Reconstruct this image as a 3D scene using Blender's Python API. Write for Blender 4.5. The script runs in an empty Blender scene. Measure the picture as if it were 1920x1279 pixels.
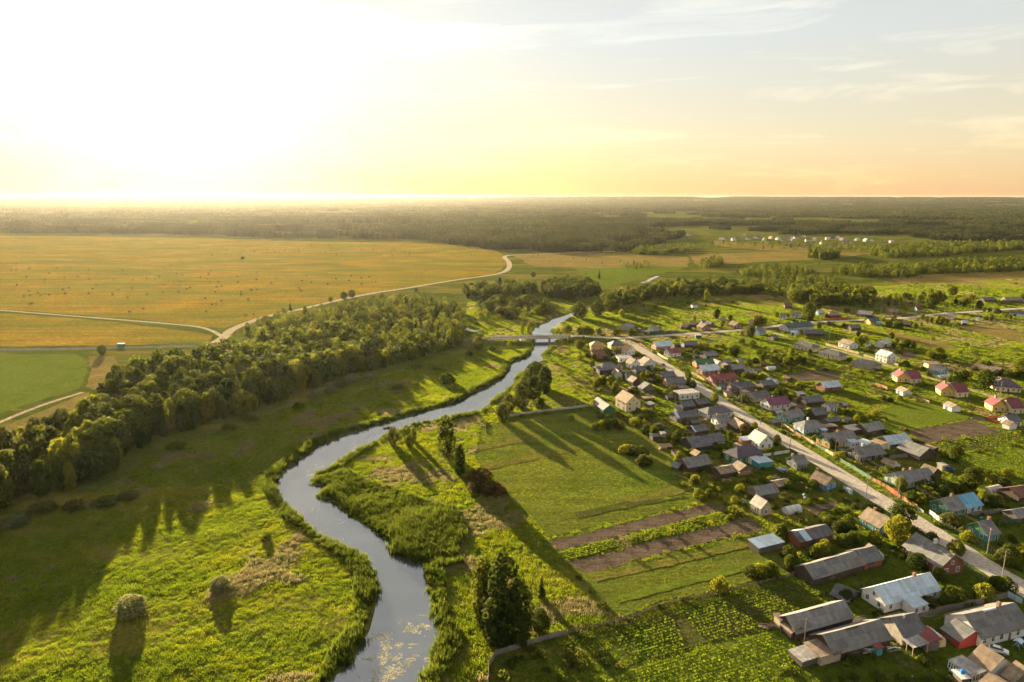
import bpy, bmesh, math, random
import numpy as np
from mathutils import Vector, Matrix
random.seed(7)
rng = np.random.default_rng(11)
S = bpy.context.scene
COL = S.collection

# ------------------------------------------------------------------ camera
H, F, PITCH = 110.0, 1280.0, math.radians(11.93)
cam = bpy.data.cameras.new("camera"); cam.lens = 24.0; cam.sensor_width = 36.0
cam.clip_start = 1.0; cam.clip_end = 150000.0
camo = bpy.data.objects.new("camera", cam); COL.objects.link(camo)
camo.location = (0, 0, H); camo.rotation_euler = (math.radians(90) - PITCH, 0, 0)
S.camera = camo

# ------------------------------------------------------------------ sky, sun, exposure
SUN_AZ, SUN_EL = math.radians(-25.5), math.radians(8.0)
SUN = Vector((math.sin(SUN_AZ) * math.cos(SUN_EL), math.cos(SUN_AZ) * math.cos(SUN_EL), math.sin(SUN_EL)))
W = bpy.data.worlds.new("World"); S.world = W; W.use_nodes = True
wn, wl = W.node_tree.nodes, W.node_tree.links
wn.clear()
sky = wn.new("ShaderNodeTexSky"); sky.sky_type = 'NISHITA'; sky.sun_disc = False
sky.sun_elevation = SUN_EL; sky.sun_rotation = SUN_AZ
sky.altitude = 100; sky.air_density = 1.0; sky.dust_density = 0.6; sky.ozone_density = 1.5
SKY_STRENGTH = 0.056
tc = wn.new("ShaderNodeTexCoord")
# thin cirrus: streaks in the sky dome, seen as slightly brighter veils
mp = wn.new("ShaderNodeMapping"); mp.inputs['Rotation'].default_value = (0, 0, 0.5)
mp.inputs['Scale'].default_value = (1.6, 7.0, 26.0)
cn = wn.new("ShaderNodeTexNoise"); cn.inputs['Scale'].default_value = 1.6; cn.inputs['Detail'].default_value = 7
cn.inputs['Roughness'].default_value = 0.62; cn.inputs['Distortion'].default_value = 0.6
cr = wn.new("ShaderNodeValToRGB")
cr.color_ramp.elements[0].position = 0.52; cr.color_ramp.elements[0].color = (0, 0, 0, 1)
cr.color_ramp.elements[1].position = 0.75; cr.color_ramp.elements[1].color = (1, 1, 1, 1)
mul = wn.new("ShaderNodeMixRGB"); mul.blend_type = 'MIX'; mul.inputs['Fac'].default_value = 0
cloudc = wn.new("ShaderNodeMixRGB"); cloudc.blend_type = 'MULTIPLY'; cloudc.inputs['Fac'].default_value = 1
cloudc.inputs['Color2'].default_value = (1.35, 1.3, 1.22, 1)
fm = wn.new("ShaderNodeMath"); fm.operation = 'MULTIPLY'; fm.inputs[1].default_value = 0.8
bg = wn.new("ShaderNodeBackground"); bg.inputs['Strength'].default_value = SKY_STRENGTH
wo = wn.new("ShaderNodeOutputWorld")
wl.new(tc.outputs['Generated'], mp.inputs['Vector']); wl.new(mp.outputs[0], cn.inputs['Vector'])
wl.new(cn.outputs['Fac'], cr.inputs['Fac']); wl.new(cr.outputs['Color'], fm.inputs[0])
hs = wn.new('ShaderNodeHueSaturation'); hs.inputs['Saturation'].default_value = 0.92; wl.new(sky.outputs[0], hs.inputs['Color'])
veil = wn.new('ShaderNodeMixRGB'); veil.inputs['Fac'].default_value = 0.75; veil.inputs['Color2'].default_value = (2.38, 2.3, 2.2, 1)   # even high haze
wl.new(hs.outputs[0], veil.inputs['Color1'])
wl.new(veil.outputs[0], mul.inputs['Color1']); wl.new(veil.outputs[0], cloudc.inputs['Color1'])
wl.new(cloudc.outputs[0], mul.inputs['Color2']); wl.new(fm.outputs[0], mul.inputs['Fac'])
tint = wn.new('ShaderNodeMixRGB'); tint.blend_type = 'MULTIPLY'; tint.inputs['Fac'].default_value = 1; tint.inputs['Color2'].default_value = (1.0, 0.975, 0.92, 1)   # dusty evening air
wl.new(mul.outputs[0], tint.inputs['Color1']); sx = wn.new('ShaderNodeSeparateXYZ'); wl.new(tc.outputs['Generated'], sx.inputs[0])
band = wn.new('ShaderNodeValToRGB'); be = band.color_ramp.elements      # dust near the horizon reddens the sky all round
be[0].position = 0.0; be[0].color = (1.02, 0.74, 0.47, 1); be[1].position = 0.20; be[1].color = (1, 1, 1, 1); e3 = be.new(0.07); e3.color = (1.04, 0.89, 0.70, 1)
wl.new(sx.outputs['Z'], band.inputs['Fac']); warm = wn.new('ShaderNodeMixRGB'); warm.blend_type = 'MULTIPLY'; warm.inputs['Fac'].default_value = 1
wl.new(tint.outputs[0], warm.inputs['Color1']); wl.new(band.outputs[0], warm.inputs['Color2']); wl.new(warm.outputs[0], bg.inputs['Color']); wl.new(bg.outputs[0], wo.inputs['Surface'])

sl = bpy.data.lights.new("sun", 'SUN'); sl.energy = 5.0; sl.angle = math.radians(0.6); sl.color = (1.0, 0.80, 0.48)
so = bpy.data.objects.new("sun", sl); COL.objects.link(so)
so.rotation_euler = SUN.to_track_quat('Z', 'Y').to_euler()
so.location = SUN * 500

vs = S.view_settings
S.display_settings.display_device = 'sRGB'
vs.view_transform = 'Standard'; vs.look = 'None'; vs.exposure = 2.5; vs.gamma = 1.0; vs.use_curve_mapping = False
cy = S.cycles
cy.max_bounces = 6; cy.diffuse_bounces = 2; cy.glossy_bounces = 2; cy.transmission_bounces = 3
cy.transparent_max_bounces = 6; cy.volume_bounces = 0; cy.caustics_reflective = False; cy.caustics_refractive = False
cy.use_denoising = True; cy.sample_clamp_indirect = 6.0
cy.use_adaptive_sampling = True; cy.adaptive_threshold = 0.02

# ------------------------------------------------------------------ survey: photo measurements -> ground plan
CP, SP = math.cos(PITCH), math.sin(PITCH)
def G(px, py, z=0.0):
    u = (px - 960.0) / F; v = (639.5 - py) / F
    d = (u, CP + v * SP, -SP + v * CP)
    t = (z - H) / d[2]
    return (d[0] * t, d[1] * t)
def proj(x, y, z=0.0):
    x = np.asarray(x, float); y = np.asarray(y, float)
    dz = z - H
    dep = y * CP - dz * SP
    up = y * SP + dz * CP
    return 960 + F * x / dep, 639.5 - F * up / dep
ZN = dict(P=(0, 0, 1), A=(1360, 860, 6.857), B=(1640, 860, 6.857), C=(1400, 1040, 6.857), D=(1640, 1040, 6.857), E=(1640, 1140, 6.857),
          F=(1220, 760, 6.857), G=(1480, 760, 6.857), Y=(1640, 660, 6.857), I=(1080, 610, 8.7), J=(1280, 610, 8.7), K=(1480, 560, 8.7),
          L=(1690, 540, 8.348), N=(1280, 540, 8.7), O=(860, 590, 7.99), Q=(1370, 420, 6.0), R=(600, 720, 4.7375),
          U=(0, 340, 2.995), V=(640, 340, 2.995), X=(1280, 340, 2.995), S=(1280, 767, 2.5), T=(1050, 600, 4.264), Z=(1470, 600, 4.264))
def zp(z, x, y):
    a = ZN[z]; return a[0] + x / a[2], a[1] + y / a[2]
def GZ(z, x, y, h=0.0):
    return G(*zp(z, x, y), h)

def vnoise(x, y, scale, seed=0):
    x = np.asarray(x) / scale; y = np.asarray(y) / scale
    xi = np.floor(x).astype(np.int64); yi = np.floor(y).astype(np.int64)
    fx = x - xi; fy = y - yi; fx = fx * fx * (3 - 2 * fx); fy = fy * fy * (3 - 2 * fy)
    def h(a, b):
        n = (a * 374761393 + b * 668265263 + seed * 974711) & 0xffffffff
        n = ((n ^ (n >> 13)) * 1274126177) & 0xffffffff
        return ((n ^ (n >> 16)) & 0xffff) / 65535.0
    return (h(xi, yi) * (1 - fx) + h(xi + 1, yi) * fx) * (1 - fy) + (h(xi, yi + 1) * (1 - fx) + h(xi + 1, yi + 1) * fx) * fy
def inpoly(x, y, poly):
    x = np.asarray(x); y = np.asarray(y); r = np.zeros(x.shape, bool)
    n = len(poly)
    for i in range(n):
        x1, y1 = poly[i]; x2, y2 = poly[(i + 1) % n]
        if y1 == y2: continue
        c = ((y1 > y) != (y2 > y)) & (x < (x2 - x1) * (y - y1) / (y2 - y1) + x1)
        r ^= c
    return r
def polydist(x, y, poly, closed=True):
    x = np.asarray(x, float); y = np.asarray(y, float); best = np.full(x.shape, 1e18)
    n = len(poly)
    for i in range(n if closed else n - 1):
        x1, y1 = poly[i]; x2, y2 = poly[(i + 1) % n]
        dx, dy = x2 - x1, y2 - y1; L = dx * dx + dy * dy + 1e-9
        t = np.clip(((x - x1) * dx + (y - y1) * dy) / L, 0, 1)
        best = np.minimum(best, (x - x1 - t * dx) ** 2 + (y - y1 - t * dy) ** 2)
    return np.sqrt(best)
def gpoly(pts, z='P'):
    return [GZ(z, *p) for p in pts]
def smooth_line(pts, n=6):
    out = []
    P = [np.array(p, float) for p in pts]
    for i in range(len(P) - 1):
        p0 = P[max(i - 1, 0)]; p1 = P[i]; p2 = P[i + 1]; p3 = P[min(i + 2, len(P) - 1)]
        for k in range(n):
            t = k / n
            out.append(0.5 * ((2 * p1) + (-p0 + p2) * t + (2 * p0 - 5 * p1 + 4 * p2 - p3) * t * t + (-p0 + 3 * p1 - 3 * p2 + p3) * t ** 3))
    out.append(P[-1])
    return [tuple(p) for p in out]

# ------------------------------------------------------------------ objects and tags
def tag(o, label=None, cat=None, group=None, kind=None):
    if label: o['label'] = label
    if cat: o['category'] = cat
    if group: o['group'] = group
    if kind: o['kind'] = kind
    return o
def ob(name, me, parent=None, loc=None, rz=0.0, scale=None, mat=None):
    o = bpy.data.objects.new(name, me); COL.objects.link(o)
    if parent is not None: o.parent = parent
    if loc is not None: o.location = loc
    if rz: o.rotation_euler = (0, 0, rz)
    if scale is not None: o.scale = scale if hasattr(scale, '__len__') else (scale,) * 3
    if mat is not None and me is not None:
        if len(me.materials) == 0: me.materials.append(mat)
        else:
            o.material_slots[0].link = 'OBJECT'; o.material_slots[0].material = mat
    return o
def empty(name, loc, rz=0.0):
    o = bpy.data.objects.new(name, None); COL.objects.link(o); o.location = loc; o.rotation_euler = (0, 0, rz)
    o.empty_display_size = 0.5
    return o
def mesh(name, verts, faces, mats=(), mi=None, smooth=False):
    me = bpy.data.meshes.new(name); me.from_pydata([tuple(v) for v in verts], [], [tuple(f) for f in faces])
    for m in mats: me.materials.append(m)
    if mi is not None: me.polygons.foreach_set('material_index', mi)
    if smooth: me.polygons.foreach_set('use_smooth', [True] * len(faces))
    me.update(); return me
class MB:
    """collects boxes, bars and tubes; build() makes one mesh"""
    def __init__(s): s.v = []; s.f = []; s.m = []
    def add(s, v, f, m=0):
        b = len(s.v); s.v += [tuple(p) for p in v]; s.f += [tuple(i + b for i in q) for q in f]; s.m += [m] * len(f)
    def box(s, x0, x1, y0, y1, z0, z1, m=0):
        v = [(x0, y0, z0), (x1, y0, z0), (x1, y1, z0), (x0, y1, z0), (x0, y0, z1), (x1, y0, z1), (x1, y1, z1), (x0, y1, z1)]
        s.add(v, [(0, 3, 2, 1), (4, 5, 6, 7), (0, 1, 5, 4), (1, 2, 6, 5), (2, 3, 7, 6), (3, 0, 4, 7)], m)
    def tube(s, a, b, r0, r1, n=6, m=0, cap=True):
        a = Vector(a); b = Vector(b); d = (b - a).normalized()
        t = d.orthogonal().normalized(); u = d.cross(t)
        v = [a + (t * math.cos(k * 2 * math.pi / n) + u * math.sin(k * 2 * math.pi / n)) * r0 for k in range(n)]
        v += [b + (t * math.cos(k * 2 * math.pi / n) + u * math.sin(k * 2 * math.pi / n)) * r1 for k in range(n)]
        f = [(k, (k + 1) % n, n + (k + 1) % n, n + k) for k in range(n)]
        if cap: f += [tuple(range(n - 1, -1, -1)), tuple(range(n, 2 * n))]
        s.add(v, f, m)
    def me(s, name, mats=(), smooth=False): return mesh(name, s.v, s.f, mats, s.m, smooth)

# ------------------------------------------------------------------ materials
def newmat(name):
    m = bpy.data.materials.new(name); m.use_nodes = True
    n = m.node_tree.nodes; b = n['Principled BSDF']
    return m, n, m.node_tree.links, b
def ramp(n, stops):
    r = n.new("ShaderNodeValToRGB"); e = r.color_ramp.elements
    while len(e) < len(stops): e.new(0.5)
    for i, (p, c) in enumerate(stops): e[i].position = p; e[i].color = (*c, 1)
    return r
def noise(n, l, scale, detail=5, rough=0.55, dist=0.0, co='pos', stretch=None, rot=0.0):
    t = n.new("ShaderNodeTexNoise"); t.inputs['Scale'].default_value = scale; t.inputs['Detail'].default_value = detail
    t.inputs['Roughness'].default_value = rough; t.inputs['Distortion'].default_value = dist
    if co == 'pos': src = n.new("ShaderNodeNewGeometry").outputs['Position']
    else: src = n.new("ShaderNodeTexCoord").outputs['Object']
    if stretch or rot:
        mp = n.new("ShaderNodeMapping"); l.new(src, mp.inputs[0])
        if stretch: mp.inputs['Scale'].default_value = stretch
        mp.inputs['Rotation'].default_value = (0, 0, rot); src = mp.outputs[0]
    l.new(src, t.inputs['Vector'])
    return t
def mixc(n, l, fac, a, b, mode='MIX', f=1.0):
    m = n.new("ShaderNodeMixRGB"); m.blend_type = mode
    if fac is None: m.inputs[0].default_value = f
    else: l.new(fac, m.inputs[0])
    for i, s in ((1, a), (2, b)):
        if hasattr(s, 'is_linked'): l.new(s, m.inputs[i])
        else: m.inputs[i].default_value = (*s, 1)
    return m.outputs[0]
def bump(n, l, b, h, strength, dist):
    bp = n.new("ShaderNodeBump"); bp.inputs['Strength'].default_value = strength; bp.inputs['Distance'].default_value = dist
    l.new(h, bp.inputs['Height']); l.new(bp.outputs[0], b.inputs['Normal'])
MATS = {}
def land(name, stops, scale, patch=None, big=None, bigscale=0.01, fine=None, rough=0.95, bmp=0.6, bd=0.3, bscale=None, stretch=None, rot=0.0, detail=6, streak=None):
    """ground cover: noise ramp, a second large-scale tint, fine speckle, relief"""
    m, n, l, b = newmat(name)
    t = noise(n, l, scale, detail, 0.6, 0.3, stretch=stretch, rot=rot)
    r = ramp(n, stops); l.new(t.outputs['Fac'], r.inputs[0]); c = r.outputs[0]
    if big:
        t2 = noise(n, l, bigscale, 4, 0.6, 0.6); r2 = ramp(n, [(0.35, (0, 0, 0)), (0.65, (1, 1, 1))]); l.new(t2.outputs['Fac'], r2.inputs[0])
        mm = n.new("ShaderNodeMath"); mm.operation = 'MULTIPLY'; mm.inputs[1].default_value = 0.75; l.new(r2.outputs[0], mm.inputs[0])
        c = mixc(n, l, mm.outputs[0], c, big)
    if patch:
        t5 = noise(n, l, patch[1], 5, 0.65, 0.8, stretch=(0.5, 1.6, 1)); r5 = ramp(n, [(0.50, (0, 0, 0)), (0.60, (1, 1, 1))]); l.new(t5.outputs['Fac'], r5.inputs[0])
        c = mixc(n, l, r5.outputs[0], c, patch[0])
    if streak:
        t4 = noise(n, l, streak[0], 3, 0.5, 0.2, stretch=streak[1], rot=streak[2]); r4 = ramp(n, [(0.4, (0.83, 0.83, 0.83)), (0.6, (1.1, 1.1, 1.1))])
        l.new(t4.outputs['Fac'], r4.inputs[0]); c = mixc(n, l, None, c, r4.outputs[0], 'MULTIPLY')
    if fine:
        t3 = noise(n, l, fine, 3, 0.7); r3 = ramp(n, [(0.3, (0.6, 0.6, 0.6)), (0.7, (1.3, 1.3, 1.3))]); l.new(t3.outputs['Fac'], r3.inputs[0])
        c = mixc(n, l, None, c, r3.outputs[0], 'MULTIPLY')
    l.new(c, b.inputs['Base Color']); b.inputs['Roughness'].default_value = rough; b.inputs['Specular IOR Level'].default_value = 0.0
    if bmp:
        tb = noise(n, l, bscale or scale * 2, 6, 0.65, stretch=stretch, rot=rot); bump(n, l, b, tb.outputs['Fac'], bmp, bd)
    MATS[name] = m; return m
def surf(name, col, var=0.25, scale=0.8, rough=0.8, metal=0.0, spec=0.3, bmp=0.15, stretch=None, rnd=0.12, dirt=None, sheets=None):
    """walls, roofs, painted things: tint with stains, per-object value shift, optional sheet joints"""
    m, n, l, b = newmat(name)
    t = noise(n, l, scale, 6, 0.65, 0.4, co='obj', stretch=stretch)
    lo = tuple(x * (1 - var) for x in col); hi = tuple(min(1, x * (1 + var)) for x in col)
    r = ramp(n, [(0.3, lo), (0.7, hi)]); l.new(t.outputs['Fac'], r.inputs[0]); c = r.outputs[0]
    if dirt:
        t2 = noise(n, l, scale * 0.45, 5, 0.7, 1.0, co='obj'); r2 = ramp(n, [(0.5, (0, 0, 0)), (0.68, (0.8, 0.8, 0.8))]); l.new(t2.outputs['Fac'], r2.inputs[0])
        c = mixc(n, l, r2.outputs[0], c, dirt)
    if sheets:
        bk = n.new("ShaderNodeTexBrick"); bk.inputs['Color1'].default_value = (0.78, 0.78, 0.78, 1); bk.inputs['Color2'].default_value = (1.14, 1.14, 1.14, 1)
        bk.inputs['Mortar'].default_value = (0.5, 0.5, 0.5, 1); bk.inputs['Scale'].default_value = 1.0
        bk.inputs['Brick Width'].default_value = sheets[0]; bk.inputs['Row Height'].default_value = sheets[1]; bk.inputs['Mortar Size'].default_value = 0.025
        tcn = n.new("ShaderNodeTexCoord"); l.new(tcn.outputs['Object'], bk.inputs['Vector']); c = mixc(n, l, None, c, bk.outputs['Color'], 'MULTIPLY')
    oi = n.new("ShaderNodeObjectInfo"); rr = ramp(n, [(0, (1 - rnd,) * 3), (1, (1 + rnd,) * 3)]); l.new(oi.outputs['Random'], rr.inputs[0])
    c = mixc(n, l, None, c, rr.outputs[0], 'MULTIPLY')
    l.new(c, b.inputs['Base Color']); b.inputs['Roughness'].default_value = rough; b.inputs['Metallic'].default_value = metal
    b.inputs['Specular IOR Level'].default_value = spec
    if bmp:
        tb = noise(n, l, scale * 5, 4, 0.6, co='obj'); bump(n, l, b, tb.outputs['Fac'], bmp, 0.05)
    MATS[name] = m; return m
def leafmat(name, dark, light, trans, tfac=0.42, scale=0.35):
    m, n, l, b = newmat(name)
    t = noise(n, l, scale, 3, 0.6); r = ramp(n, [(0.35, dark), (0.65, light)]); l.new(t.outputs['Fac'], r.inputs[0])
    oi = n.new("ShaderNodeObjectInfo"); rr = ramp(n, [(0, (0.72, 0.78, 0.7)), (0.5, (1, 1, 1)), (1, (1.3, 1.15, 1.05))]); l.new(oi.outputs['Random'], rr.inputs[0])
    c = mixc(n, l, None, r.outputs[0], rr.outputs[0], 'MULTIPLY')
    l.new(c, b.inputs['Base Color']); b.inputs['Roughness'].default_value = 0.75; b.inputs['Specular IOR Level'].default_value = 0.04
    tr = n.new("ShaderNodeBsdfTranslucent"); ct = mixc(n, l, None, trans, rr.outputs[0], 'MULTIPLY'); l.new(ct, tr.inputs['Color'])
    mx = n.new("ShaderNodeMixShader"); mx.inputs[0].default_value = tfac
    l.new(b.outputs[0], mx.inputs[1]); l.new(tr.outputs[0], mx.inputs[2]); l.new(mx.outputs[0], n['Material Output'].inputs['Surface'])
    MATS[name] = m; return m

# land covers
land('meadow', patch=((0.15, 0.125, 0.026), 0.016), stops=[(0.25, (0.022, 0.040, 0.007)), (0.5, (0.055, 0.08, 0.010)), (0.75, (0.10, 0.115, 0.017))], scale=0.08, big=(0.09, 0.098, 0.016), bigscale=0.010, fine=0.7, bmp=1.0, bd=1.2, bscale=0.35)
land('stubble', patch=((0.14, 0.135, 0.017), 0.012), scale=0.03, stops=[(0.25, (0.19, 0.115, 0.014)), (0.5, (0.27, 0.165, 0.019)), (0.75, (0.30, 0.20, 0.026))], big=(0.15, 0.145, 0.018), bigscale=0.011, fine=0.3, bmp=0.5, bd=0.3, bscale=0.5, streak=(0.16, (0.05, 1.0, 1.0), 0.12))
land('green_crop', [(0.3, (0.075, 0.105, 0.010)), (0.7, (0.125, 0.15, 0.018))], 0.1, big=(0.11, 0.14, 0.02), bigscale=0.02, fine=0.8, bmp=0.8, bd=0.4)
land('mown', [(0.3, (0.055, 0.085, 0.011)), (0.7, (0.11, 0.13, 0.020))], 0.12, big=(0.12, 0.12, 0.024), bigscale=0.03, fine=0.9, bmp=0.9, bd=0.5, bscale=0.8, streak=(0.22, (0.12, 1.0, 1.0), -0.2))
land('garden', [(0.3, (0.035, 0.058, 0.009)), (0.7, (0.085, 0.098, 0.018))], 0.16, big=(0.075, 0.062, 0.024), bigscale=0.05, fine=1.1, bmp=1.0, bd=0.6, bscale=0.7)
land('soil', [(0.3, (0.075, 0.055, 0.038)), (0.7, (0.14, 0.105, 0.075))], 0.25, fine=1.2, bmp=0.9, bd=0.4, bscale=1.2, streak=(1.0, (0.08, 1.0, 1.0), -0.24))
land('dry_grass', [(0.3, (0.17, 0.115, 0.035)), (0.7, (0.27, 0.19, 0.06))], 0.1, big=(0.12, 0.11, 0.03), bigscale=0.02, fine=0.6, bmp=0.7, bd=0.5)
land('straw_grass', [(0.3, (0.075, 0.09, 0.015)), (0.7, (0.17, 0.14, 0.032))], 0.25, fine=0.9, bmp=0.9, bd=0.5)
land('farmyard', [(0.3, (0.10, 0.085, 0.06)), (0.7, (0.20, 0.165, 0.12))], 0.4, fine=1.5, bmp=0.6, bd=0.1)
land('road', [(0.3, (0.34, 0.30, 0.255)), (0.7, (0.47, 0.42, 0.355))], 0.18, big=(0.44, 0.36, 0.27), bigscale=0.06, fine=1.2, bmp=0.25, bd=0.08)
land('gravel', [(0.3, (0.32, 0.25, 0.16)), (0.7, (0.45, 0.36, 0.24))], 0.2, fine=0.6, bmp=0.25, bd=0.1)
land('asphalt', [(0.3, (0.10, 0.09, 0.08)), (0.7, (0.15, 0.135, 0.12))], 0.2, fine=0.6, bmp=0.2, bd=0.05)
land('verge', [(0.3, (0.05, 0.08, 0.012)), (0.7, (0.11, 0.125, 0.024))], 0.3, fine=1.2, bmp=0.9, bd=0.4)
land('reedbed', [(0.3, (0.022, 0.045, 0.008)), (0.7, (0.05, 0.085, 0.013))], 0.3, fine=1.0, bmp=1.0, bd=1.0)

# walls, roofs
R = {}
surf('r_slate', (0.165, 0.16, 0.155), 0.22, 0.6, dirt=(0.20, 0.17, 0.135), sheets=(1.2, 1.7), rough=0.75)
surf('r_dslate', (0.10, 0.10, 0.105), 0.25, 0.6, dirt=(0.14, 0.125, 0.105), sheets=(1.2, 1.7), rough=0.7)
surf('r_brown', (0.25, 0.18, 0.12), 0.25, 0.6, dirt=(0.12, 0.10, 0.08), sheets=(1.2, 1.7))
surf('r_tan', (0.34, 0.225, 0.12), 0.15, 0.6, sheets=(1.0, 1.2))
surf('r_pale', (0.42, 0.38, 0.32), 0.15, 0.6, dirt=(0.30, 0.24, 0.18), sheets=(1.1, 2.0), rough=0.6)
surf('r_bluem', (0.40, 0.48, 0.54), 0.15, 0.5, dirt=(0.30, 0.36, 0.40), sheets=(1.1, 3.0), rough=0.45, spec=0.5)
surf('r_blue', (0.07, 0.27, 0.42), 0.15, 0.5, dirt=(0.16, 0.30, 0.38), sheets=(1.1, 3.0), rough=0.45, spec=0.5)
surf('r_red', (0.20, 0.042, 0.038), 0.2, 0.6, dirt=(0.15, 0.06, 0.05), sheets=(1.1, 2.0), rough=0.55)
surf('r_maroon', (0.17, 0.035, 0.045), 0.12, 0.6, sheets=(0.9, 1.1), rough=0.5)
surf('r_purple', (0.155, 0.045, 0.095), 0.12, 0.6, sheets=(0.9, 1.1), rough=0.5)
surf('r_plum', (0.085, 0.062, 0.085), 0.15, 0.6, sheets=(0.9, 1.1), rough=0.5)
surf('r_green', (0.035, 0.115, 0.055), 0.2, 0.6, sheets=(1.1, 2.0), rough=0.55)
surf('r_dgreen', (0.045, 0.085, 0.07), 0.2, 0.6, sheets=(1.1, 2.0), rough=0.6)
surf('r_rust', (0.16, 0.075, 0.05), 0.3, 0.7, dirt=(0.09, 0.055, 0.045), sheets=(1.1, 2.0))
surf('r_patch', (0.30, 0.28, 0.26), 0.3, 0.9, dirt=(0.12, 0.11, 0.10), sheets=(0.9, 1.1))
surf('w_white', (0.66, 0.63, 0.58), 0.08, 0.7, dirt=(0.50, 0.46, 0.40))
surf('w_cream', (0.62, 0.50, 0.29), 0.08, 0.7)
surf('w_yellow', (0.62, 0.40, 0.10), 0.1, 0.7)
surf('w_beige', (0.40, 0.33, 0.24), 0.12, 0.9, dirt=(0.30, 0.25, 0.19))
surf('w_wood', (0.15, 0.125, 0.10), 0.3, 1.2, stretch=(3, 3, 0.4), dirt=(0.10, 0.08, 0.065))
surf('w_dwood', (0.075, 0.052, 0.04), 0.35, 1.2, stretch=(3, 3, 0.4))
surf('w_brick', (0.24, 0.085, 0.05), 0.2, 1.5, dirt=(0.18, 0.09, 0.06))
surf('w_orange', (0.42, 0.16, 0.06), 0.2, 1.5)
surf('w_blue', (0.06, 0.22, 0.40), 0.15, 0.9)
surf('w_ltblue', (0.32, 0.48, 0.55), 0.12, 0.9)
surf('w_teal', (0.07, 0.24, 0.25), 0.2, 0.9)
surf('w_green', (0.05, 0.16, 0.08), 0.2, 0.9, stretch=(2, 2, 0.6))
surf('w_olive', (0.20, 0.22, 0.06), 0.2, 0.9)
surf('w_pgreen', (0.36, 0.42, 0.30), 0.15, 0.9)
surf('w_soot', (0.42, 0.37, 0.31), 0.3, 0.7, dirt=(0.14, 0.11, 0.09))
surf('w_red', (0.28, 0.04, 0.04), 0.2, 0.9)
surf('trim', (0.68, 0.67, 0.64), 0.06, 2.0, bmp=0)
surf('chimney', (0.34, 0.19, 0.12), 0.25, 2.0)
surf('chimney_white', (0.62, 0.59, 0.54), 0.15, 2.0)
surf('concrete', (0.40, 0.36, 0.31), 0.15, 0.8)
surf('f_cream', (0.52, 0.40, 0.23), 0.2, 0.9, dirt=(0.36, 0.27, 0.16))
surf('f_orange', (0.42, 0.20, 0.07), 0.25, 0.9, dirt=(0.32, 0.20, 0.10))
surf('f_red', (0.44, 0.10, 0.045), 0.2, 0.9)
surf('f_rust', (0.26, 0.11, 0.06), 0.25, 0.9)
surf('f_green', (0.10, 0.19, 0.10), 0.25, 0.9, dirt=(0.17, 0.19, 0.11))
surf('f_white', (0.60, 0.60, 0.58), 0.12, 0.9)
surf('f_grey', (0.20, 0.175, 0.145), 0.25, 0.9)
surf('f_brown', (0.15, 0.105, 0.065), 0.3, 0.9)
surf('f_ltblue', (0.42, 0.54, 0.60), 0.12, 0.9)
surf('f_dgreen', (0.045, 0.10, 0.065), 0.2, 0.9)
surf('pole', (0.30, 0.25, 0.19), 0.2, 1.0, stretch=(3, 3, 0.3))
surf('insulator', (0.5, 0.5, 0.48), 0.1, 2.0, rough=0.3)
surf('cable', (0.05, 0.045, 0.04), 0.1, 2.0)
surf('bark', (0.10, 0.075, 0.05), 0.35, 1.0, stretch=(2, 2, 0.4))
surf('hay', (0.15, 0.11, 0.05), 0.3, 1.5, bmp=0.5)
surf('logs', (0.36, 0.21, 0.11), 0.3, 1.5)
surf('film', (0.55, 0.56, 0.52), 0.1, 0.8, rough=0.35, spec=0.5)
surf('plastic_blue', (0.03, 0.20, 0.50), 0.1, 2.0, rough=0.4)
surf('rubber', (0.02, 0.02, 0.02), 0.2, 3.0)
surf('paint_white', (0.70, 0.70, 0.68), 0.04, 2.0, rough=0.25, spec=0.6, bmp=0)
surf('paint_dark', (0.025, 0.03, 0.045), 0.1, 2.0, rough=0.25, spec=0.6, bmp=0)
surf('paint_red', (0.16, 0.03, 0.03), 0.1, 2.0, rough=0.25, spec=0.6, bmp=0)
surf('paint_blue', (0.05, 0.12, 0.26), 0.1, 2.0, rough=0.25, spec=0.6, bmp=0)
surf('teal_sheet', (0.04, 0.24, 0.20), 0.15, 1.0)
surf('lamp_glass', (0.6, 0.58, 0.5), 0.05, 2.0, rough=0.2, bmp=0)
surf('glass', (0.03, 0.04, 0.05), 0.2, 1.5, rough=0.08, spec=0.8, bmp=0)
# water
m, n, l, b = newmat('water'); b.inputs['Base Color'].default_value = (0.05, 0.06, 0.066, 1); b.inputs['Roughness'].default_value = 0.035
b.inputs['IOR'].default_value = 2.4; b.inputs['Specular IOR Level'].default_value = 0.8
t = noise(n, l, 0.55, 5, 0.6, 0.5); t2 = noise(n, l, 0.06, 3, 0.5)
mm = n.new("ShaderNodeMath"); mm.operation = 'MULTIPLY'; l.new(t.outputs['Fac'], mm.inputs[0]); l.new(t2.outputs['Fac'], mm.inputs[1])
bump(n, l, b, mm.outputs[0], 0.05, 0.12); MATS['water'] = m
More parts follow.
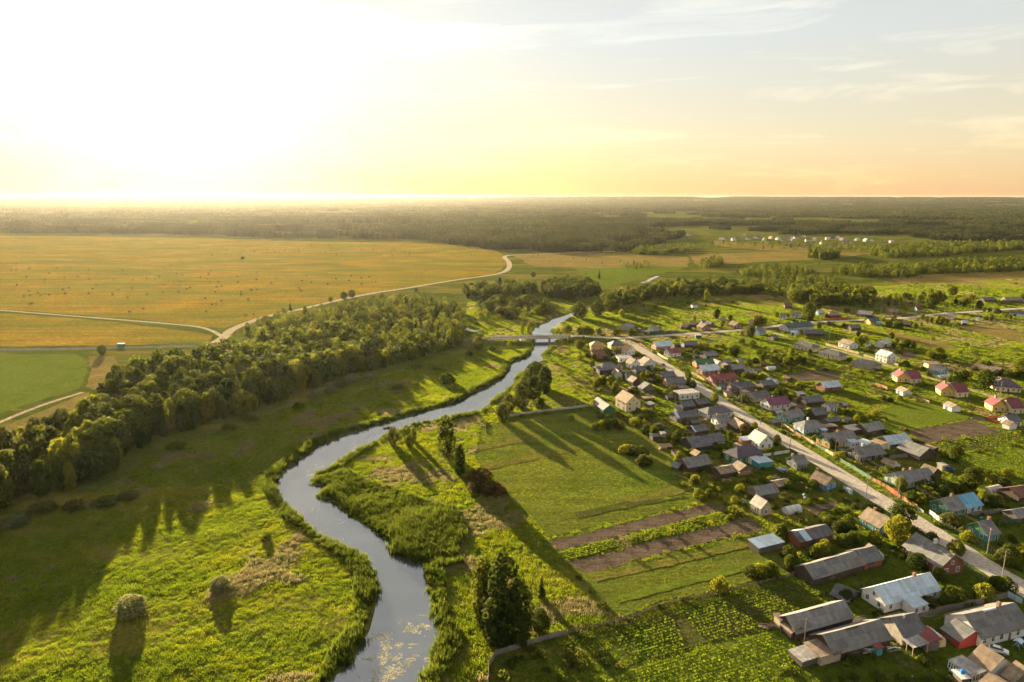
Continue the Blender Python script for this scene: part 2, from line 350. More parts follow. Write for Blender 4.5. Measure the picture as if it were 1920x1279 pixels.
# leaves
leafmat('leaf_dark', (0.022, 0.040, 0.009), (0.05, 0.075, 0.014), (0.11, 0.13, 0.014), 0.34)
leafmat('leaf_mid', (0.036, 0.060, 0.010), (0.075, 0.10, 0.017), (0.18, 0.20, 0.018), 0.40)
leafmat('leaf_lime', (0.06, 0.085, 0.012), (0.12, 0.14, 0.022), (0.30, 0.31, 0.02), 0.45)
leafmat('leaf_olive', (0.045, 0.055, 0.014), (0.085, 0.09, 0.024), (0.17, 0.17, 0.035), 0.38)
leafmat('leaf_rust', (0.06, 0.045, 0.018), (0.10, 0.07, 0.028), (0.17, 0.11, 0.03), 0.36)
leafmat('leaf_silver', (0.085, 0.105, 0.05), (0.15, 0.17, 0.08), (0.24, 0.26, 0.09), 0.36)
leafmat('grass_green', (0.040, 0.066, 0.007), (0.09, 0.118, 0.012), (0.25, 0.33, 0.015), 0.5, 0.05)
leafmat('grass_lime', (0.06, 0.095, 0.008), (0.115, 0.15, 0.014), (0.34, 0.39, 0.015), 0.5, 0.05)
leafmat('grass_tan', (0.14, 0.115, 0.05), (0.26, 0.22, 0.11), (0.36, 0.31, 0.14), 0.45, 0.06)
leafmat('reed_dark', (0.020, 0.040, 0.007), (0.045, 0.075, 0.012), (0.15, 0.19, 0.02), 0.42, 0.06)
leafmat('far_dark', (0.013, 0.030, 0.011), (0.030, 0.054, 0.017), (0.07, 0.075, 0.015), 0.2, 0.01)
leafmat('far_mid', (0.026, 0.046, 0.012), (0.05, 0.074, 0.018), (0.10, 0.10, 0.018), 0.25, 0.01)
leafmat('pads', (0.30, 0.28, 0.16), (0.50, 0.46, 0.30), (0.15, 0.15, 0.06), 0.1, 0.3)
HAZE = 9e-6
# ================================================================== river plan
bankL = [(560,1340),(610,1279),(655,1235),(690,1180),(698,1150),(706,1115),(700,1080),(680,1045),(655,1030),(600,1005),(575,985),(545,955),(518,925),(514,905),(525,885),(550,865),(590,835),(640,815),(700,795),(740,785),(790,770),(840,757),(860,750),(887,735),(916,720),(941,706),(955,686),(963,675),(985,669),(996,657),(1003,647),(1002,640),(999,634),(995,626),(999,614),(1013,609),(1024,601),(1058,591),(1078,582)]
bankR = [(780,1340),(790,1279),(815,1240),(825,1190),(812,1140),(806,1100),(797,1072),(806,1056),(850,1050),(835,1044),(790,1053),(740,1035),(735,1015),(690,985),(665,970),(650,955),(620,935),(598,930),(622,912),(585,906),(592,888),(620,880),(640,862),(680,835),(730,815),(760,800),(800,790),(860,780),(900,770),(928,750),(955,725),(975,702),(1005,684),(1024,673),(1016,664),(1028,656),(1034,647),(1042,640),(1050,634),(1036,619),(1050,607),(1073,592),(1094,582)]
RIVER = gpoly(bankL) + gpoly(bankR)[::-1]
RIV_L = gpoly(bankL); RIV_R = gpoly(bankR)
WATER_Z = -0.55
def rivdist(x, y):
    d = polydist(x, y, RIV_L, False); d = np.minimum(d, polydist(x, y, RIV_R, False))
    return np.where(inpoly(x, y, RIVER), -d, d)

# ================================================================== ground: one sheet to the horizon
def axis(lo, hi, step, neg, pos, g=1.09):
    a = list(np.arange(lo, hi + 0.01, step))
    s = step
    while a[-1] < pos: s *= g; a.append(a[-1] + s)
    s = step
    while a[0] > neg: s *= g; a.insert(0, a[0] - s)
    return np.array(a)
gx = axis(-150, 150, 1.5, -14000, 14000); gy = axis(118, 640, 1.5, -3000, 15000)
GX, GY = np.meshgrid(gx, gy)
near = (GX > -165) & (GX < 260) & (GY > 90) & (GY < 1150)
gz = np.zeros(GX.shape)
d = rivdist(GX[near], GY[near])
t = np.clip((d + 3.2) / 4.6, 0, 1); carve = -1.7 * (1 - t * t * (3 - 2 * t))
west = (GX[near] < np.interp(GY[near], [120, 200, 260, 330, 400, 520], [-30, -20, -70, -60, -10, 20]))
bmpz = (vnoise(GX[near], GY[near], 9, 1) - 0.5) * 0.5 + (vnoise(GX[near], GY[near], 3.5, 2) - 0.5) * 0.35
hump = np.clip((d - 1.0) / 6, 0, 1) * np.clip((430 - GY[near]) / 60, 0, 1) * np.where(west, 1, 0) * bmpz
gz[near] = carve + hump
def zfar(x, y):      # the land swells gently towards the horizon
    t_ = np.clip((np.hypot(x, y) - 5500) / 9000, 0, 1); return 98 * t_ * t_ * (0.93 + 0.07 * np.sin(np.asarray(x) / 1900.0))
gz += zfar(GX, GY)
ny, nx = GX.shape
co = np.stack([GX, GY, gz], -1).reshape(-1, 3).astype(np.float32)
idx = np.arange(nx * ny).reshape(ny, nx)
quads = np.stack([idx[:-1, :-1], idx[:-1, 1:], idx[1:, 1:], idx[1:, :-1]], -1).reshape(-1, 4)
def fastmesh(name, co, faces, mats=()):
    me = bpy.data.meshes.new(name); k = faces.shape[1]
    me.vertices.add(len(co)); me.vertices.foreach_set('co', np.ascontiguousarray(co, dtype=np.float32).ravel())
    me.loops.add(faces.size); me.loops.foreach_set('vertex_index', np.ascontiguousarray(faces, dtype=np.int32).ravel())
    me.polygons.add(len(faces)); me.polygons.foreach_set('loop_start', np.arange(0, faces.size, k, dtype=np.int32))
    me.polygons.foreach_set('loop_total', np.full(len(faces), k, np.int32))
    for m in mats: me.materials.append(m)
    me.update(calc_edges=True); me.validate(); return me
gme = fastmesh('ground', co, quads, (MATS['meadow'],)); gme.polygons.foreach_set('use_smooth', np.ones(len(quads), bool))
tag(ob('ground', gme), 'wide green and golden meadow land reaching the horizon', 'ground', kind='structure')

def ngon(name, pts, z, mat, kind='structure', label=None, cat=None):
    bm = bmesh.new(); vs_ = [bm.verts.new((p[0], p[1], z)) for p in pts]
    bm.faces.new(vs_); bmesh.ops.triangulate(bm, faces=bm.faces[:]); bmesh.ops.recalc_face_normals(bm, faces=bm.faces[:])
    me = bpy.data.meshes.new(name); bm.to_mesh(me); bm.free()
    if me.polygons and me.polygons[0].normal.z < 0: me.flip_normals()
    me.materials.append(MATS[mat]); o = ob(name, me); tag(o, label, cat, kind=kind); return o
ngon('river', [(x * 1.0, y) for x, y in gpoly([(400,1345),(990,1345),(990,1279),(860,1150),(880,1040),(700,900),(1000,800),(1110,640),(1110,576),(1072,578),(980,610),(930,660),(560,800),(480,900),(500,960),(660,1100),(560,1279)])],
     WATER_Z, 'water', label='calm winding river reflecting the pale evening sky', cat='river')

# ================================================================== fields
FIELDS = {}
_fz = [0.03]
def field(name, z, pts, mat, label, h=None, soft=5):
    p = smooth_line([zp(z, *q) for q in pts] + [zp(z, *pts[0])], 1)[:-1]
    g = [G(*q) for q in p]
    # uneven margins: subdivide edges and wobble
    out = []
    for i in range(len(g)):
        a = np.array(g[i]); b_ = np.array(g[(i + 1) % len(g)]); L = np.linalg.norm(b_ - a); k = max(1, int(L / soft))
        for j in range(k):
            q = a + (b_ - a) * j / k
            w = 0.12 * soft * (0.3 if j == 0 else 1); out.append((q[0] + random.uniform(-w, w), q[1] + random.uniform(-w, w)))
    _fz[0] += 0.004
    dist = min(q[1] for q in g)
    ngon(name, out, (h if h is not None else _fz[0] + (0.10 if dist > 700 else 0)), mat, label=label, cat='field'); FIELDS.setdefault(name, []).append(out)
    return out
hay1 = field('hay_field', 'P', [(-60,441),(180,443),(400,447),(520,452),(760,455),(860,460),(925,468),(948,480),(951,495),(930,512),(850,524),(760,539),(650,557),(560,577),(445,606),(420,616),(300,602),(180,592),(-60,576)], 'stubble', 'golden mown hay field dotted with round bales', soft=20)
field('stubble_field', 'P', [(-60,584),(100,594),(200,602),(400,628),(390,642),(240,647),(-60,651)], 'stubble', 'golden stubble strip below the farm track', soft=12)
green1 = field('green_field', 'P', [(-80,665),(140,664),(158,672),(165,695),(150,728),(60,755),(-80,800)], 'green_crop', 'bright green crop field in the sun at the grove end')
field('dry_patch', 'P', [(165,668),(215,668),(225,700),(200,740),(160,725),(172,695)], 'dry_grass', 'dry straw coloured grass corner beside the grove')
field('dry_strip', 'P', [(-80,835),(20,795),(100,762),(165,735),(175,760),(120,800),(30,835),(-80,870)], 'dry_grass', 'dry orange grass strip along the dirt lane')
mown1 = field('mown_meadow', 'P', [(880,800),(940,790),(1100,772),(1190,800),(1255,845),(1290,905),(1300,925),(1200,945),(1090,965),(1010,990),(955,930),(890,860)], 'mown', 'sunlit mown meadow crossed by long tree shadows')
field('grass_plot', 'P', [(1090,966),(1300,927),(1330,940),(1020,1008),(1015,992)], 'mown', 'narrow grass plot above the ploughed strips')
soil1 = field('ploughed_strip', 'P', [(1022,1018),(1200,975),(1330,945),(1372,953),(1220,992),(1050,1032)], 'soil', 'upper ploughed garden strip behind the village')
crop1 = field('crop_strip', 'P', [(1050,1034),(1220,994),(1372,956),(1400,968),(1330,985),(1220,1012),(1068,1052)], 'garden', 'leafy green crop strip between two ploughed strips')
soil2 = field('ploughed_strip', 'P', [(1062,1056),(1220,1016),(1350,985),(1400,970),(1435,992),(1360,1010),(1220,1045),(1100,1076)], 'soil', 'lower ploughed garden strip with curved furrows')
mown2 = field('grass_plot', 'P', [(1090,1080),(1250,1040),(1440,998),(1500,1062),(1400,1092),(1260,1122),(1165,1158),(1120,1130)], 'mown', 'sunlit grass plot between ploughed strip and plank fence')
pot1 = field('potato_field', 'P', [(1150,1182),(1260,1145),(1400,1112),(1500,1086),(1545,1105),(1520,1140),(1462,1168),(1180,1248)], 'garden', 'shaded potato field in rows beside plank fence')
crop2 = field('crop_field', 'P', [(1140,1275),(1200,1250),(1330,1215),(1465,1180),(1500,1225),(1440,1300),(1130,1310)], 'green_crop', 'bright green crop field at the bottom edge')
soil3 = field('ploughed_field', 'Y', [(420,1020),(800,950),(1260,872),(1450,950),(1640,1022),(1250,1095),(640,1180),(520,1110)], 'soil', 'bare brown ploughed field behind the dark barns')
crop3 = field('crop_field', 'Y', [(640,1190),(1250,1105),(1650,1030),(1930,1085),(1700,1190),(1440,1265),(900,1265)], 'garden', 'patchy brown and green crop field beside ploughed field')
crop3b = field('crop_field', 'P', [(1790,862),(1850,848),(1930,835),(1990,850),(1960,905),(1870,890),(1820,880)], 'green_crop', 'fresh green rows beside the round orchard tree')
lime1 = field('grass_plot', 'Y', [(70,740),(270,690),(480,640),(700,680),(1000,770),(1220,850),(820,930),(440,1000),(160,985)], 'green_crop', 'bright lime grass plot beside the ploughed field')
field('ploughed_plot', 'P', [(1468,703),(1530,694),(1582,702),(1562,715),(1500,714)], 'soil', 'small dark ploughed plot behind the slate roofed barns')
field('ploughed_plot', 'K', [(1720,860),(1990,850),(2100,960),(1900,1010),(1790,980)], 'soil', 'dark ploughed plot behind the light blue roofed house')
field('stubble_strip', 'L', [(-260,640),(0,722),(300,770),(600,850),(1000,955),(600,965),(300,900),(-200,790)], 'dry_grass', 'golden stubble strip between green plots')
field('pale_strip', 'L', [(870,600),(1200,580),(1500,600),(1930,705),(1930,870),(1500,770),(1100,690)], 'dry_grass', 'pale tan harvested strip behind the small sheds')
field('green_plot', 'L', [(1540,585),(1930,530),(1930,690)], 'green_crop', 'green plot at the picture edge beyond the tan strip')
field('green_plot', 'L', [(120,740),(600,720),(1100,740),(1930,900),(1930,1000),(1300,960),(900,940),(600,840)], 'mown', 'long green plot between the two harvested strips')
field('flower_row', 'L', [(1310,232),(1480,230),(1500,243),(1330,250)], 'dry_grass', 'yellow flower row in front of the far farmhouses')
field('golden_meadow', 'N', [(0,330),(520,60),(900,90),(1914,150),(1914,330),(1600,330),(1100,310),(700,250),(500,330)], 'dry_grass', 'dry golden meadow rising behind the cross street', soft=15)
field('green_meadow', 'N', [(-20,360),(300,330),(700,400),(1100,420),(1300,480),(900,520),(500,480),(0,500)], 'mown', 'green meadow strip above the brick cottages', soft=10)
field('green_common', 'N', [(300,810),(900,745),(1050,800),(1250,850),(1500,870),(1850,890),(1860,960),(1300,960),(1000,950),(500,930)], 'green_crop', 'sunlit green common between two village streets', soft=8)
field('tan_field', 'Q', [(-180,190),(0,205),(500,240),(925,278),(880,320),(420,300),(0,265),(-180,240)], 'dry_grass', 'tan stubble field in front of the far village', soft=30)
field('tan_field', 'P', [(960,478),(1090,472),(1290,482),(1290,500),(1150,504),(1000,500)], 'dry_grass', 'tan rough grassland beyond the gravel road bend', soft=25)
field('tan_field', 'P', [(1670,522),(1780,512),(1940,508),(1940,545),(1800,535),(1690,535)], 'dry_grass', 'tan stubble field at the edge beyond the copses', soft=25)
field('tan_field', 'P', [(1290,478),(1500,470),(1640,474),(1560,486),(1420,492),(1310,500)], 'dry_grass', 'tan damp meadow in front of the dark copse', soft=25)
field('green_marsh', 'P', [(1080,505),(1190,500),(1300,500),(1210,520),(1140,540),(1100,525)], 'green_crop', 'green marsh meadow by the upper river', soft=15)
for i_, (pp, mt_, lb_) in enumerate([
    ([(885,838),(960,822),(1010,812),(1015,820),(965,832),(890,848)], 'straw_grass', 'dry straw strip at the top of the mown meadow'),
    ([(905,872),(1010,850),(1080,838),(1085,845),(1015,860),(912,882)], 'straw_grass', 'second dry straw strip across the mown meadow'),
    ([(1075,962),(1180,940),(1270,926),(1290,934),(1190,950),(1085,972)], 'garden', 'darker crop strip below the mown meadow'),
    ([(1170,938),(1262,915),(1285,920),(1280,926),(1190,943)], 'straw_grass', 'short orange straw strip by the village yards'),
    ([(1110,1082),(1260,1046),(1420,1012),(1432,1020),(1270,1058),(1118,1092)], 'straw_grass', 'dry grass strip under the lower ploughed strip'),
    ([(1150,1120),(1280,1086),(1440,1046),(1452,1056),(1290,1098),(1160,1132)], 'green_crop', 'bright green strip in the lower grass plot')]):
    field('garden_strip', 'P', pp, mt_, lb_, soft=3)
field('yard', 'S', [(860,1000),(1010,950),(1180,940),(1190,975),(1000,980),(890,990)], 'farmyard', 'bare farmyard in front of the blue roofed house', soft=3)
field('yard', 'C', [(640,1040),(1000,930),(1500,780),(1560,830),(1000,1010),(720,1150)], 'farmyard', 'bare farmyard between two long barns', soft=3)
field('dug_bed', 'A', [(1010,640),(1390,540),(1460,600),(1180,720)], 'soil', 'freshly dug bed next to the small greenhouse', soft=3)

# ================================================================== roads
def ribbon(name, pts, width, mat, label, z=0.09, zs=None, skirt=None):
    """centreline in plan metres -> road sheet; zs lifts it; skirt adds grass embankment sides"""
    P = [np.array(p) for p in pts]; v = []; f = []; n_ = len(P)
    wv = width if hasattr(width, '__len__') else [width] * n_
    offs = [-1, -0.5, 0, 0.5, 1]
    cl = []
    for i in range(n_):
        d_ = P[min(i + 1, n_ - 1)] - P[max(i - 1, 0)]; d_ = d_ / np.linalg.norm(d_); nn = np.array([-d_[1], d_[0]])
        zz = z if zs is None else zs[i]
        w = wv[i] * 0.5; e1 = random.uniform(-.25, .25); e2 = random.uniform(-.25, .25)
        for k, o_ in enumerate(offs):
            q = P[i] + nn * (w * o_ + (e1 if k == 0 else e2 if k == 4 else 0)); v.append((q[0], q[1], zz + 0.05 * (1 - o_ * o_)))
        cl.append((P[i], nn, w, zz))
        if i:
            b_ = (i - 1) * 5
            for k in range(4): f.append((b_ + k, b_ + 5 + k, b_ + 6 + k, b_ + 1 + k))
    me = mesh(name, v, f, (MATS[mat],), smooth=True)
    if me.polygons[0].normal.z < 0: me.flip_normals()
    o = ob(name, me); tag(o, label, 'road', kind='structure')
    if skirt:
        for s_ in (-1, 1):
            v = []; f = []
            for i, (p, nn, w, zz) in enumerate(cl):
                a = p + nn * s_ * (w - 0.3); b2 = p + nn * s_ * (w + 0.6 + max(zz, 0) * 1.7)
                v += [(a[0], a[1], zz - 0.02), (b2[0], b2[1], -0.15)]
                if i: k = 2 * i; f.append((k - 2, k, k + 1, k - 1))
            me = mesh('embankment', v, f, (MATS['verge'],))
            ob('embankment', me, o)
    return o
def pline(z, pts, n=6): return smooth_line([GZ(z, *p) for p in pts], n)
street = pline('P', [(1170,637),(1214,663),(1250,687),(1296,716),(1350,752),(1410,790),(1480,831),(1560,880),(1640,931),(1720,980),(1800,1030),(1870,1075),(1920,1105),(2010,1162)])
ribbon('street', street, 8.2, 'road', 'wide dusty village street running down through the houses', z=0.12)
ribbon('street_verge', street, 14.5, 'verge', 'grassy verges along the main village street', z=0.06)
b0 = np.array(GZ('O', 470, 398)); b1 = np.array(GZ('O', 1640, 372))      # bridge ends
main_l = pline('P', [(-80,656),(100,655),(220,652),(400,649),(640,646),(760,644),(860,642.5)], 8) + [tuple(b0 + (b1 - b0) * 0.005)]
DECK = 2.7
def zprof(pts, e, dist=55):
    out = []
    for p in pts:
        dd = np.hypot(p[0] - e[0], p[1] - e[1]); t_ = np.clip(1 - dd / dist, 0, 1); out.append(0.14 + (DECK - 0.14) * t_ * t_ * (3 - 2 * t_))
    return out
ribbon('bridge_road', main_l, 7.0, 'asphalt', 'grey road reaching the bridge from the hay field side', zs=zprof(main_l, b0), skirt=True)
main_r = [tuple(b0 + (b1 - b0) * 0.995)] + pline('P', [(1085,635.5),(1130,635),(1190,633),(1290,626),(1380,620),(1430,615),(1500,606),(1560,603),(1620,600),(1700,596),(1760,589),(1820,585),(1920,578),(2020,573)], 8)
ribbon('cross_road', main_r, 7.0, 'road', 'grey cross road from the bridge through the village', zs=zprof(main_r, b1, 45), skirt=True)
ribbon('back_street', pline('P', [(1428,617),(1455,625),(1480,633),(1530,647),(1612,669),(1682,692),(1742,709),(1768,716),(1824,732),(1867,745),(1930,763),(2010,790)]), 5.0, 'gravel', 'pale back street behind the concrete fence', z=0.13)
ribbon('gravel_road', pline('P', [(395,648),(418,634),(440,616),(500,594),(560,581),(640,562),(700,550),(760,541),(850,526),(915,517),(945,510),(955,500),(953,490),(946,483),(955,479),(1000,477),(1100,473),(1300,466)]), 8.0, 'gravel', 'pale gravel road curving along the hay field', z=0.22)
ribbon('farm_track', pline('P', [(-80,575),(0,582),(100,590),(200,598),(300,606),(380,615),(418,632)]), 4.0, 'gravel', 'narrow pale farm track crossing the stubble', z=0.2)
ribbon('dirt_lane', pline('P', [(-80,825),(0,792),(80,760),(155,736)]), 3.0, 'gravel', 'sandy dirt lane beside the green field', z=0.12)
ribbon('field_path', pline('P', [(1760,535),(1768,520),(1775,512)]), 3.0, 'gravel', 'short pale path up the far field', z=0.2)
ribbon('far_stream', pline('P', [(1204,531),(1213,528),(1222,523),(1234,518)], 4), 6.0, 'water', 'narrow upper river glinting between the meadows', z=0.16)
ribbon('backwater', pline('O', [(0,155),(60,165),(120,225),(250,250),(300,235)], 3), 6.0, 'water', 'small pale backwater pool beyond the bridge', z=0.1)
ribbon('yard_lane', pline('J', [(1325,640-640+780),(1420,840),(1560,900),(1640,950)], 3), 2.0, 'gravel', 'narrow sandy garden lane between the greenhouses', z=0.1)

# ================================================================== bridge
def bridge():
    d_ = b1 - b0; L = float(np.hypot(*d_)); a = math.atan2(d_[1], d_[0])
    r = empty('road_bridge', (b0[0], b0[1], 0), a)
    tag(r, 'low grey concrete road bridge with railings crossing the river', 'bridge')
    q = MB(); q.box(0, L, -4.6, 4.6, DECK - 0.75, DECK - 0.02); q.box(0, L, -4.9, -4.45, DECK - 0.95, DECK + 0.12); q.box(0, L, 4.45, 4.9, DECK - 0.95, DECK + 0.12)
    ob('deck', q.me('deck', (MATS['concrete'],)), r)
    q = MB(); q.box(0, L, -3.5, 3.5, DECK, DECK + 0.06); ob('carriageway', q.me('carriageway', (MATS['asphalt'],)), r)
    post = MB(); post.box(-0.09, 0.09, -0.09, 0.09, 0, 1.15); pm = post.me('railing_post', (MATS['concrete'],))
    for s_ in (-4.65, 4.65):
        q = MB(); q.box(0, L, s_ - 0.05, s_ + 0.05, DECK + 1.02, DECK + 1.12); q.box(0, L, s_ - 0.04, s_ + 0.04, DECK + 0.6, DECK + 0.67)
        ra = ob('railing', q.me('railing', (MATS['concrete'],)), r)
        k = 1.0
        while k < L: ob('railing_post', pm, ra, (k, s_, DECK + 0.1)); k += 3.0
    def tx(px):
        g = np.array(GZ('O', px, 440)) - b0; return float(g @ d_) / L
    for px in (690, 900, 1120, 1410, 1590):
        x = tx(px); q = MB()
        q.box(x - 0.6, x + 0.6, -4.0, 4.0, DECK - 1.3, DECK - 0.74)
        for yy in (-3, 0, 3): q.tube((x, yy, -2.5), (x, yy, DECK - 1.28), 0.45, 0.45, 10)
        ob('pier', q.me('pier', (MATS['concrete'],)), r)
    for x in (-1.0, L + 1.0):
        q = MB(); q.box(x - 1.2, x + 1.2, -5, 5, -2.0, DECK - 0.3); ob('abutment', q.me('abutment', (MATS['concrete'],)), r)
    return r
bridge()
# ================================================================== buildings
def window_mesh(name, w, h, frame='trim'):
    q = MB(); q.box(-w / 2, w / 2, -0.03, 0.02, 0, h, 1)                       # pane
    e = 0.17
    q.box(-w / 2 - e, -w / 2, -0.06, 0.02, -e, h + e, 0); q.box(w / 2, w / 2 + e, -0.06, 0.02, -e, h + e, 0)
    q.box(-w / 2, w / 2, -0.06, 0.02, h, h + e, 0); q.box(-w / 2, w / 2, -0.09, 0.02, -e, 0, 0)
    q.box(-0.035, 0.035, -0.05, -0.031, 0, h, 0); q.box(-w / 2, w / 2, -0.05, -0.032, h * 0.62, h * 0.62 + 0.06, 0)
    return q.me(name, (MATS[frame], MATS['glass']))
WIN = {k: window_mesh('window', 1.0, 1.35, k) for k in ('trim', 'w_ltblue', 'w_teal', 'f_brown')}
q = MB(); q.box(-0.45, 0.45, -0.05, 0.02, 0, 2.0, 0); q.box(-0.56, -0.45, -0.07, 0.02, 0, 2.1, 1); q.box(0.45, 0.56, -0.07, 0.02, 0, 2.1, 1); q.box(-0.45, 0.45, -0.07, 0.02, 2.0, 2.1, 1)
q.box(0.28, 0.36, -0.1, -0.05, 0.95, 1.05, 1)
DOOR = q.me('door', (MATS['f_brown'], MATS['trim']))
q = MB(); q.box(-1.2, 1.2, -0.06, 0.02, 0, 2.2, 0); q.box(-1.2, 1.2, -0.09, -0.06, 0.9, 1.05, 1); q.box(-0.03, 0.03, -0.08, -0.06, 0, 2.2, 1)
GATE = q.me('barn_door', (MATS['w_dwood'], MATS['f_grey']))
q = MB(); q.box(-0.38, 0.38, -0.38, 0.38, -1.2, 0.85); q.box(-0.46, 0.46, -0.46, 0.46, 0.85, 1.0); q.box(-0.2, 0.2, -0.2, 0.2, 1.0, 1.12)
CHIM = {'chimney': q.me('chimney', (MATS['chimney'],))}
q = MB(); q.box(-0.4, 0.4, -0.4, 0.4, -1.2, 1.1); q.box(-0.5, 0.5, -0.5, 0.5, 1.1, 1.3); q.box(-0.22, 0.22, -0.22, 0.22, 1.3, 1.45)
CHIM['white'] = q.me('chimney', (MATS['chimney_white'],))

def gable_wall(L, Wd, Hw, Hr, mat):
    a, b_ = L / 2, Wd / 2
    v = [(-a, -b_, -0.3), (a, -b_, -0.3), (a, b_, -0.3), (-a, b_, -0.3), (-a, -b_, Hw), (a, -b_, Hw), (a, b_, Hw), (-a, b_, Hw), (-a, 0, Hr), (a, 0, Hr)]
    f = [(0, 1, 5, 4), (2, 3, 7, 6), (3, 0, 4, 8, 7), (1, 2, 6, 9, 5), (0, 3, 2, 1), (4, 5, 9, 8), (7, 8, 9, 6)]
    return mesh('wall', v, f, (MATS[mat],))
def roof_gable(x0, x1, Wd, Hw, Hr, mat, over=0.45, sag=0.0):
    """two thick slopes; long old roofs sag a little between the ends"""
    s = (Hr - Hw) / (Wd / 2); th = 0.13; n_ = max(1, int((x1 - x0) / 3.5)) if sag else 1
    v = []; f = []
    for i in range(n_ + 1):
        x = x0 + (x1 - x0) * i / n_; k = math.sin(math.pi * i / n_) * sag if n_ > 1 else 0
        j = random.uniform(-.04, .04) if sag else 0
        b_ = Wd / 2 + over; ze = Hw - s * over
        v += [(x, -b_, ze + th + j), (x, 0, Hr + th - k), (x, b_, ze + th + j), (x, b_ , ze - 0.02 + j), (x, 0, Hr - 0.02 - k), (x, -b_, ze - 0.02 + j)]
    for i in range(n_):
        b_ = 6 * i
        for k in range(6): f.append((b_ + k, b_ + (k + 1) % 6, b_ + 6 + (k + 1) % 6, b_ + 6 + k))
    e = 6 * n_; f += [(0, 5, 4, 1), (1, 4, 3, 2), (e, e + 1, e + 4, e + 5), (e + 1, e + 2, e + 3, e + 4)]
    me = mesh('roof', v, f, (MATS[mat],)); bm = bmesh.new(); bm.from_mesh(me); bmesh.ops.recalc_face_normals(bm, faces=bm.faces[:]); bm.to_mesh(me); bm.free()
    return me
def roof_hip(L, Lr, Wd, Hw, Hr, mat, over=0.5):
    a, b_ = L / 2 + over, Wd / 2 + over; s = (Hr - Hw) / (Wd / 2); z = Hw - s * over * 0.6; r = Lr / 2; th = 0.16
    v = [(-a, -b_, z + th), (a, -b_, z + th), (a, b_, z + th), (-a, b_, z + th), (-r, 0, Hr + th), (r, 0, Hr + th), (-a, -b_, z), (a, -b_, z), (a, b_, z), (-a, b_, z)]
    f = [(0, 1, 5, 4), (2, 3, 4, 5), (1, 2, 5), (3, 0, 4), (0, 6, 7, 1), (1, 7, 8, 2), (2, 8, 9, 3), (3, 9, 6, 0), (6, 9, 8, 7)]
    return mesh('roof', v, f, (MATS[mat],))

def put_windows(par, L, Wd, Hw, Hr, n_long, n_end, wm, loft=False, storeys=1, door=True):
    for st in range(storeys):
        base = (0.85 if Hw / storeys > 2.4 else 0.6) + st * Hw / storeys
        for s_ in (-1, 1):
            for k in range(n_long):
                x = -L / 2 + L * (k + 0.5) / n_long
                if door and s_ == -1 and st == 0 and k == n_long // 2 and n_long > 1:
                    ob('door', DOOR, par, (x, s_ * Wd / 2, 0.05), 0 if s_ < 0 else math.pi); continue
                ob('window', wm, par, (x, s_ * Wd / 2, base), 0 if s_ < 0 else math.pi)
            for k in range(n_end):
                y = -Wd / 2 + Wd * (k + 0.5) / n_end
                ob('window', wm, par, (s_ * L / 2, y, base), math.pi / 2 if s_ > 0 else -math.pi / 2)
    if loft:
        for s_ in (-1, 1): ob('window', wm, par, (s_ * L / 2, 0, Hw + 0.35), math.pi / 2 if s_ > 0 else -math.pi / 2, (0.75, 1, 0.75))

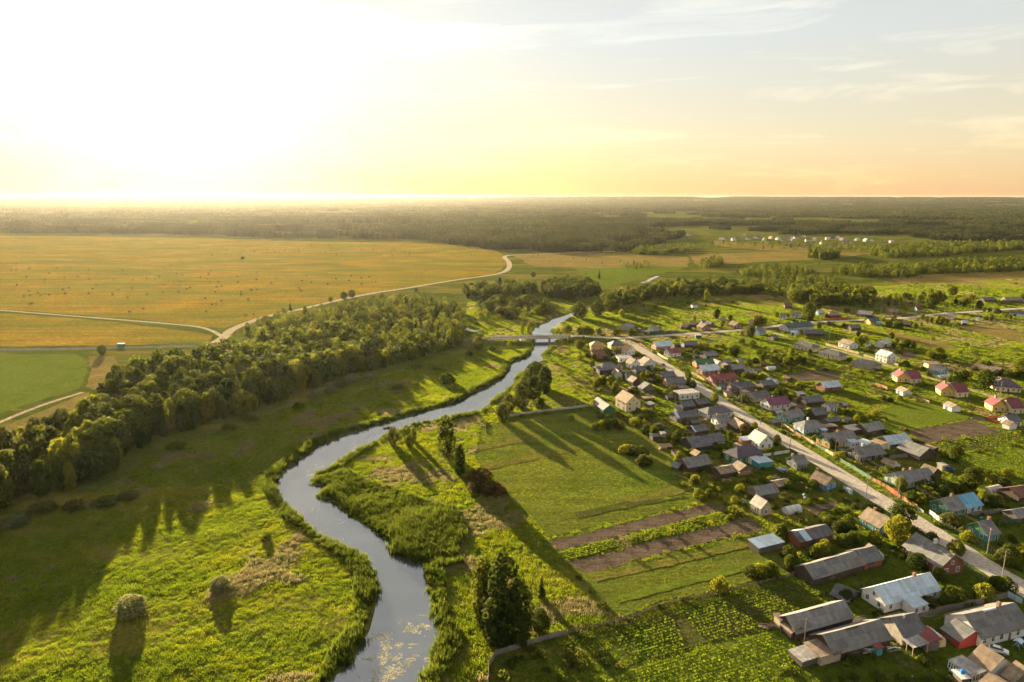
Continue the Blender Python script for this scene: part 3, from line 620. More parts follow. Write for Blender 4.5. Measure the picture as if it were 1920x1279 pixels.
FOOT = []      # footprints, kept free of scattered plants
def building(cat, z, x1, y1, x2, y2, Wd, Hr, Hw, roof, wall, label, kind='gable', win=None, chim=(), gable=None, split=None, porch=None, frame='trim', group=None, cm='chimney', strip=None, st=1, lean=None):
    p = np.array(GZ(z, x1, y1, Hr)); q_ = np.array(GZ(z, x2, y2, Hr)); d_ = q_ - p; L = float(np.hypot(*d_)); a = math.atan2(d_[1], d_[0]); c = (p + q_) / 2
    r = empty(cat.replace(' ', '_'), (c[0], c[1], 0), a); tag(r, label, cat, group)
    near_ = c[1] < 330
    if kind == 'hip':
        Lr = L; L = L + Wd * 0.8
        q = MB(); q.box(-L / 2, L / 2, -Wd / 2, Wd / 2, -0.3, Hw); ob('wall', q.me('wall', (MATS[wall],)), r)
        rf = ob('roof', roof_hip(L, Lr, Wd, Hw, Hr, roof), r)
    elif kind == 'flat':
        q = MB(); q.box(-L / 2, L / 2, -Wd / 2, Wd / 2, -0.3, Hw); ob('wall', q.me('wall', (MATS[wall],)), r)
        o = 0.35; v = [(-L/2-o, -Wd/2-o, Hw+.02), (L/2+o, -Wd/2-o, Hw+.02), (L/2+o, Wd/2+o, Hr-.1), (-L/2-o, Wd/2+o, Hr-.1)]
        v += [(x, y, zz + 0.12) for x, y, zz in v]
        rf = ob('roof', mesh('roof', v, [(0,3,2,1),(4,5,6,7),(0,1,5,4),(1,2,6,5),(2,3,7,6),(3,0,4,7)], (MATS[roof],)), r)
    elif kind == 'open':      # roof on posts
        o = 0.1; v = [(-L/2-o, -Wd/2-o, Hw), (L/2+o, -Wd/2-o, Hw), (L/2+o, Wd/2+o, Hr), (-L/2-o, Wd/2+o, Hr)]; v += [(x, y, zz + 0.1) for x, y, zz in v]
        rf = ob('roof', mesh('roof', v, [(0,3,2,1),(4,5,6,7),(0,1,5,4),(1,2,6,5),(2,3,7,6),(3,0,4,7)], (MATS[roof],)), r)
        for sx in np.linspace(-L/2 + .15, L/2 - .15, max(2, int(L / 2) + 1)):
            for sy, zt in ((-Wd/2 + .15, Hw), (Wd/2 - .15, Hr)):
                q = MB(); q.box(sx - .07, sx + .07, sy - .07, sy + .07, -0.1, zt + .02); ob('post', q.me('post', (MATS[wall],)), r)
    elif kind == 'arch':
        n_ = 10; v = []; f = []; R_ = Wd / 2
        for i, x in enumerate((-L/2, L/2)):
            for k in range(n_ + 1):
                t_ = math.pi * k / n_; v.append((x, -R_ * math.cos(t_), Hr * math.sin(t_) ** 0.75))
        f = [(k, k + 1, n_ + 2 + k, n_ + 1 + k) for k in range(n_)]
        rf = ob('cover', mesh('cover', v, f, (MATS[roof],), smooth=True), r)
        for i in (0, 1):
            ob('end_wall', mesh('end_wall', [(vv[0] * 0.995, vv[1] * 0.98, vv[2] * 0.98) for vv in v[i*(n_+1):(i+1)*(n_+1)]], [tuple(range(n_ + 1))], (MATS[wall],)), r)
        for x in np.linspace(-L/2, L/2, max(3, int(L / 1.5))):
            q = MB()
            for k in range(n_):
                t0 = math.pi * k / n_; t1 = math.pi * (k + 1) / n_
                q.tube((x, -R_*1.01*math.cos(t0), Hr*1.01*math.sin(t0)**.75), (x, -R_*1.01*math.cos(t1), Hr*1.01*math.sin(t1)**.75), .04, .04, 4, cap=False)
            ob('hoop', q.me('hoop', (MATS['f_grey'],)), r)
    else:
        Lw = L - 0.7
        sag = 0.18 if cat in ('barn', 'shed') else 0.0
        if split:
            t_, roof2, wall2 = split; xm = -L / 2 + L * t_
            for (xa, xb, wm_, rm_) in ((-L/2, xm, wall, roof), (xm, L/2, wall2, roof2)):
                w_ = gable_wall(xb - xa - 0.35, Wd, Hw, Hr - 0.03, wm_); ob('wall', w_, r, ((xa + xb) / 2 + (0.17 if xa < xm else -0.17), 0, 0))
                rf = ob('roof', roof_gable(xa, xb - 0.004, Wd, Hw, Hr, rm_), r)
        else:
            ob('wall', gable_wall(Lw, Wd, Hw, Hr - 0.03, wall), r)
            rf = ob('roof', roof_gable(-L / 2, L / 2, Wd, Hw, Hr, roof, sag=sag), r)
        if gable:
            for s_ in (-1, 1):
                x = s_ * (Lw / 2); b_ = Wd / 2 * 0.96; v = [(x, -b_, Hw + .02), (x, b_, Hw + .02), (x, 0, Hr - .12)]; v += [(x + s_ * 0.06, y, zz) for _, y, zz in v]
                me = mesh('gable', v, [(0, 1, 2), (3, 5, 4), (0, 3, 4, 1), (1, 4, 5, 2), (2, 5, 3, 0)], (MATS[gable],))
                ob('gable', me, r)
        if strip:
            s = (Hr - Hw) / (Wd / 2); x0, x1_, mt = strip; xa, xb = -L/2 + L * x0, -L/2 + L * x1_
            for sg in (-1, 1):
                v = [(xa, sg * 0.1, Hr - s * 0.1 + 0.17), (xb, sg * 0.1, Hr - s * 0.1 + 0.17), (xb, sg * (Wd/2 + .5), Hw - s * .5 + 0.17), (xa, sg * (Wd/2 + .5), Hw - s * .5 + 0.17)]
                v += [(x, y, zz - 0.06) for x, y, zz in v]
                fs = [(0, 1, 2, 3), (7, 6, 5, 4), (0, 4, 5, 1), (1, 5, 6, 2), (2, 6, 7, 3), (3, 7, 4, 0)]
                me = mesh('roof_sheet', v, fs, (MATS[mt],)); bm = bmesh.new(); bm.from_mesh(me); bmesh.ops.recalc_face_normals(bm, faces=bm.faces[:]); bm.to_mesh(me); bm.free()
                ob('roof_sheet', me, rf)
            L_ = L
        for s_ in (-1, 1):      # ridge cap
            pass
        q = MB(); q.tube((-L/2, 0, Hr + 0.12), (L/2, 0, Hr + 0.12), 0.13, 0.13, 6)
        if not sag: ob('ridge_cap', q.me('ridge_cap', (MATS[roof],)), rf)
    Lb = L - 0.7 if kind == 'gable' else L
    if win is None and cat == 'house': win = (max(2, int(L / 3.2)), 2)
    if win and kind != 'arch':
        put_windows(r, Lb, Wd, Hw, Hr, win[0], win[1], WIN[frame], loft=(kind == 'gable' and cat == 'house' and Hr - Hw > 1.7), storeys=st)
    elif cat in ('barn', 'shed') and kind in ('gable', 'hip') and L > 5:
        for s_ in (-1, 1): ob('barn_door', GATE, r, (s_ * L * 0.12, s_ * Wd / 2, 0), 0 if s_ < 0 else math.pi, (min(1, L / 8), 1, min(1, (Hw - 0.1) / 2.2)))
    for t_ in chim:
        ob('chimney', CHIM[cm], rf, (-L / 2 + L * t_, 0.25, Hr + 0.05), 0, (1, 1, 1))
    if porch:      # (t along, side, w, depth, h, roof, wall)
        t_, sd, pw, pd, ph, prf, pwl = porch; x = -L / 2 + L * t_; y0 = sd * Wd / 2
        q = MB(); q.box(x - pw/2, x + pw/2, min(y0, y0 + sd*pd), max(y0, y0 + sd*pd), -0.2, ph - 0.35, 0)
        pr = ob('porch', q.me('porch', (MATS[pwl],)), r)
        v = [(x-pw/2-.25, y0 - sd*.05, ph), (x+pw/2+.25, y0 - sd*.05, ph), (x+pw/2+.25, y0+sd*(pd+.3), ph-.4), (x-pw/2-.25, y0+sd*(pd+.3), ph-.4)]
        v += [(a_, b_, zz + .1) for a_, b_, zz in v]
        me = mesh('porch_roof', v, [(0,3,2,1),(4,5,6,7),(0,1,5,4),(1,2,6,5),(2,3,7,6),(3,0,4,7)], (MATS[prf],)); bm = bmesh.new(); bm.from_mesh(me); bmesh.ops.recalc_face_normals(bm, faces=bm.faces[:]); bm.to_mesh(me); bm.free()
        ob('porch_roof', me, pr)
        for k in (-1, 1): ob('window', WIN[frame], pr, (x + k * pw * 0.25, y0 + sd * pd, 0.7), 0 if sd < 0 else math.pi, (0.9, 1, 0.9))
    if lean:       # lean-to shed along one long side: (t0, t1, side, depth, roof, wall)
        t0, t1, sd, pd, prf, pwl = lean; xa, xb = -L/2 + L*t0, -L/2 + L*t1; y0 = sd * Wd / 2
        q = MB(); q.box(xa, xb, min(y0, y0 + sd*pd), max(y0, y0 + sd*pd), -.2, 1.7); lo_ = ob('lean_to', q.me('lean_to', (MATS[pwl],)), r)
        v = [(xa-.2, y0+sd*.1, Hw*0.86), (xb+.2, y0+sd*.1, Hw*0.86), (xb+.2, y0+sd*(pd+.3), 1.72), (xa-.2, y0+sd*(pd+.3), 1.72)]; v += [(a_, b_, zz + .1) for a_, b_, zz in v]
        me = mesh('lean_to_roof', v, [(0,3,2,1),(4,5,6,7),(0,1,5,4),(1,2,6,5),(2,3,7,6),(3,0,4,7)], (MATS[prf],)); bm = bmesh.new(); bm.from_mesh(me); bmesh.ops.recalc_face_normals(bm, faces=bm.faces[:]); bm.to_mesh(me); bm.free()
        ob('lean_to_roof', me, lo_)
    ca, sa = math.cos(a), math.sin(a); hx, hy = L/2 + .6, Wd/2 + .6
    FOOT.append([(c[0] + ca*u - sa*w, c[1] + sa*u + ca*w) for u, w in ((-hx, -hy), (hx, -hy), (hx, hy), (-hx, hy))])
    return r
Bd = building
# ---- left of the street, near end
Bd('house','A',1160,150,1385,240,6.2,5.2,2.6,'r_brown','w_blue','bright blue house with olive gable boards and weathered brown roof',gable='w_olive',chim=(.08,))
Bd('barn','A',355,358,620,312,6.5,4.4,2.4,'r_slate','w_wood','grey boarded barn with slate roof behind the pale roofed hut')
Bd('house','A',392,466,543,552,4.6,5.4,3.2,'r_pale','w_beige','small tall hut with pale roof and beige walls',win=(1,1))
Bd('greenhouse','A',765,625,955,585,3.2,2.3,0,'film','film','small white arched greenhouse beside the dug bed',kind='arch')
Bd('shed','A',858,945,1300,845,6.5,4.0,2.3,'r_dslate','w_brick','brick shed with dark roof and one pale roof strip',strip=(.16,.34,'r_bluem'))
Bd('shed','A',370,1080,680,1005,4.6,2.9,2.2,'r_bluem','w_wood','low plank shed with rippled pale metal roof in grass',kind='flat')
Bd('house','S',868,460,972,515,7.0,5.4,2.7,'r_brown','w_teal','teal house with brown roof beside the two street trees',chim=(.3,),porch=(.3,1,3.2,2.6,2.6,'r_pale','w_white'))
Bd('house','G',30,655,190,637,6.5,4.9,2.6,'r_slate','w_wood','grey cottage with white and teal windows above the blue house',chim=(.1,),frame='w_ltblue')
Bd('shed','A',610,290,800,250,5.0,2.5,1.4,'r_brown','w_wood','low collapsed shed roof behind yellow bushes')
Bd('barn','F',830,800,1050,765,6.5,3.4,2.0,'r_brown','w_dwood','low brown barn beside the orange firewood pile')
Bd('barn','F',1120,708,1235,775,6.0,3.9,2.1,'r_brown','w_wood','brown gabled barn end behind the orange firewood pile')
Bd('barn','F',285,88,580,54,6.5,4.4,2.3,'r_dslate','w_wood','slate barn with one white strip along its roof end',strip=(.03,.16,'r_bluem'))
Bd('house','T',1190,697,1300,684,8.0,5.0,2.7,'r_dslate','w_white','white walled house with dark hipped roof by the street bend',kind='hip')
Bd('house','T',1235,768,1345,757,6.5,4.6,2.5,'r_slate','w_white','white house with slate roof joined to a brown barn',chim=(.2,))
Bd('barn','T',1400,775,1480,830,7.0,4.6,2.3,'r_brown','w_dwood','dark barn with brown roof next to orange bush at street')
Bd('barn','F',510,265,700,235,6.5,4.0,2.2,'r_dslate','w_dwood','dark roofed barn behind the longest dark barn',strip=(0,.1,'r_bluem'))
Bd('barn','F',455,412,900,346,8.0,4.8,2.4,'r_dslate','w_dwood','longest dark slate roofed barn left of the pale roofed house',lean=(.0,.9,-1,1.6,'r_dslate','w_dwood'))
Bd('shed','F',565,560,645,602,4.4,3.2,1.9,'r_tan','w_wood','small tan roofed shed behind the hay barn')
Bd('barn','F',395,682,715,625,8.5,4.8,2.4,'r_slate','w_dwood','wide slate barn with a low side wing and open bay')
Bd('shed','F',300,722,400,752,4.5,2.8,1.7,'r_slate','w_dwood','low side wing shed with slate roof at the barn end')
Bd('house','F',1340,310,1500,395,6.8,6.2,3.2,'r_pale','w_white','white house with pale cream roof at the street corner',win=(2,2),chim=(.2,))
Bd('shed','F',1165,425,1300,410,4.0,2.7,2.3,'r_bluem','w_orange','orange brick annex with pale blue flat roof',kind='flat')
Bd('house','F',1110,538,1290,500,8.0,6.2,3.2,'r_plum','w_green','green house with dark plum hipped roof and red chimney',kind='hip',chim=(.25,),porch=(.55,-1,4.0,2.6,2.9,'r_pale','w_white'))
Bd('shed','F',1345,706,1520,680,4.4,2.9,2.4,'r_bluem','w_teal','low shed with light blue metal roof beside white wall',kind='flat')
Bd('shed','F',115,515,265,500,3.0,2.0,1.5,'r_tan','logs','small tan roofed log store in the grass',kind='open')
Bd('shed','F',132,348,182,345,2.0,2.2,1.9,'r_pale','w_soot','tiny pink outhouse beside the laundry line',kind='flat')
# ---- near farm, bottom right
Bd('house','P',1716.6,998.5,1791,1040.7,8.6,6.6,3.1,'r_slate','w_brick','long red brick house with slate roof and white chimney beside street',chim=(.5,),cm='white',win=(4,2))
Bd('barn','S',568,733,808,665,7.0,4.8,2.5,'r_slate','w_dwood','long dark barn with purple grey roof beside the brick annex')
Bd('barn','S',812,661,900,641,7.0,4.8,2.6,'r_dslate','w_brick','red brick barn annex with dark roof',gable='w_red')
Bd('shed','S',872,628,922,662,4.6,4.2,2.2,'r_brown','w_white','small white gabled outbuilding beside brick annex')
Bd('shed','C',1150,375,1400,480,7.0,2.3,0.7,'r_dslate','w_wood','collapsed slate roof lying low beside the blue roofed farmhouse')
Bd('barn','C',500,790,1255,585,7.0,4.9,2.4,'r_slate','w_dwood','long grey barn with sunlit ridge above the farmyard')
Bd('shed','C',540,810,690,935,4.5,3.4,2.2,'r_brown','w_dwood','brown roofed wing at the end of the grey barn')
Bd('shed','C',395,800,450,790,2.4,3.2,3.0,'r_brown','w_beige','small square beige brick tower at the barn end',kind='flat')
Bd('barn','C',970,1030,1720,830,7.6,5.0,2.4,'r_slate','w_dwood','long blue grey barn with sunlit ridge below the farmyard')
Bd('shed','C',880,1090,1090,1260,6.0,2.9,2.5,'r_brown','w_beige','flat brown roofed annex at the lower barn end',kind='flat')
Bd('shed','S',545,1115,605,1165,5.5,2.0,1.6,'r_patch','w_wood','ramshackle shed with patchy grey roof at the garden edge',kind='flat')
Bd('house','D',-10,418,715,232,7.6,5.6,2.8,'r_bluem','w_white','white farmhouse with shining light blue metal roof',chim=(.72,),porch=(.42,-1,5.2,3.6,2.9,'r_bluem','w_white'),win=(5,2))
Bd('barn','D',215,808,530,745,7.5,5.6,2.9,'r_dslate','w_soot','sooty whitewashed outbuilding with dark slate roof')
Bd('shed','D',430,1030,600,1160,4.6,2.7,2.2,'r_patch','f_cream','open lean-to with stained patchy pale roof on posts',kind='open')
Bd('shed','D',590,925,755,1085,3.6,3.4,2.4,'r_red','w_wood','grey plank shed with red sheet roof',kind='flat')
Bd('greenhouse','D',700,930,870,1060,2.9,2.9,0,'film','f_cream','long white barrel greenhouse with yellow end wall',kind='arch')
Bd('barn','D',1140,772,1800,617,10.0,6.0,2.8,'r_slate','w_white','broad slate roofed farm building with white gable beside plank fence',chim=(.7,),win=(6,0))
Bd('barn','D',1040,818,1300,992,8.5,4.2,2.3,'r_slate','w_red','red walled wing with sagging slate roof')
Bd('barn','E',1370,457,1670,645,8.0,5.4,2.6,'r_brown','w_white','steep tan roofed barn with white gable near the bottom edge')
Bd('shed','E',1050,640,1330,825,4.0,2.9,2.6,'r_patch','trim','white framed poultry shed with patchy pale roof',kind='flat',win=(8,3),frame='trim')
Bd('barn','E',1812,674,1990,790,7.5,5.0,2.4,'r_brown','w_wood','tan roofed barn cut by the picture corner')
Bd('barn','E',1464,832,1700,985,8.0,4.6,2.4,'r_brown','w_wood','lowest tan roofed barn at the bottom edge')
Bd('shed','E',1070,850,1160,840,2.6,2.4,2.2,'trim','w_wood','small white topped hut carrying a blue barrel',kind='flat')
Bd('shed','C',1640,1160,1710,1145,2.2,2.4,2.1,'r_red','w_teal','tiny hut with bright red roof beside the lower barn',kind='flat')
# ---- right of the street, near end
Bd('house','B',240,182,690,117,8.2,5.2,2.7,'r_slate','w_pgreen','long slate roofed house with two chimneys behind orange fence',chim=(.3,.5),porch=(.62,-1,4.2,2.6,2.7,'r_bluem','w_teal'))
Bd('barn','B',640,64,812,130,6.5,4.8,2.3,'r_brown','w_dwood','brown roofed hut behind the two chimney house')
Bd('house','B',842,520,1272,434,8.0,5.4,2.6,'r_slate','w_green','green house with half grey half bright blue roof',split=(.5,'r_blue','w_white'),chim=(.35,),gable='w_green',frame='w_ltblue')
Bd('house','B',1315,820,1495,785,7.6,5.4,2.7,'r_slate','w_teal','small house with green gable and dark slate roof near lamp post',gable='w_green',chim=(.9,))
Bd('barn','B',1725,370,1960,335,8.0,4.6,2.4,'r_rust','w_dwood','rust red roofed barn at the edge above the slate shed')
Bd('greenhouse','B',1430,375,1610,335,3.4,2.2,0,'r_pale','f_cream','cream barrel roofed polytunnel behind the blue roofed house',kind='arch')
Bd('shed','B',1745,662,1990,618,5.5,3.6,2.0,'r_slate','w_wood','grey shed with mossy slate roof at the edge below the rust roof')
Bd('shed','B',840,70,905,62,2.6,2.4,2.2,'r_pale','w_beige','pale box hut at the orchard edge',kind='flat')
Bd('house','P',1466,772.5,1500.5,766.8,7.0,4.9,2.6,'r_slate','w_teal','turquoise house with slate roof beside the purple roofed house',chim=(.3,))
Bd('barn','G',270,42,440,20,7.0,4.9,2.5,'r_dslate','w_dwood','dark barn with white corner behind the turquoise house')
Bd('house','G',205,197,335,187,8.0,5.2,2.7,'r_slate','w_ltblue','light blue cottage with hipped slate roof and blue porch',kind='hip',chim=(.4,),cm='white',porch=(.8,-1,2.8,2.4,2.5,'r_bluem','w_blue'))
Bd('shed','G',450,166,630,140,4.6,3.2,2.0,'r_dslate','w_wood','low slate shed behind the light blue cottage')
Bd('shed','G',460,258,590,248,3.0,2.3,2.0,'r_brown','w_dwood','dark flat shed beside the light blue cottage',kind='flat')
Bd('house','G',432,375,810,322,8.0,5.4,2.7,'r_slate','w_yellow','yellow and green gabled house with white porch and slate roof',gable='w_green',split=(.48,'r_slate','w_white'),chim=(.5,),porch=(.72,-1,4.0,2.6,3.0,'r_bluem','w_white'))
Bd('barn','G',920,243,1160,202,7.5,4.6,2.3,'r_slate','w_dwood','slate barn at the edge of the lime grass plot')
Bd('shed','G',750,285,900,262,5.0,2.8,2.0,'r_patch','w_dwood','open shed with streaky pale roof joined to slate barn',kind='flat')
Bd('shed','G',905,440,1030,480,5.0,2.7,2.3,'r_bluem','w_white','low annex with pale blue metal roof between two houses',kind='flat')
Bd('shed','G',1080,445,1220,490,4.6,3.0,2.8,'r_tan','w_white','white flat roofed store with tan roof',kind='flat')
Bd('barn','G',1200,397,1490,352,8.0,5.0,2.5,'r_bluem','w_wood','barn with pale silver roof beside the ploughed field')
Bd('barn','G',1500,437,1805,552,9.5,5.6,2.6,'r_slate','w_dwood','biggest dark barn with sunlit ridge beside the ploughed field')
Bd('house','G',825,546,1160,502,8.0,5.2,2.7,'r_slate','w_dwood','dark brown log house with blue and white windows',frame='w_ltblue',chim=(.35,),cm='white')
Bd('shed','G',1228,674,1390,738,5.0,3.4,2.3,'r_brown','w_white','small white outbuilding with brown roof beside the log house')
# ---- right of the street, middle
Bd('house','T',1640,626,1810,608,8.0,5.6,2.9,'r_purple','w_white','white house with bright purple roof beside the street',chim=(.35,))
Bd('house','J',1090,1098,1360,1056,7.4,4.6,2.6,'r_dslate','w_beige','beige cottage with dark slate roof above the purple roofed house',chim=(.4,))
Bd('barn','Z',140,612,290,596,7.0,4.6,2.3,'r_dslate','w_dwood','dark barn with tan lean-to behind the purple roofed house',lean=(0,.45,1,2.5,'r_tan','w_wood'))
Bd('house','Z',335,662,400,652,5.5,4.6,2.7,'r_slate','w_white','small white cottage with slate roof behind the dark barn',win=(2,1))
Bd('barn','Z',290,496,430,482,7.0,4.9,2.5,'r_bluem','w_brick','brick barn with patchy silver blue roof in the gardens')
Bd('house','J',750,940,1120,910,7.4,5.0,2.7,'r_dslate','w_brick','dark brick house with blue windows behind cream fence',frame='w_ltblue',chim=(.4,))
Bd('shed','J',590,962,690,955,5.0,3.8,2.2,'r_dslate','w_green','small slate roofed hut between brick house and fence')
Bd('house','J',430,806,850,776,8.0,5.0,2.7,'r_red','w_brick','brick house with long dull red roof and white windows',chim=(.4,))
Bd('house','J',270,656,570,632,8.0,5.4,2.8,'r_bluem','w_brick','red brick house with blue grey metal roof behind orange fence',chim=(.42,))
Bd('house','J',190,556,490,541,7.2,4.8,2.7,'r_green','w_orange','orange brick house with green roof',win=(3,2))
Bd('barn','J',330,432,530,416,8.0,4.6,2.4,'r_slate','w_dwood','grey barn directly behind the green roofed house')
Bd('barn','J',770,637,980,616,7.4,4.8,2.4,'r_slate','w_dwood','grey barn behind the blue grey roofed brick house')
Bd('barn','J',1000,712,1140,701,6.2,4.2,2.2,'r_slate','w_dwood','smaller grey barn behind the long red roof')
Bd('shed','J',650,552,780,541,5.2,3.8,2.1,'r_slate','w_wood','small grey shed beside the cream tarpaulin shelter')
Bd('shed','J',520,545,620,585,4.2,3.0,0,'r_pale','f_cream','cream arched tarpaulin shelter behind the green roof',kind='arch')
Bd('barn','J',1250,902,1460,882,7.2,4.4,2.4,'r_dslate','w_wood','dark slate barn beside the white polytunnel')
Bd('greenhouse','J',1395,855,1545,905,3.6,2.4,0,'film','film','bright white polytunnel next to the dark slate barn',kind='arch')
Bd('greenhouse','J',1375,675,1505,665,3.4,2.2,0,'film','film','small white polytunnel among garden bushes',kind='arch')
Bd('house','I',1265,267,1535,252,8.0,5.6,2.9,'r_bluem','w_orange','red brick house with pale blue roof at the crossroads corner')
Bd('house','I',1480,391,1670,372,7.2,5.0,2.8,'r_maroon','w_white','white house with maroon roof behind cream concrete fence',chim=(.45,),cm='white')
Bd('barn','I',1740,262,1970,255,7.2,4.4,2.4,'r_dslate','w_dwood','dark slate roofed barn below the green bus shelter')
Bd('shed','I',1580,293,1690,288,4.2,2.8,2.0,'r_dslate','w_dwood','low dark shed behind the maroon roofed house')
# ---- left of the street, far end
Bd('house','I',315,258,355,258,9.0,6.2,3.4,'r_tan','w_yellow','yellow house with tan pyramid roof at the bridge end',kind='hip')
Bd('house','I',625,250,690,248,9.0,6.2,3.4,'r_dslate','w_yellow','yellow house with dark slate pyramid roof by the crossroads',kind='hip',chim=(1.2,))
Bd('house','I',800,312,912,338,7.4,6.6,3.6,'r_tan','w_white','white gabled house with sandy roof below the crossroads',win=(2,2),chim=(.2,))
Bd('house','I',250,406,450,396,8.0,5.4,2.9,'r_rust','w_orange','orange walled house with maroon brown roof near the river')
Bd('shed','I',680,512,890,502,6.0,3.4,3.0,'r_pale','w_white','white flat roofed garage below the sandy roofed house',kind='flat',win=(3,1))
Bd('house','I',880,522,975,562,6.4,5.8,3.2,'r_brown','w_white','smaller of two white gabled houses side by side',win=(2,2))
Bd('house','I',1112,506,1210,552,8.4,6.2,3.2,'r_brown','w_white','larger of two white gabled houses side by side at street',win=(2,2))
Bd('barn','I',940,672,1240,647,6.4,4.4,2.4,'r_dslate','w_wood','slate barn in front of the two white gabled houses')
Bd('barn','I',440,612,560,595,10.0,6.0,2.6,'r_slate','w_dwood','big dark hipped barn with fan shaped grey roof',kind='hip')
Bd('shed','I',355,690,500,680,6.0,4.2,3.0,'r_dslate','w_dwood','black plank shed in front of the fan roofed barn',kind='flat')
Bd('shed','I',640,702,705,742,4.6,4.6,2.6,'r_brown','w_white','small white gabled hut with brown roof')
Bd('barn','I',805,777,950,771,6.4,4.4,2.4,'r_dslate','w_white','slate barn with white wall behind the brown ridge')
Bd('barn','I',905,816,1000,861,5.4,4.6,2.4,'r_brown','w_dwood','brown ridged dark barn beside garden bushes')
Bd('house','I',680,630,745,640,5.0,4.0,2.4,'r_brown','w_beige','small beige cottage between the hipped barn and garage',win=(1,1))
Bd('barn','I',1360,762,1590,741,6.6,4.4,2.3,'r_dslate','w_dwood','dark slate barn at street side above the orange house')
Bd('house','I',1450,852,1760,841,8.2,5.2,2.7,'r_dslate','w_orange','orange walled house with dark slate roof at street',win=(5,2))
Bd('barn','I',1118,916,1202,956,8.5,4.4,1.8,'r_slate','w_wood','squat grey barn with rounded roof in the garden')
Bd('house','T',500,560,592,607,8.6,8.4,5.0,'r_tan','w_cream','tall cream two storey house with tan roof and dark chimney',chim=(.35,),win=(2,2),st=2)
Bd('house','T',935,577,1088,561,7.0,3.7,3.4,'r_pale','w_white','white flat roofed building near the street',kind='flat',win=(4,2))
Bd('barn','T',302,614,397,682,6.4,4.6,2.4,'r_slate','w_green','dark green barn with grey roof below the cream house')
Bd('shed','T',662,619,755,612,3.4,1.9,1.7,'r_tan','logs','pale timber stack shelter beside the cream house',kind='open')
Bd('barn','T',955,652,1060,641,6.4,4.2,2.3,'r_dslate','w_dwood','left of two joined slate barns below the white flat building')
Bd('barn','T',1072,633,1176,619,6.4,4.2,2.3,'r_dslate','w_dwood','right of two joined slate barns below the white flat building')
Bd('house','T',510,32,556,19,8.0,5.4,2.8,'r_slate','w_beige','grey roofed cottage among trees across the cross road')
Bd('house','T',724,52,766,42,5.6,4.8,2.8,'r_brown','w_ltblue','tiny pale blue cottage above the cross road',win=(2,1))
# ---- back street
Bd('house','K',205,697,375,735,8.8,5.2,3.0,'r_dslate','w_cream','cream duplex with dark hipped roof, leftmost of three in a row',kind='hip')
Bd('house','K',625,822,815,864,8.8,5.2,3.0,'r_dslate','w_cream','cream duplex with dark hipped roof, middle of three in a row',kind='hip')
Bd('house','K',1155,977,1370,1016,8.8,5.2,3.0,'r_dslate','w_beige','beige duplex with dark hipped roof, rightmost of three in a row',kind='hip')
Bd('house','K',872,652,1060,702,8.0,5.4,3.0,'r_brown','w_white','white house with brown gray roof behind the concrete fence')
Bd('house','K',1490,827,1690,882,8.0,7.2,4.6,'r_bluem','w_white','tall white house with light blue roof behind the concrete fence',st=2,chim=(.35,.6))
Bd('barn','K',1455,684,1612,650,6.0,5.0,2.6,'r_pale','w_white','white gabled barn beside a dark tree in the plots')
Bd('shed','K',1262,702,1322,712,4.2,3.6,2.4,'r_slate','w_white','little white shed beside the bushy tree behind white house')
Bd('house','N',1655,586,2080,546,9.5,6.0,3.0,'r_dgreen','w_white','long white house with dark green roof at the road fork',chim=(.3,.6),cm='white')
Bd('shed','K',42,517,150,532,5.2,3.4,2.5,'r_bluem','w_white','small white shed with pale roof below the green roofed house')
Bd('barn','K',230,502,560,512,8.0,4.6,2.3,'r_dslate','w_dwood','long dark barn below the green roofed house')
Bd('barn','K',965,422,1140,416,7.2,4.6,2.2,'r_dslate','w_dwood','lone dark barn in the plots below the upper road')
Bd('house','K',1130,188,1370,212,8.0,5.4,2.8,'r_pale','w_brick','brick house with pale roof on the upper road',chim=(.6,))
Bd('house','K',1275,318,1450,312,8.0,5.4,2.8,'r_dgreen','w_yellow','yellow gabled house with dark teal roof beside the upper road',porch=(.7,-1,4,2.5,2.8,'r_bluem','w_ltblue'))
Bd('barn','K',660,217,760,212,7.6,5.0,2.4,'r_brown','w_dwood','brown hipped barn behind the red fence',kind='hip')
Bd('house','K',440,182,550,177,6.4,4.8,2.6,'r_pale','w_ltblue','small house with pinkish pale roof beside the tallest trees')
Bd('house','K',52,217,180,231,7.0,4.8,2.6,'r_slate','w_white','grey roofed white house left of the tallest trees')
Bd('house','K',1622,162,1790,172,8.0,5.2,2.7,'r_brown','w_brick','brick house with grey brown roof beside utility poles on upper road',chim=(.4,))
Bd('barn','L',30,508,170,522,7.5,4.8,2.3,'r_brown','w_dwood','tan roofed barn beside the dark hedge')
Bd('barn','N',1660,242,1790,247,7.5,5.2,2.4,'r_rust','w_dwood','dark brown barn alone on the golden meadow')
Bd('house','N',290,562,395,592,7.6,5.4,2.7,'r_brown','w_brick','brick gabled cottage with brown roof, nearest the cross road')
Bd('house','N',800,532,920,560,7.6,5.4,2.7,'r_brown','w_brick','brick cottage with brown roof beside orange tree')
Bd('house','N',1078,518,1150,522,7.0,5.2,2.7,'r_brown','w_brick','brick cottage with brown roof and chimney next to tall orange tree',chim=(.5,))
Bd('barn','N',630,478,705,482,6.0,4.6,2.3,'r_brown','w_wood','grey barn behind the brick cottages')
Bd('barn','N',15,575,115,592,7.0,4.6,2.4,'r_brown','w_dwood','dark barn at the end of the brick cottage row')
Bd('barn','N',130,545,240,560,6.5,4.4,2.4,'r_brown','w_dwood','brown roofed barn second in the brick cottage row')
Bd('shed','N',300,522,375,522,5.0,3.8,2.3,'r_slate','w_wood','small dark shed behind the brick gabled cottage')
Bd('shed','N',400,540,490,560,5.0,3.8,2.3,'r_slate','w_wood','small grey shed between two brick cottages')
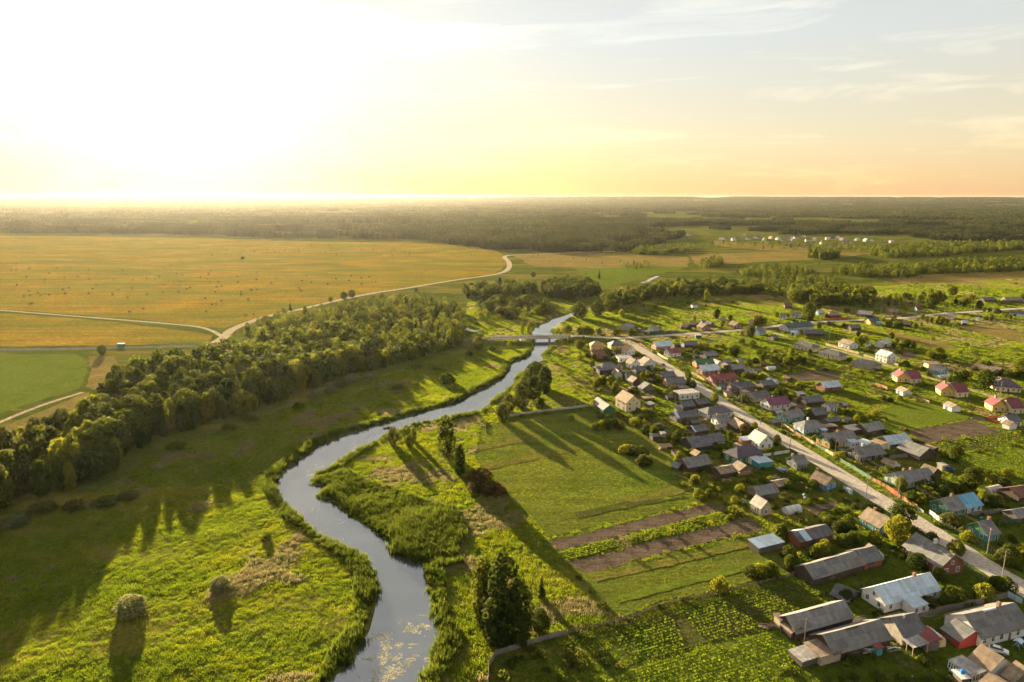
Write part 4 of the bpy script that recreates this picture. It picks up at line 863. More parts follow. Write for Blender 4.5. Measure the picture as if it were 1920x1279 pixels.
Bd('house','N',1190,652,1300,642,8.0,5.4,2.8,'r_slate','w_ltblue','pale blue house with slate roof at the road fork',chim=(.1,),cm='white')
Bd('barn','N',1440,762,1522,757,6.6,4.2,2.2,'r_dslate','w_dwood','small dark barn beside the pale blue corner house')
Bd('shed','N',148,272,236,270,4.0,3.2,2.6,'r_dslate','w_white','lone white walled cabin on the meadow',kind='flat')
Bd('house','N',1600,412,1700,420,7.0,4.8,2.6,'r_slate','w_white','grey roofed house behind the green roofed corner house')
Bd('house','L',735,374,835,388,7.2,5.4,3.0,'r_slate','w_cream','pale pink house with slate roof and white gable by upper road',win=(2,2))
Bd('shed','L',950,503,1035,508,6.0,4.0,2.2,'r_bluem','w_dwood','shed with blue grey roof at the edge of the tan strip')
Bd('house','L',220,288,312,288,6.6,5.0,2.6,'r_red','w_teal','small teal house with red roof under the tall trees')
Bd('barn','L',1250,143,1450,138,8.5,5.0,2.4,'r_dslate','w_dwood','far dark farm barn beside the yellow flower row')
Bd('barn','L',1600,138,1880,142,9.5,5.4,2.6,'r_brown','w_wood','far long brown farm building at the edge')
Bd('barn','L',1700,345,1960,368,9.5,4.8,2.8,'r_dslate','w_white','grey roofed depot at the edge beside upper road')
Bd('shed','L',1175,462,1215,458,3.2,2.4,0,'film','film','tiny white tent shed among bushes',kind='arch')
# maroon roofed duplexes
def duplex(x1, y1, x2, y2, wx1, wy1, wx2, wy2, label):
    r = Bd('house','Y',x1,y1,x2,y2,9.5,7.0,3.3,'r_maroon','w_cream',label,win=(2,2))
    p = np.array(GZ('Y', wx1, wy1, 6.2)); q_ = np.array(GZ('Y', wx2, wy2, 6.2)); c = (p + q_) / 2
    a = math.atan2(*(q_ - p)[::-1]); L = float(np.hypot(*(q_ - p))); L = max(L, 8.0)
    w = ob('wing', gable_wall(L, 6.6, 3.3, 6.1, 'w_yellow')); w.parent = r
    inv = Matrix.Translation(r.location) @ Matrix.Rotation(r.rotation_euler.z, 4, 'Z')
    w.matrix_local = inv.inverted() @ (Matrix.Translation((c[0], c[1], 0)) @ Matrix.Rotation(a, 4, 'Z'))
    ob('wing_roof', roof_gable(-L/2 - .4, L/2 + .4, 6.6, 3.3, 6.2, 'r_maroon'), w)
    ob('chimney', CHIM['chimney'], w, (-L * 0.1, 0, 6.3), 0, (1.2, 1.2, 1.2))
    for s_ in (-1, 1):
        for k in (-1.5, 1.5): ob('window', WIN['trim'], w, (s_ * L / 2, k, 0.9), math.pi/2 if s_ > 0 else -math.pi/2)
        for k in (-2, 1.5): ob('window', WIN['trim'], w, (k, s_ * 3.3, 0.9), 0 if s_ < 0 else math.pi)
duplex(405,238,550,232,310,225,372,262,'yellow house with maroon roof and brick chimney, farthest of three alike')
duplex(985,402,1145,396,880,385,945,428,'yellow house with maroon roof and brick chimney, middle of three alike')
duplex(1680,597,1850,591,1525,572,1610,618,'yellow house with maroon roof and brick chimney, nearest of three alike')
Bd('house','Y',1640,340,1745,347,10.5,6.6,3.0,'r_plum','w_cream','large cream bungalow with plum brown hipped roof',kind='hip',win=(5,3))
Bd('house','Y',745,162,935,198,7.2,5.4,2.8,'r_slate','w_blue','blue gabled house with slate roof beside the pale hay tarpaulin',gable='w_blue')
Bd('shed','Y',336,437,432,482,5.0,4.0,2.4,'r_brown','w_white','brown roofed shed with white end below the farthest yellow house')
Bd('shed','Y',946,632,1062,682,5.0,3.8,2.3,'r_brown','w_white','brown roofed hut with white gable below the middle yellow house')
Bd('shed','Y',665,140,815,134,4.5,3.0,2.5,'r_tan','w_cream','tan flat roofed shelter behind the blue gabled house',kind='flat')
Bd('shed','Y',815,300,955,292,4.0,2.2,0,'r_pale','f_cream','pale tarpaulin covered hay stack beside the blue gabled house',kind='arch')
Bd('house','Y',1665,812,1830,802,7.0,5.0,2.8,'r_dslate','w_white','white house with dark roof beside the orange fence')
Bd('shed','Y',1690,868,1800,902,5.0,3.8,2.4,'r_brown','w_white','tan roofed annex in front of the white house with dark roof')
Bd('barn','Y',1295,143,1640,207,8.0,4.6,2.2,'r_brown','w_dwood','ruined brown barn above the large bungalow')
# ---- far village beyond the meadows
FV = [(190,165),(265,160),(310,155),(380,175),(455,155),(530,165),(610,155),(680,165),(735,155),(820,145),(870,185),(880,250),(950,175),(1090,165),(1150,165),(1200,150),(1250,175),(1290,205),(1355,210),(1520,185),(1590,185),(1810,200),(1750,185),(400,205),(660,210),(30,175),(60,170),(150,128),(1030,215),(700,185),(560,175),(1420,175),(-60,165),(-110,170),(-500,115),(-480,120),(-450,118)]
FWALL = ['w_white', 'w_beige', 'w_soot', 'w_cream', 'w_beige']; FROOF = ['r_slate', 'r_bluem', 'r_dslate', 'r_pale', 'r_brown', 'r_slate']
fme = {}
for i, (x, y) in enumerate(FV):
    g = GZ('Q', x, y + 12); wl_, rf_ = FWALL[i % 5], FROOF[i % 6]
    r = empty('house', (g[0], g[1], 0), random.uniform(0, 3.1)); L = random.uniform(9, 14)
    tag(r, 'small pale house of the far village below the forest', 'house', 'houses of the far village')
    if wl_ not in fme: fme[wl_] = gable_wall(1, 8.5, 3.6, 7.0, wl_)
    if rf_ not in fme: fme[rf_] = roof_gable(-.53, .53, 8.5, 3.6, 7.1, rf_)
    ob('wall', fme[wl_], r, scale=(L, 1, 1)); ob('roof', fme[rf_], r, scale=(L, 1, 1))
# ================================================================== trees
def leaf_quads(blobs, n_, size, seed, flat=0.7, inner=0.15):
    """leaf sprays: irregular kites over the surface of overlapping clumps; returns co, faces"""
    g = np.random.default_rng(seed)
    C = np.array([b_[0] for b_ in blobs]); Rr = np.array([b_[1] for b_ in blobs])
    wgt = (Rr ** 2).prod(1) ** (1 / 3); wgt = wgt / wgt.sum()
    k = g.choice(len(blobs), n_ * 2, p=wgt)
    d_ = g.normal(size=(n_ * 2, 3)); d_ /= np.linalg.norm(d_, axis=1)[:, None]
    rad = np.where(g.random(n_ * 2) < inner, g.uniform(0.3, 0.8, n_ * 2), g.uniform(0.82, 1.06, n_ * 2))
    p = C[k] + d_ * Rr[k] * rad[:, None]
    # drop most leaves buried inside another clump
    keep = np.ones(len(p), bool)
    for c, r in zip(C, Rr):
        q = (((p - c) / r) ** 2).sum(1) < 0.5
        keep &= ~(q & (g.random(len(p)) < 0.85))
    p = p[keep][:n_]; d_ = d_[keep][:n_]; n2 = len(p)
    nrm = d_ + g.normal(size=(n2, 3)) * flat * 0.6; nrm /= np.linalg.norm(nrm, axis=1)[:, None]
    t_ = np.cross(nrm, g.normal(size=(n2, 3))); t_ /= np.linalg.norm(t_, axis=1)[:, None]; u = np.cross(nrm, t_)
    s = size * g.uniform(0.55, 1.35, n2)[:, None]; as_ = g.uniform(0.5, 0.9, n2)[:, None]
    v = np.stack([p - t_ * s, p + u * s * as_ + t_ * s * 0.1, p + t_ * s, p - u * s * as_ + t_ * s * 0.25], 1)
    v += g.normal(size=v.shape) * size * 0.12
    return v.reshape(-1, 3), np.arange(n2 * 4).reshape(-1, 4)
def crown_mesh(name, blobs, n_, size, seed, mat, **k):
    v, f = leaf_quads(blobs, n_, size, seed, **k); return fastmesh(name, v, f, (MATS[mat],))
def make_trunk(h, r, blobs, seed, top=0.8):
    g = random.Random(seed); q = MB(); x = y = 0; pts = [(0, 0, -0.3)]; n_ = 4
    for i in range(1, n_ + 1):
        x += g.uniform(-.02, .02) * h; y += g.uniform(-.02, .02) * h; pts.append((x, y, h * top * i / n_))
    for i in range(n_):
        q.tube(pts[i], pts[i + 1], r * (1 - .8 * i / n_), r * (1 - .8 * (i + 1) / n_), 7, cap=i in (0, n_ - 1))
    for b_ in g.sample(blobs, min(6, len(blobs))):
        k = g.randint(1, n_ - 1); q.tube(pts[k], tuple(b_[0]), r * 0.35, r * 0.1, 5, cap=False)
    return q.me('trunk', (MATS['bark'],))
def blobs_tree(h, rx, lo, kind, seed):
    g = random.Random(seed); out = []
    n_ = {'tall': 38, 'round': 34, 'poplar': 18, 'bush': 14, 'loose': 20, 'spruce': 22}[kind]
    for i in range(n_):
        if kind == 'spruce':
            t_ = i / (n_ - 1); z = lo * h + (1 - lo) * h * t_; rr = rx * (1 - t_) * 0.75 + 0.05 * rx; a = g.uniform(0, 6.28)
            c = (math.cos(a) * rr * .55, math.sin(a) * rr * .55, z); r = (rr * .8 + .15, rr * .8 + .15, h * 0.05 + .1)
        else:
            t_ = (i + 0.5) / n_; zt = lo + (0.97 - lo) * t_
            prof = {'tall': math.sin(math.pi * min(1, (t_ * .85 + .1))) ** .6, 'round': math.sin(math.pi * (t_ * .86 + .09)) ** .7,
                    'poplar': math.sin(math.pi * (t_ * .85 + .1)) ** .5, 'bush': math.cos(t_ * 1.35) ** .7, 'loose': math.sin(math.pi * (t_ * .8 + .15)) ** .6}[kind]
            a = i * 2.4 + g.uniform(-.5, .5); brr = g.uniform(.6, 1.35); br = brr * {'tall': .31, 'round': .33, 'poplar': .55, 'bush': .48, 'loose': .34}[kind] * rx
            d_ = max(0, rx * prof - br * .6) * g.uniform(.75, 1.1)
            vz = {'tall': 1.25, 'round': .9, 'poplar': 1.9, 'bush': .8, 'loose': .9}[kind]
            c = (math.cos(a) * d_, math.sin(a) * d_, h * zt - br * vz * (0.8 if t_ > .8 else .3)); r = (br, br, br * vz)
            if c[2] - r[2] < 0.15: c = (c[0], c[1], 0.15 + r[2] * .9)
        out.append((c, r))
    return out
TREES = {}     # kind -> list of (height, crown mesh, trunk mesh)
def variant(kind, h, rx, lo, n_, size, seeds, top=.8, tr=None):
    L_ = []
    for s_ in seeds:
        bl = blobs_tree(h, rx, lo, {'alder': 'tall', 'birch': 'tall'}.get(kind, kind), s_)
        L_.append((h, crown_mesh('crown', bl, n_, size, s_, 'leaf_mid'), make_trunk(h, tr or h * .018, bl, s_, top)))
    TREES[kind] = L_
variant('alder', 17, 3.4, 0.08, 3600, 0.38, range(100, 110))
variant('round', 10, 4.3, 0.14, 3000, 0.33, range(200, 206))
variant('poplar', 17, 3.0, 0.05, 2400, 0.42, range(300, 303))
variant('bush', 4, 2.9, 0.0, 1600, 0.25, range(400, 406), top=.5, tr=.08)
variant('loose', 12, 4.2, 0.28, 1000, 0.42, range(500, 503))
variant('spruce', 13, 2.8, 0.08, 1500, 0.40, range(600, 602), top=.95)
TREES['giant'] = []
for s_ in (700, 701):
    bl = blobs_tree(24, 4.6, 0.02, 'tall', s_)
    for (hh, rr, ox, oy, sd_) in ((18, 3.8, -4.4, 1.0, 31), (15, 3.6, 3.8, -2.0, 57), (20, 3.4, .6, 3.2, 77)):
        bl += [((c[0] + ox, c[1] + oy, c[2]), r) for c, r in blobs_tree(hh, rr, 0.02, 'tall', s_ + sd_)]
    TREES['giant'].append((24, crown_mesh('crown', bl, 11000, 0.42, s_, 'leaf_dark'), make_trunk(24, .5, bl, s_)))
LEAF = {'d': 'leaf_dark', 'm': 'leaf_mid', 'l': 'leaf_lime', 'o': 'leaf_olive', 'r': 'leaf_rust', 's': 'leaf_silver'}
TREE_XY = []
def tree(x, y, h, kind, leaf, label, group=None, wide=1.0, name=None):
    H0, cm_, tm_ = random.choice(TREES[kind]); s = h / H0
    isb = kind == 'bush'
    r = empty(name or ('bush' if isb else 'broadleaf_tree' if kind != 'spruce' else 'spruce_tree'), (x, y, 0), random.uniform(0, 6.28))
    tag(r, label, 'bush' if isb else 'tree', group)
    w = s * wide * random.uniform(.92, 1.08)
    ob('foliage' if isb else 'crown', cm_, r, scale=(w, w, s), mat=MATS[LEAF[leaf]]); ob('stem' if isb else 'trunk', tm_, r, scale=(s, s, s))
    TREE_XY.append((x, y, 2.0 if isb else 2.8)); return r
def scatter_poly(poly, dmin, tries, seed=0):
    g = np.random.default_rng(seed); P = np.array(poly); lo, hi = P.min(0), P.max(0)
    pts = g.uniform(lo, hi, (tries, 2)); pts = pts[inpoly(pts[:, 0], pts[:, 1], poly)]
    out = []; grid = {}
    for p in pts:
        k = (int(p[0] // dmin), int(p[1] // dmin)); ok = True
        for i in (-1, 0, 1):
            for j in (-1, 0, 1):
                for q in grid.get((k[0] + i, k[1] + j), ()):
                    if (p[0] - q[0]) ** 2 + (p[1] - q[1]) ** 2 < dmin * dmin: ok = False; break
        if ok: out.append(p); grid.setdefault(k, []).append(p)
    return out
# ---- riverside grove on the left: a belt of tall trees (front edge sorted nearest first)
grove = gpoly([(-70,1010),(0,975),(60,945),(130,925),(215,885),(262,850),(300,822),(390,800),(470,772),(560,742),(640,708),(720,690),(800,668),(862,650),(866,636),(780,640),(690,640),(600,640),(500,655),(420,676),(360,685),(280,700),(215,728),(190,780),(160,815),(90,838),(0,872),(-70,905)])
gp = scatter_poly(grove, 4.9, 9000, 5)
gp.sort(key=lambda p: p[1]); print('grove trees', len(gp))
GROVE_STUFF = []
front = [(p, polydist(np.array([p[0]]), np.array([p[1]]), grove)[0]) for p in gp]
cnt = 0
for p, dd in front:
    px, py = proj(p[0], p[1])
    if px < -90: continue
    h = random.uniform(11.5, 19.5) * (0.82 if dd < 3 else 1.0) * (0.72 if px > 690 else 1.0)
    lf = random.choice('mmmdddmdl')
    if px < 150: lf = random.choice('mlomo')
    if cnt < 250 and (py > 700 or random.random() < .8 or dd < 8):
        cnt += 1
        sec = 'of the grove end by the dry grass strip' if px < 190 else 'of the broad middle of the riverside grove' if px < 430 else 'of the grove half towards the bridge'
        lb = ('tall leafy tree on the edge ' if dd < 4 else 'tall leafy tree in the inside ') + sec
        tree(p[0], p[1], h, 'alder' if random.random() < .8 else 'round', lf, lb, 'trees of the riverside grove', name='alder_tree', wide=1.08 if random.random() < .8 else .8)
    else: GROVE_STUFF.append((p[0], p[1], h))
# low willow scrub skirting the grove
for (x, y, h, wd) in [(30,985,4,1.3),(80,960,4,1.4),(140,955,3.5,1.5),(200,945,3.0,1.9),(240,935,2.8,1.7),(330,842,4,1.2),(470,790,4,1.3),(430,805,3.5,1.3),(590,745,4,1.3),(640,725,4.5,1.2),(690,712,3.5,1.6),(620,735,4,1.2),(660,715,5,1.1),(560,765,3,1.4)]:
    tree(*G(x, y), h, 'bush', random.choice('oms'), 'low willow bush skirting the riverside grove', 'willow bushes along the grove edge', wide=wd)
for (x, y, h, wd, lf, lb) in [(246,1148,5.0,1.25,'s','large rounded pale willow bush standing alone on the lower left meadow'),(413,1102,3.6,1.2,'s','smaller rounded pale willow bush standing alone on the meadow'),(500,1012,2.2,1.0,'m','tiny grey green bush on the meadow'),
    (838,718,6.5,.95,'d','dark round bush alone on the shaded meadow before the bridge'),(780,688,3.0,1.7,'m','flat spreading bush on the shaded meadow, upper of two'),(820,692,3.0,1.6,'m','flat spreading bush on the shaded meadow, nearer the bridge'),(745,730,2.6,2.0,'o','low flat bush on the shaded meadow below the spreading pair'),
    (880,667,4.0,.8,'m','small upright bush on the meadow near the bridge'),(922,656,3.0,1.3,'d','low dark bush below the bridge railing')]:
    tree(*G(x, y), h, 'bush', lf, lb, wide=wd)
# ---- single trees
for (x, y, h, kd, lf, wd, lb) in [
    (945,1196,25,'giant','d',1.0,'huge dark tree towering on the near river bank'),(908,1160,19,'giant','m',.85,'big lighter tree behind the huge dark bank tree'),
    (1012,1186,7,'round','d',.85,'small dark round tree beside the huge bank tree'),(1016,1122,7,'spruce','d',.8,'slim dark conifer beside the huge bank tree'),
    (838,852,19,'poplar','m',1.0,'tall slim poplar on the east river bank'),(862,888,13,'poplar','d',.95,'shorter dark poplar below the tall slim poplar'),
    (738,834,9,'round','o',.75,'olive tinted tree on the bank beside the boat'),(768,838,6,'round','d',.8,'small dark tree next to the olive tinted bank tree'),(776,828,8,'poplar','m',.8,'slender young tree behind the small dark bank tree'),
    (897,656,11,'round','o',.9,'olive brown tree beside the bridge approach'),(955,652,5,'round','l',.8,'small bright tree in front of the bridge railing'),
    (979,626,11,'poplar','l',.7,'left of two bright poplars beyond the bridge'),(991,627,11,'poplar','l',.8,'right of two bright poplars beyond the bridge'),
    (978,764,16,'poplar','o',1.25,'pale tall willow at the river bend group'),(1000,752,15,'alder','d',1.5,'dark full tree in the river bend group'),(1022,738,17,'alder','d',1.2,'rightmost dark tree of the river bend group'),(1004,722,15,'round','d',.9,'back tree of the river bend group'),
    (942,790,10,'round','o',.8,'pale round willow at the white wall end'),(955,772,10,'round','o',.85,'bushy willow above the white wall end'),(1012,768,7,'round','m',.95,'low bushy tree at the foot of the river bend group'),
    (1087,596,16,'round','d',1.1,'great dark rounded tree on the far river bank'),(1120,592,15,'round','d',1.0,'dark rounded tree right of the great bank tree'),(1143,585,13,'round','d',1.0,'smaller dark tree right of the rounded bank pair'),(1165,595,8,'round','l',.8,'light green tree in front of the dark bank trees'),
    (1065,629,9,'round','m',.9,'leafy tree on the bank just past the bridge'),(1067,640,7,'poplar','l',.9,'slim bright tree at the right bridge end')]:
    tree(*G(x, y), h, kd, lf, lb, wide=wd)
for (x, y, h) in [(892,905,5),(905,900,5.5),(893,922,4.5),(915,925,4.5),(928,920,4),(940,928,3.5)]:
    tree(*G(x, y), h, 'bush', 'r', 'brown leaved bush in the dark thicket beside the mown meadow', 'brown thicket beside the mown meadow', wide=.95)
# ---- woods and copses beyond the bridge
def wood(px, dmin, n_max, h0, h1, kinds, leaves, label, group, seed, wide=1.15):
    pl = scatter_poly(gpoly(px), dmin, 5000, seed); random.Random(seed).shuffle(pl)
    rest = []
    for i, p in enumerate(pl):
        if rivdist(np.array([p[0]]), np.array([p[1]]))[0] < 2.0 and p[1] < 900: continue
        if i < n_max: tree(p[0], p[1], random.uniform(h0, h1), random.choice(kinds), random.choice(leaves), label, group, wide=wide, name='wood_tree')
        else: rest.append((p[0], p[1], random.uniform(h0, h1)))
    return rest
mid_rest = []
mid_rest += wood([(455,628),(520,602),(600,590),(700,572),(790,562),(850,580),(872,615),(860,634),(760,638),(600,636),(500,648)], 8.0, 60, 9, 13, ['round', 'alder'], 'mmdlo', 'lower leafy tree in the wood between grove and gravel road', 'trees of the wood by the gravel road', 21)
mid_rest += wood([(862,548),(930,540),(995,540),(1010,552),(960,560),(880,562)], 8.0, 26, 10, 15, ['alder', 'round'], 'ddmo', 'dark tree in the copse by the gravel road bend', 'copse by the gravel road bend', 22)
mid_rest += wood([(1018,545),(1060,535),(1118,542),(1120,556),(1060,562),(1020,556)], 8.0, 24, 11, 16, ['alder', 'round', 'round'], 'ddm', 'dark tree in the copse beside the upper river', 'copse beside the upper river', 23)
mid_rest += wood([(885,585),(920,570),(1000,565),(1025,575),(1030,595),(960,598),(900,600)], 9.0, 26, 6, 11, ['round', 'bush', 'alder'], 'dmol', 'loose tree in the scrub between copse and bridge', 'scrub between copse and bridge', 24)
mid_rest += wood([(1128,572),(1170,556),(1240,540),(1300,536),(1420,540),(1424,552),(1330,556),(1240,560),(1180,572),(1150,580)], 8.5, 70, 9, 14, ['round', 'alder', 'round'], 'ddmm', 'dark tree in the belt along the upper river', 'tree belt along the upper river', 25)
mid_rest += wood([(1475,555),(1540,548),(1600,550),(1640,560),(1620,572),(1540,572),(1490,568)], 8.5, 26, 10, 16, ['alder', 'round'], 'mlm', 'bright leafy tree in the copse behind the upper road', 'copse behind the upper road', 26)
for (x, y, h, kd, lf, lb) in [(645,562,9,'round','d','dark roadside tree beside the gravel road, left of a pair'),(660,558,9,'round','d','dark roadside tree beside the gravel road, right of a pair'),(620,566,6,'round','m','small tree on the hay field edge left of the roadside pair'),(545,583,8,'spruce','d','dark spruce at the grove end by the gravel road'),
    (192,664,7,'round','d','round tree beside the teal bus shelter'),(455,486,5,'bush','d','lone dark bush out in the hay field'),(1123,523,13,'spruce','d','lone dark conifer beyond the upper river'),(780,548,6,'round','d','small dark tree beside the gravel road bend'),
    (1000,520,8,'round','d','dark tree just inside the gravel road curve'),(1325,566,15,'poplar','l','bright tall tree standing alone on the golden meadow'),(1395,552,11,'round','m','rounded tree at the top of the golden meadow')]:
    tree(*G(x, y), h, kd, lf, lb)
# ---- garden trees and bushes of the village
GT = {
 'A': ('the yards around the blue gabled house', [(565,305,2.6),(185,430,3.4),(720,1020,5.5),(1190,1260,4.5),(810,1270,4.2),(1130,375,3.6),(800,380,3.4),(1570,905,5.5),(1360,860,3.6),(1090,595,2.6),(1235,565,2),(1660,640,2.2),(1480,930,4),(700,350,2.5),(1280,1190,4),(120,560,2.5),(60,780,2),(1440,700,2.4),(1560,690,2),(1650,1080,4),(1520,1110,4),(640,640,2.5)]),
 'B': ('the orchard around the bright blue roof', [(1240,400,9.5),(1140,370,5.5),(970,850,4.6),(330,410,6),(470,580,5.5),(640,400,4.6),(1380,570,5.5),(1200,1055,3.8),(1710,1270,4.6),(1045,1220,4.6),(730,1045,3),(750,330,4),(820,385,4.4),(700,500,4.2),(620,470,4.2),(850,480,4.4),(760,560,4),(1450,610,5),(1540,600,4.6),(1710,220,3.6),(1500,310,4),(1440,240,3.5),(1650,370,4),(1080,440,3.4),(560,560,4),(1310,250,5),(150,230,3.8),(1130,960,2.5),(1900,1260,4)]),
 'D': ('the garden between brick house and plank fence', [(990,610,4.8),(1420,570,4.8),(830,310,3.4),(540,160,4.8),(1650,450,4.6),(700,650,2.8),(1170,645,2.2),(1680,110,4.6),(1760,150,3.4),(1560,420,3.6),(1240,640,2),(880,640,2.4),(1080,560,3.2),(1340,500,3),(620,110,3.4)]),
 'C': ('the sunlit plots beside the long barns', [(290,285,5),(170,290,4.2),(560,210,5.4),(1280,570,3.2),(60,260,3.5)]),
 'S': ('the grass plots left of the sheds', [(175,850,4.4),(55,350,3),(500,750,5),(650,690,4.6),(410,775,4.4),(460,600,4.6),(360,770,3.2),(790,580,3.6),(730,570,3.8),(770,630,3.4),(900,620,4),(1010,480,0.1)]),
 'F': ('the yards around the dark long barns', [(340,470,6),(1020,455,5),(1330,335,5),(1620,515,5.4),(1540,625,3.2),(960,665,3.2),(40,410,6),(570,985,3.2),(540,640,3.2),(370,690,3.4),(900,575,3.2),(830,560,3.2),(1470,630,2.8),(430,1040,2),(620,1180,3.4),(740,1170,3),(680,1220,3),(1080,900,2.4),(770,850,3),(100,330,4)]),
 'G': ('the gardens around the yellow gabled house', [(860,235,5),(230,185,4.2),(560,560,5.4),(640,690,3.4),(1250,900,4.4),(1120,785,3.2),(1460,605,3),(1100,145,4),(1060,935,2.6),(330,440,2.6),(1390,860,2.6),(700,640,2),(1150,740,2)]),
 'Y': ('the gardens around the three yellow houses', [(1150,355,6.4),(1210,345,6),(440,375,3.4),(400,195,4.4),(960,375,3.4),(1350,215,6),(1450,210,5.4),(690,310,3.4),(1780,325,4.6),(1080,330,5),(620,240,3),(1560,300,4),(1860,330,4.6),(200,640,3),(320,620,3),(110,620,3),(1290,250,3.6),(820,110,6),(740,100,6),(880,100,5)]),
 'J': ('the orchard plots behind the brick houses', [(850,510,9),(780,500,7),(1130,375,7),(960,300,4.4),(1080,670,6),(1300,600,6),(1450,610,5),(1750,660,7),(1680,640,6),(1650,570,5),(1770,480,6),(1560,1155,4.4),(1000,1245,4.6),(1760,1210,4.4),(1280,885,5),(1040,855,4.4),(230,480,4.6),(330,370,4.6),(520,1265,6),(160,1040,6),(90,905,6),(1250,480,4),(1400,560,4),(1520,540,4),(1190,620,4),(1850,560,5),(1330,520,5),(1600,610,5),(1500,490,4),(640,370,4),(540,360,3),(1140,870,4),(1880,1000,3),(1700,1000,3)]),
 'I': ('the gardens between river bridge and street', [(640,1100,7),(380,985,6),(560,975,6),(1160,885,6),(1170,770,4.6),(260,690,5),(490,585,4.4),(620,605,4.4),(660,465,5),(80,380,7),(30,380,7),(1560,1105,5),(1590,1195,4),(1330,915,4.6),(950,1105,4.4),(980,535,3.4),(700,170,6.5),(640,170,6),(900,180,7),(960,180,5),(120,175,8),(180,160,8),(250,165,7),(380,160,6),(60,165,7),(440,970,6),(320,1010,5),(700,960,5),(1080,880,5),(1240,900,5),(820,870,4),(140,330,5),(120,270,5),(60,560,4),(200,520,4),(290,560,5),(1830,980,5),(1810,830,5)]),
 'K': ('the plots along the upper road', [(480,490,6),(600,310,4.6),(1160,770,8),(1230,740,7),(1090,740,6),(330,930,5),(20,930,5),(160,1050,6),(100,1065,6),(240,1070,5),(1100,1100,4.4),(1660,660,6),(1850,810,6),(1700,810,5),(1740,750,6),(1640,470,6),(1750,490,7),(1010,120,7),(1250,280,5),(900,240,6),(960,230,5),(1210,150,5),(1330,150,5),(1600,450,5),(1820,500,6),(430,600,3),(190,620,4),(1700,340,4),(700,450,4),(640,440,4),(1120,620,5),(900,470,4),(1520,370,4),(1800,900,4),(30,1000,5)]),
 'L': ('the hedges and plots at the upper edge', [(640,225,10),(1220,325,9),(850,255,6),(120,190,8),(300,205,8),(40,180,8),(540,570,6),(400,530,6),(640,550,6),(460,550,6),(330,500,6),(720,560,5),(590,520,5),(560,1090,8),(440,1100,6),(620,1070,6),(210,650,6),(1400,520,5),(1380,380,5),(1290,370,5),(1500,380,4),(1880,190,8),(980,290,6),(920,270,5),(100,920,6),(40,930,6),(190,940,5),(1700,490,5),(1650,470,4),(1320,500,4),(780,290,5)]),
 'N': ('the cottage row above the cross road', [(860,70,8),(760,65,5),(175,115,4.4),(565,245,4.6),(550,500,10),(780,540,6),(1320,610,8),(190,540,5),(1530,480,6),(1400,80,4),(1500,110,4.4),(1600,130,4),(1790,150,4),(380,295,2.4),(820,235,2.4),(960,770,4),(640,640,5),(740,620,4),(1700,470,4),(1760,430,4)]),
 'T': ('the scrub below the tall cream house', [(640,825,5),(600,845,4.4),(390,880,5.4),(440,865,5),(340,870,4.6),(480,870,4),(290,880,4),(750,935,4.6),(570,1075,4.6),(520,1070,4.4),(650,1085,4.6),(660,1160,4.4),(700,1150,3.6),(90,805,3),(330,785,3),(690,905,4.6),(860,600,4),(300,520,5),(350,520,5),(270,690,4),(430,560,3),(600,600,3)]),
}
for z, (where, L_) in GT.items():
    for (x, y, h) in L_:
        if h < 1: continue
        g = GZ(z, x, y)
        if h < 5.0: tree(g[0], g[1], h, 'bush', random.choice('mllod'), 'green garden bush in ' + where, 'bushes in ' + where, wide=.82)
        else: tree(g[0], g[1], h, 'round', random.choice('mmld'), 'leafy garden tree in ' + where, 'trees in ' + where, wide=.8, name='garden_tree')
for (z, x, y, h, kd, lf, wd, lb) in [('B',290,1110,10.5,'round','l',.72,'bright yellow green round tree beside the street'),('B',350,860,8.5,'round','d',1.15,'dark spreading tree beside the street behind the bright round tree'),
    ('Z',1365,1130,7.5,'round','m',.9,'round orchard tree below the brown ploughed field'),('Y',1410,465,12,'round','m',.85,'big round tree left of the large plum roofed bungalow'),('Y',1885,330,13,'round','m',.85,'big leafy tree at the edge above the bungalow'),
    ('J',1100,200,11,'round','o',.85,'big rounded tree at the pale blue corner house'),('F',1200,395,6.5,'round','r',.8,'orange leaved tree beside the brown roofed street barn'),
    ('K',310,360,18,'alder','m',1.5,'tallest broad tree beside the upper road, front one'),('K',440,250,18,'alder','d',1.1,'tall dark tree right behind the tallest broad tree'),
    ('L',470,340,18,'alder','m',1.5,'tall pale tree by the upper road, left of the sparse tree'),('L',570,240,14,'alder','o',1.3,'tall tree behind the pale roadside tree'),('L',810,120,11,'round','o',.9,'rounded tree on the far tan field edge'),('L',1060,300,15,'loose','m',1.0,'sparse open tree beside the upper road'),
    ('N',550,505,10,'poplar','o',.9,'slim tree behind the brick cottages'),('N',1200,625,10,'poplar','r',1.3,'tall orange leaved tree between the last brick cottages'),('N',1260,620,9,'round','d',.7,'dark tree beside the tall orange leaved tree'),('K',1040,110,7,'round','m',.8,'single round tree on the bright upper meadow')]:
    tree(*GZ(z, x, y), h, kd, lf, lb, wide=wd)
print('trees', len(TREE_XY))
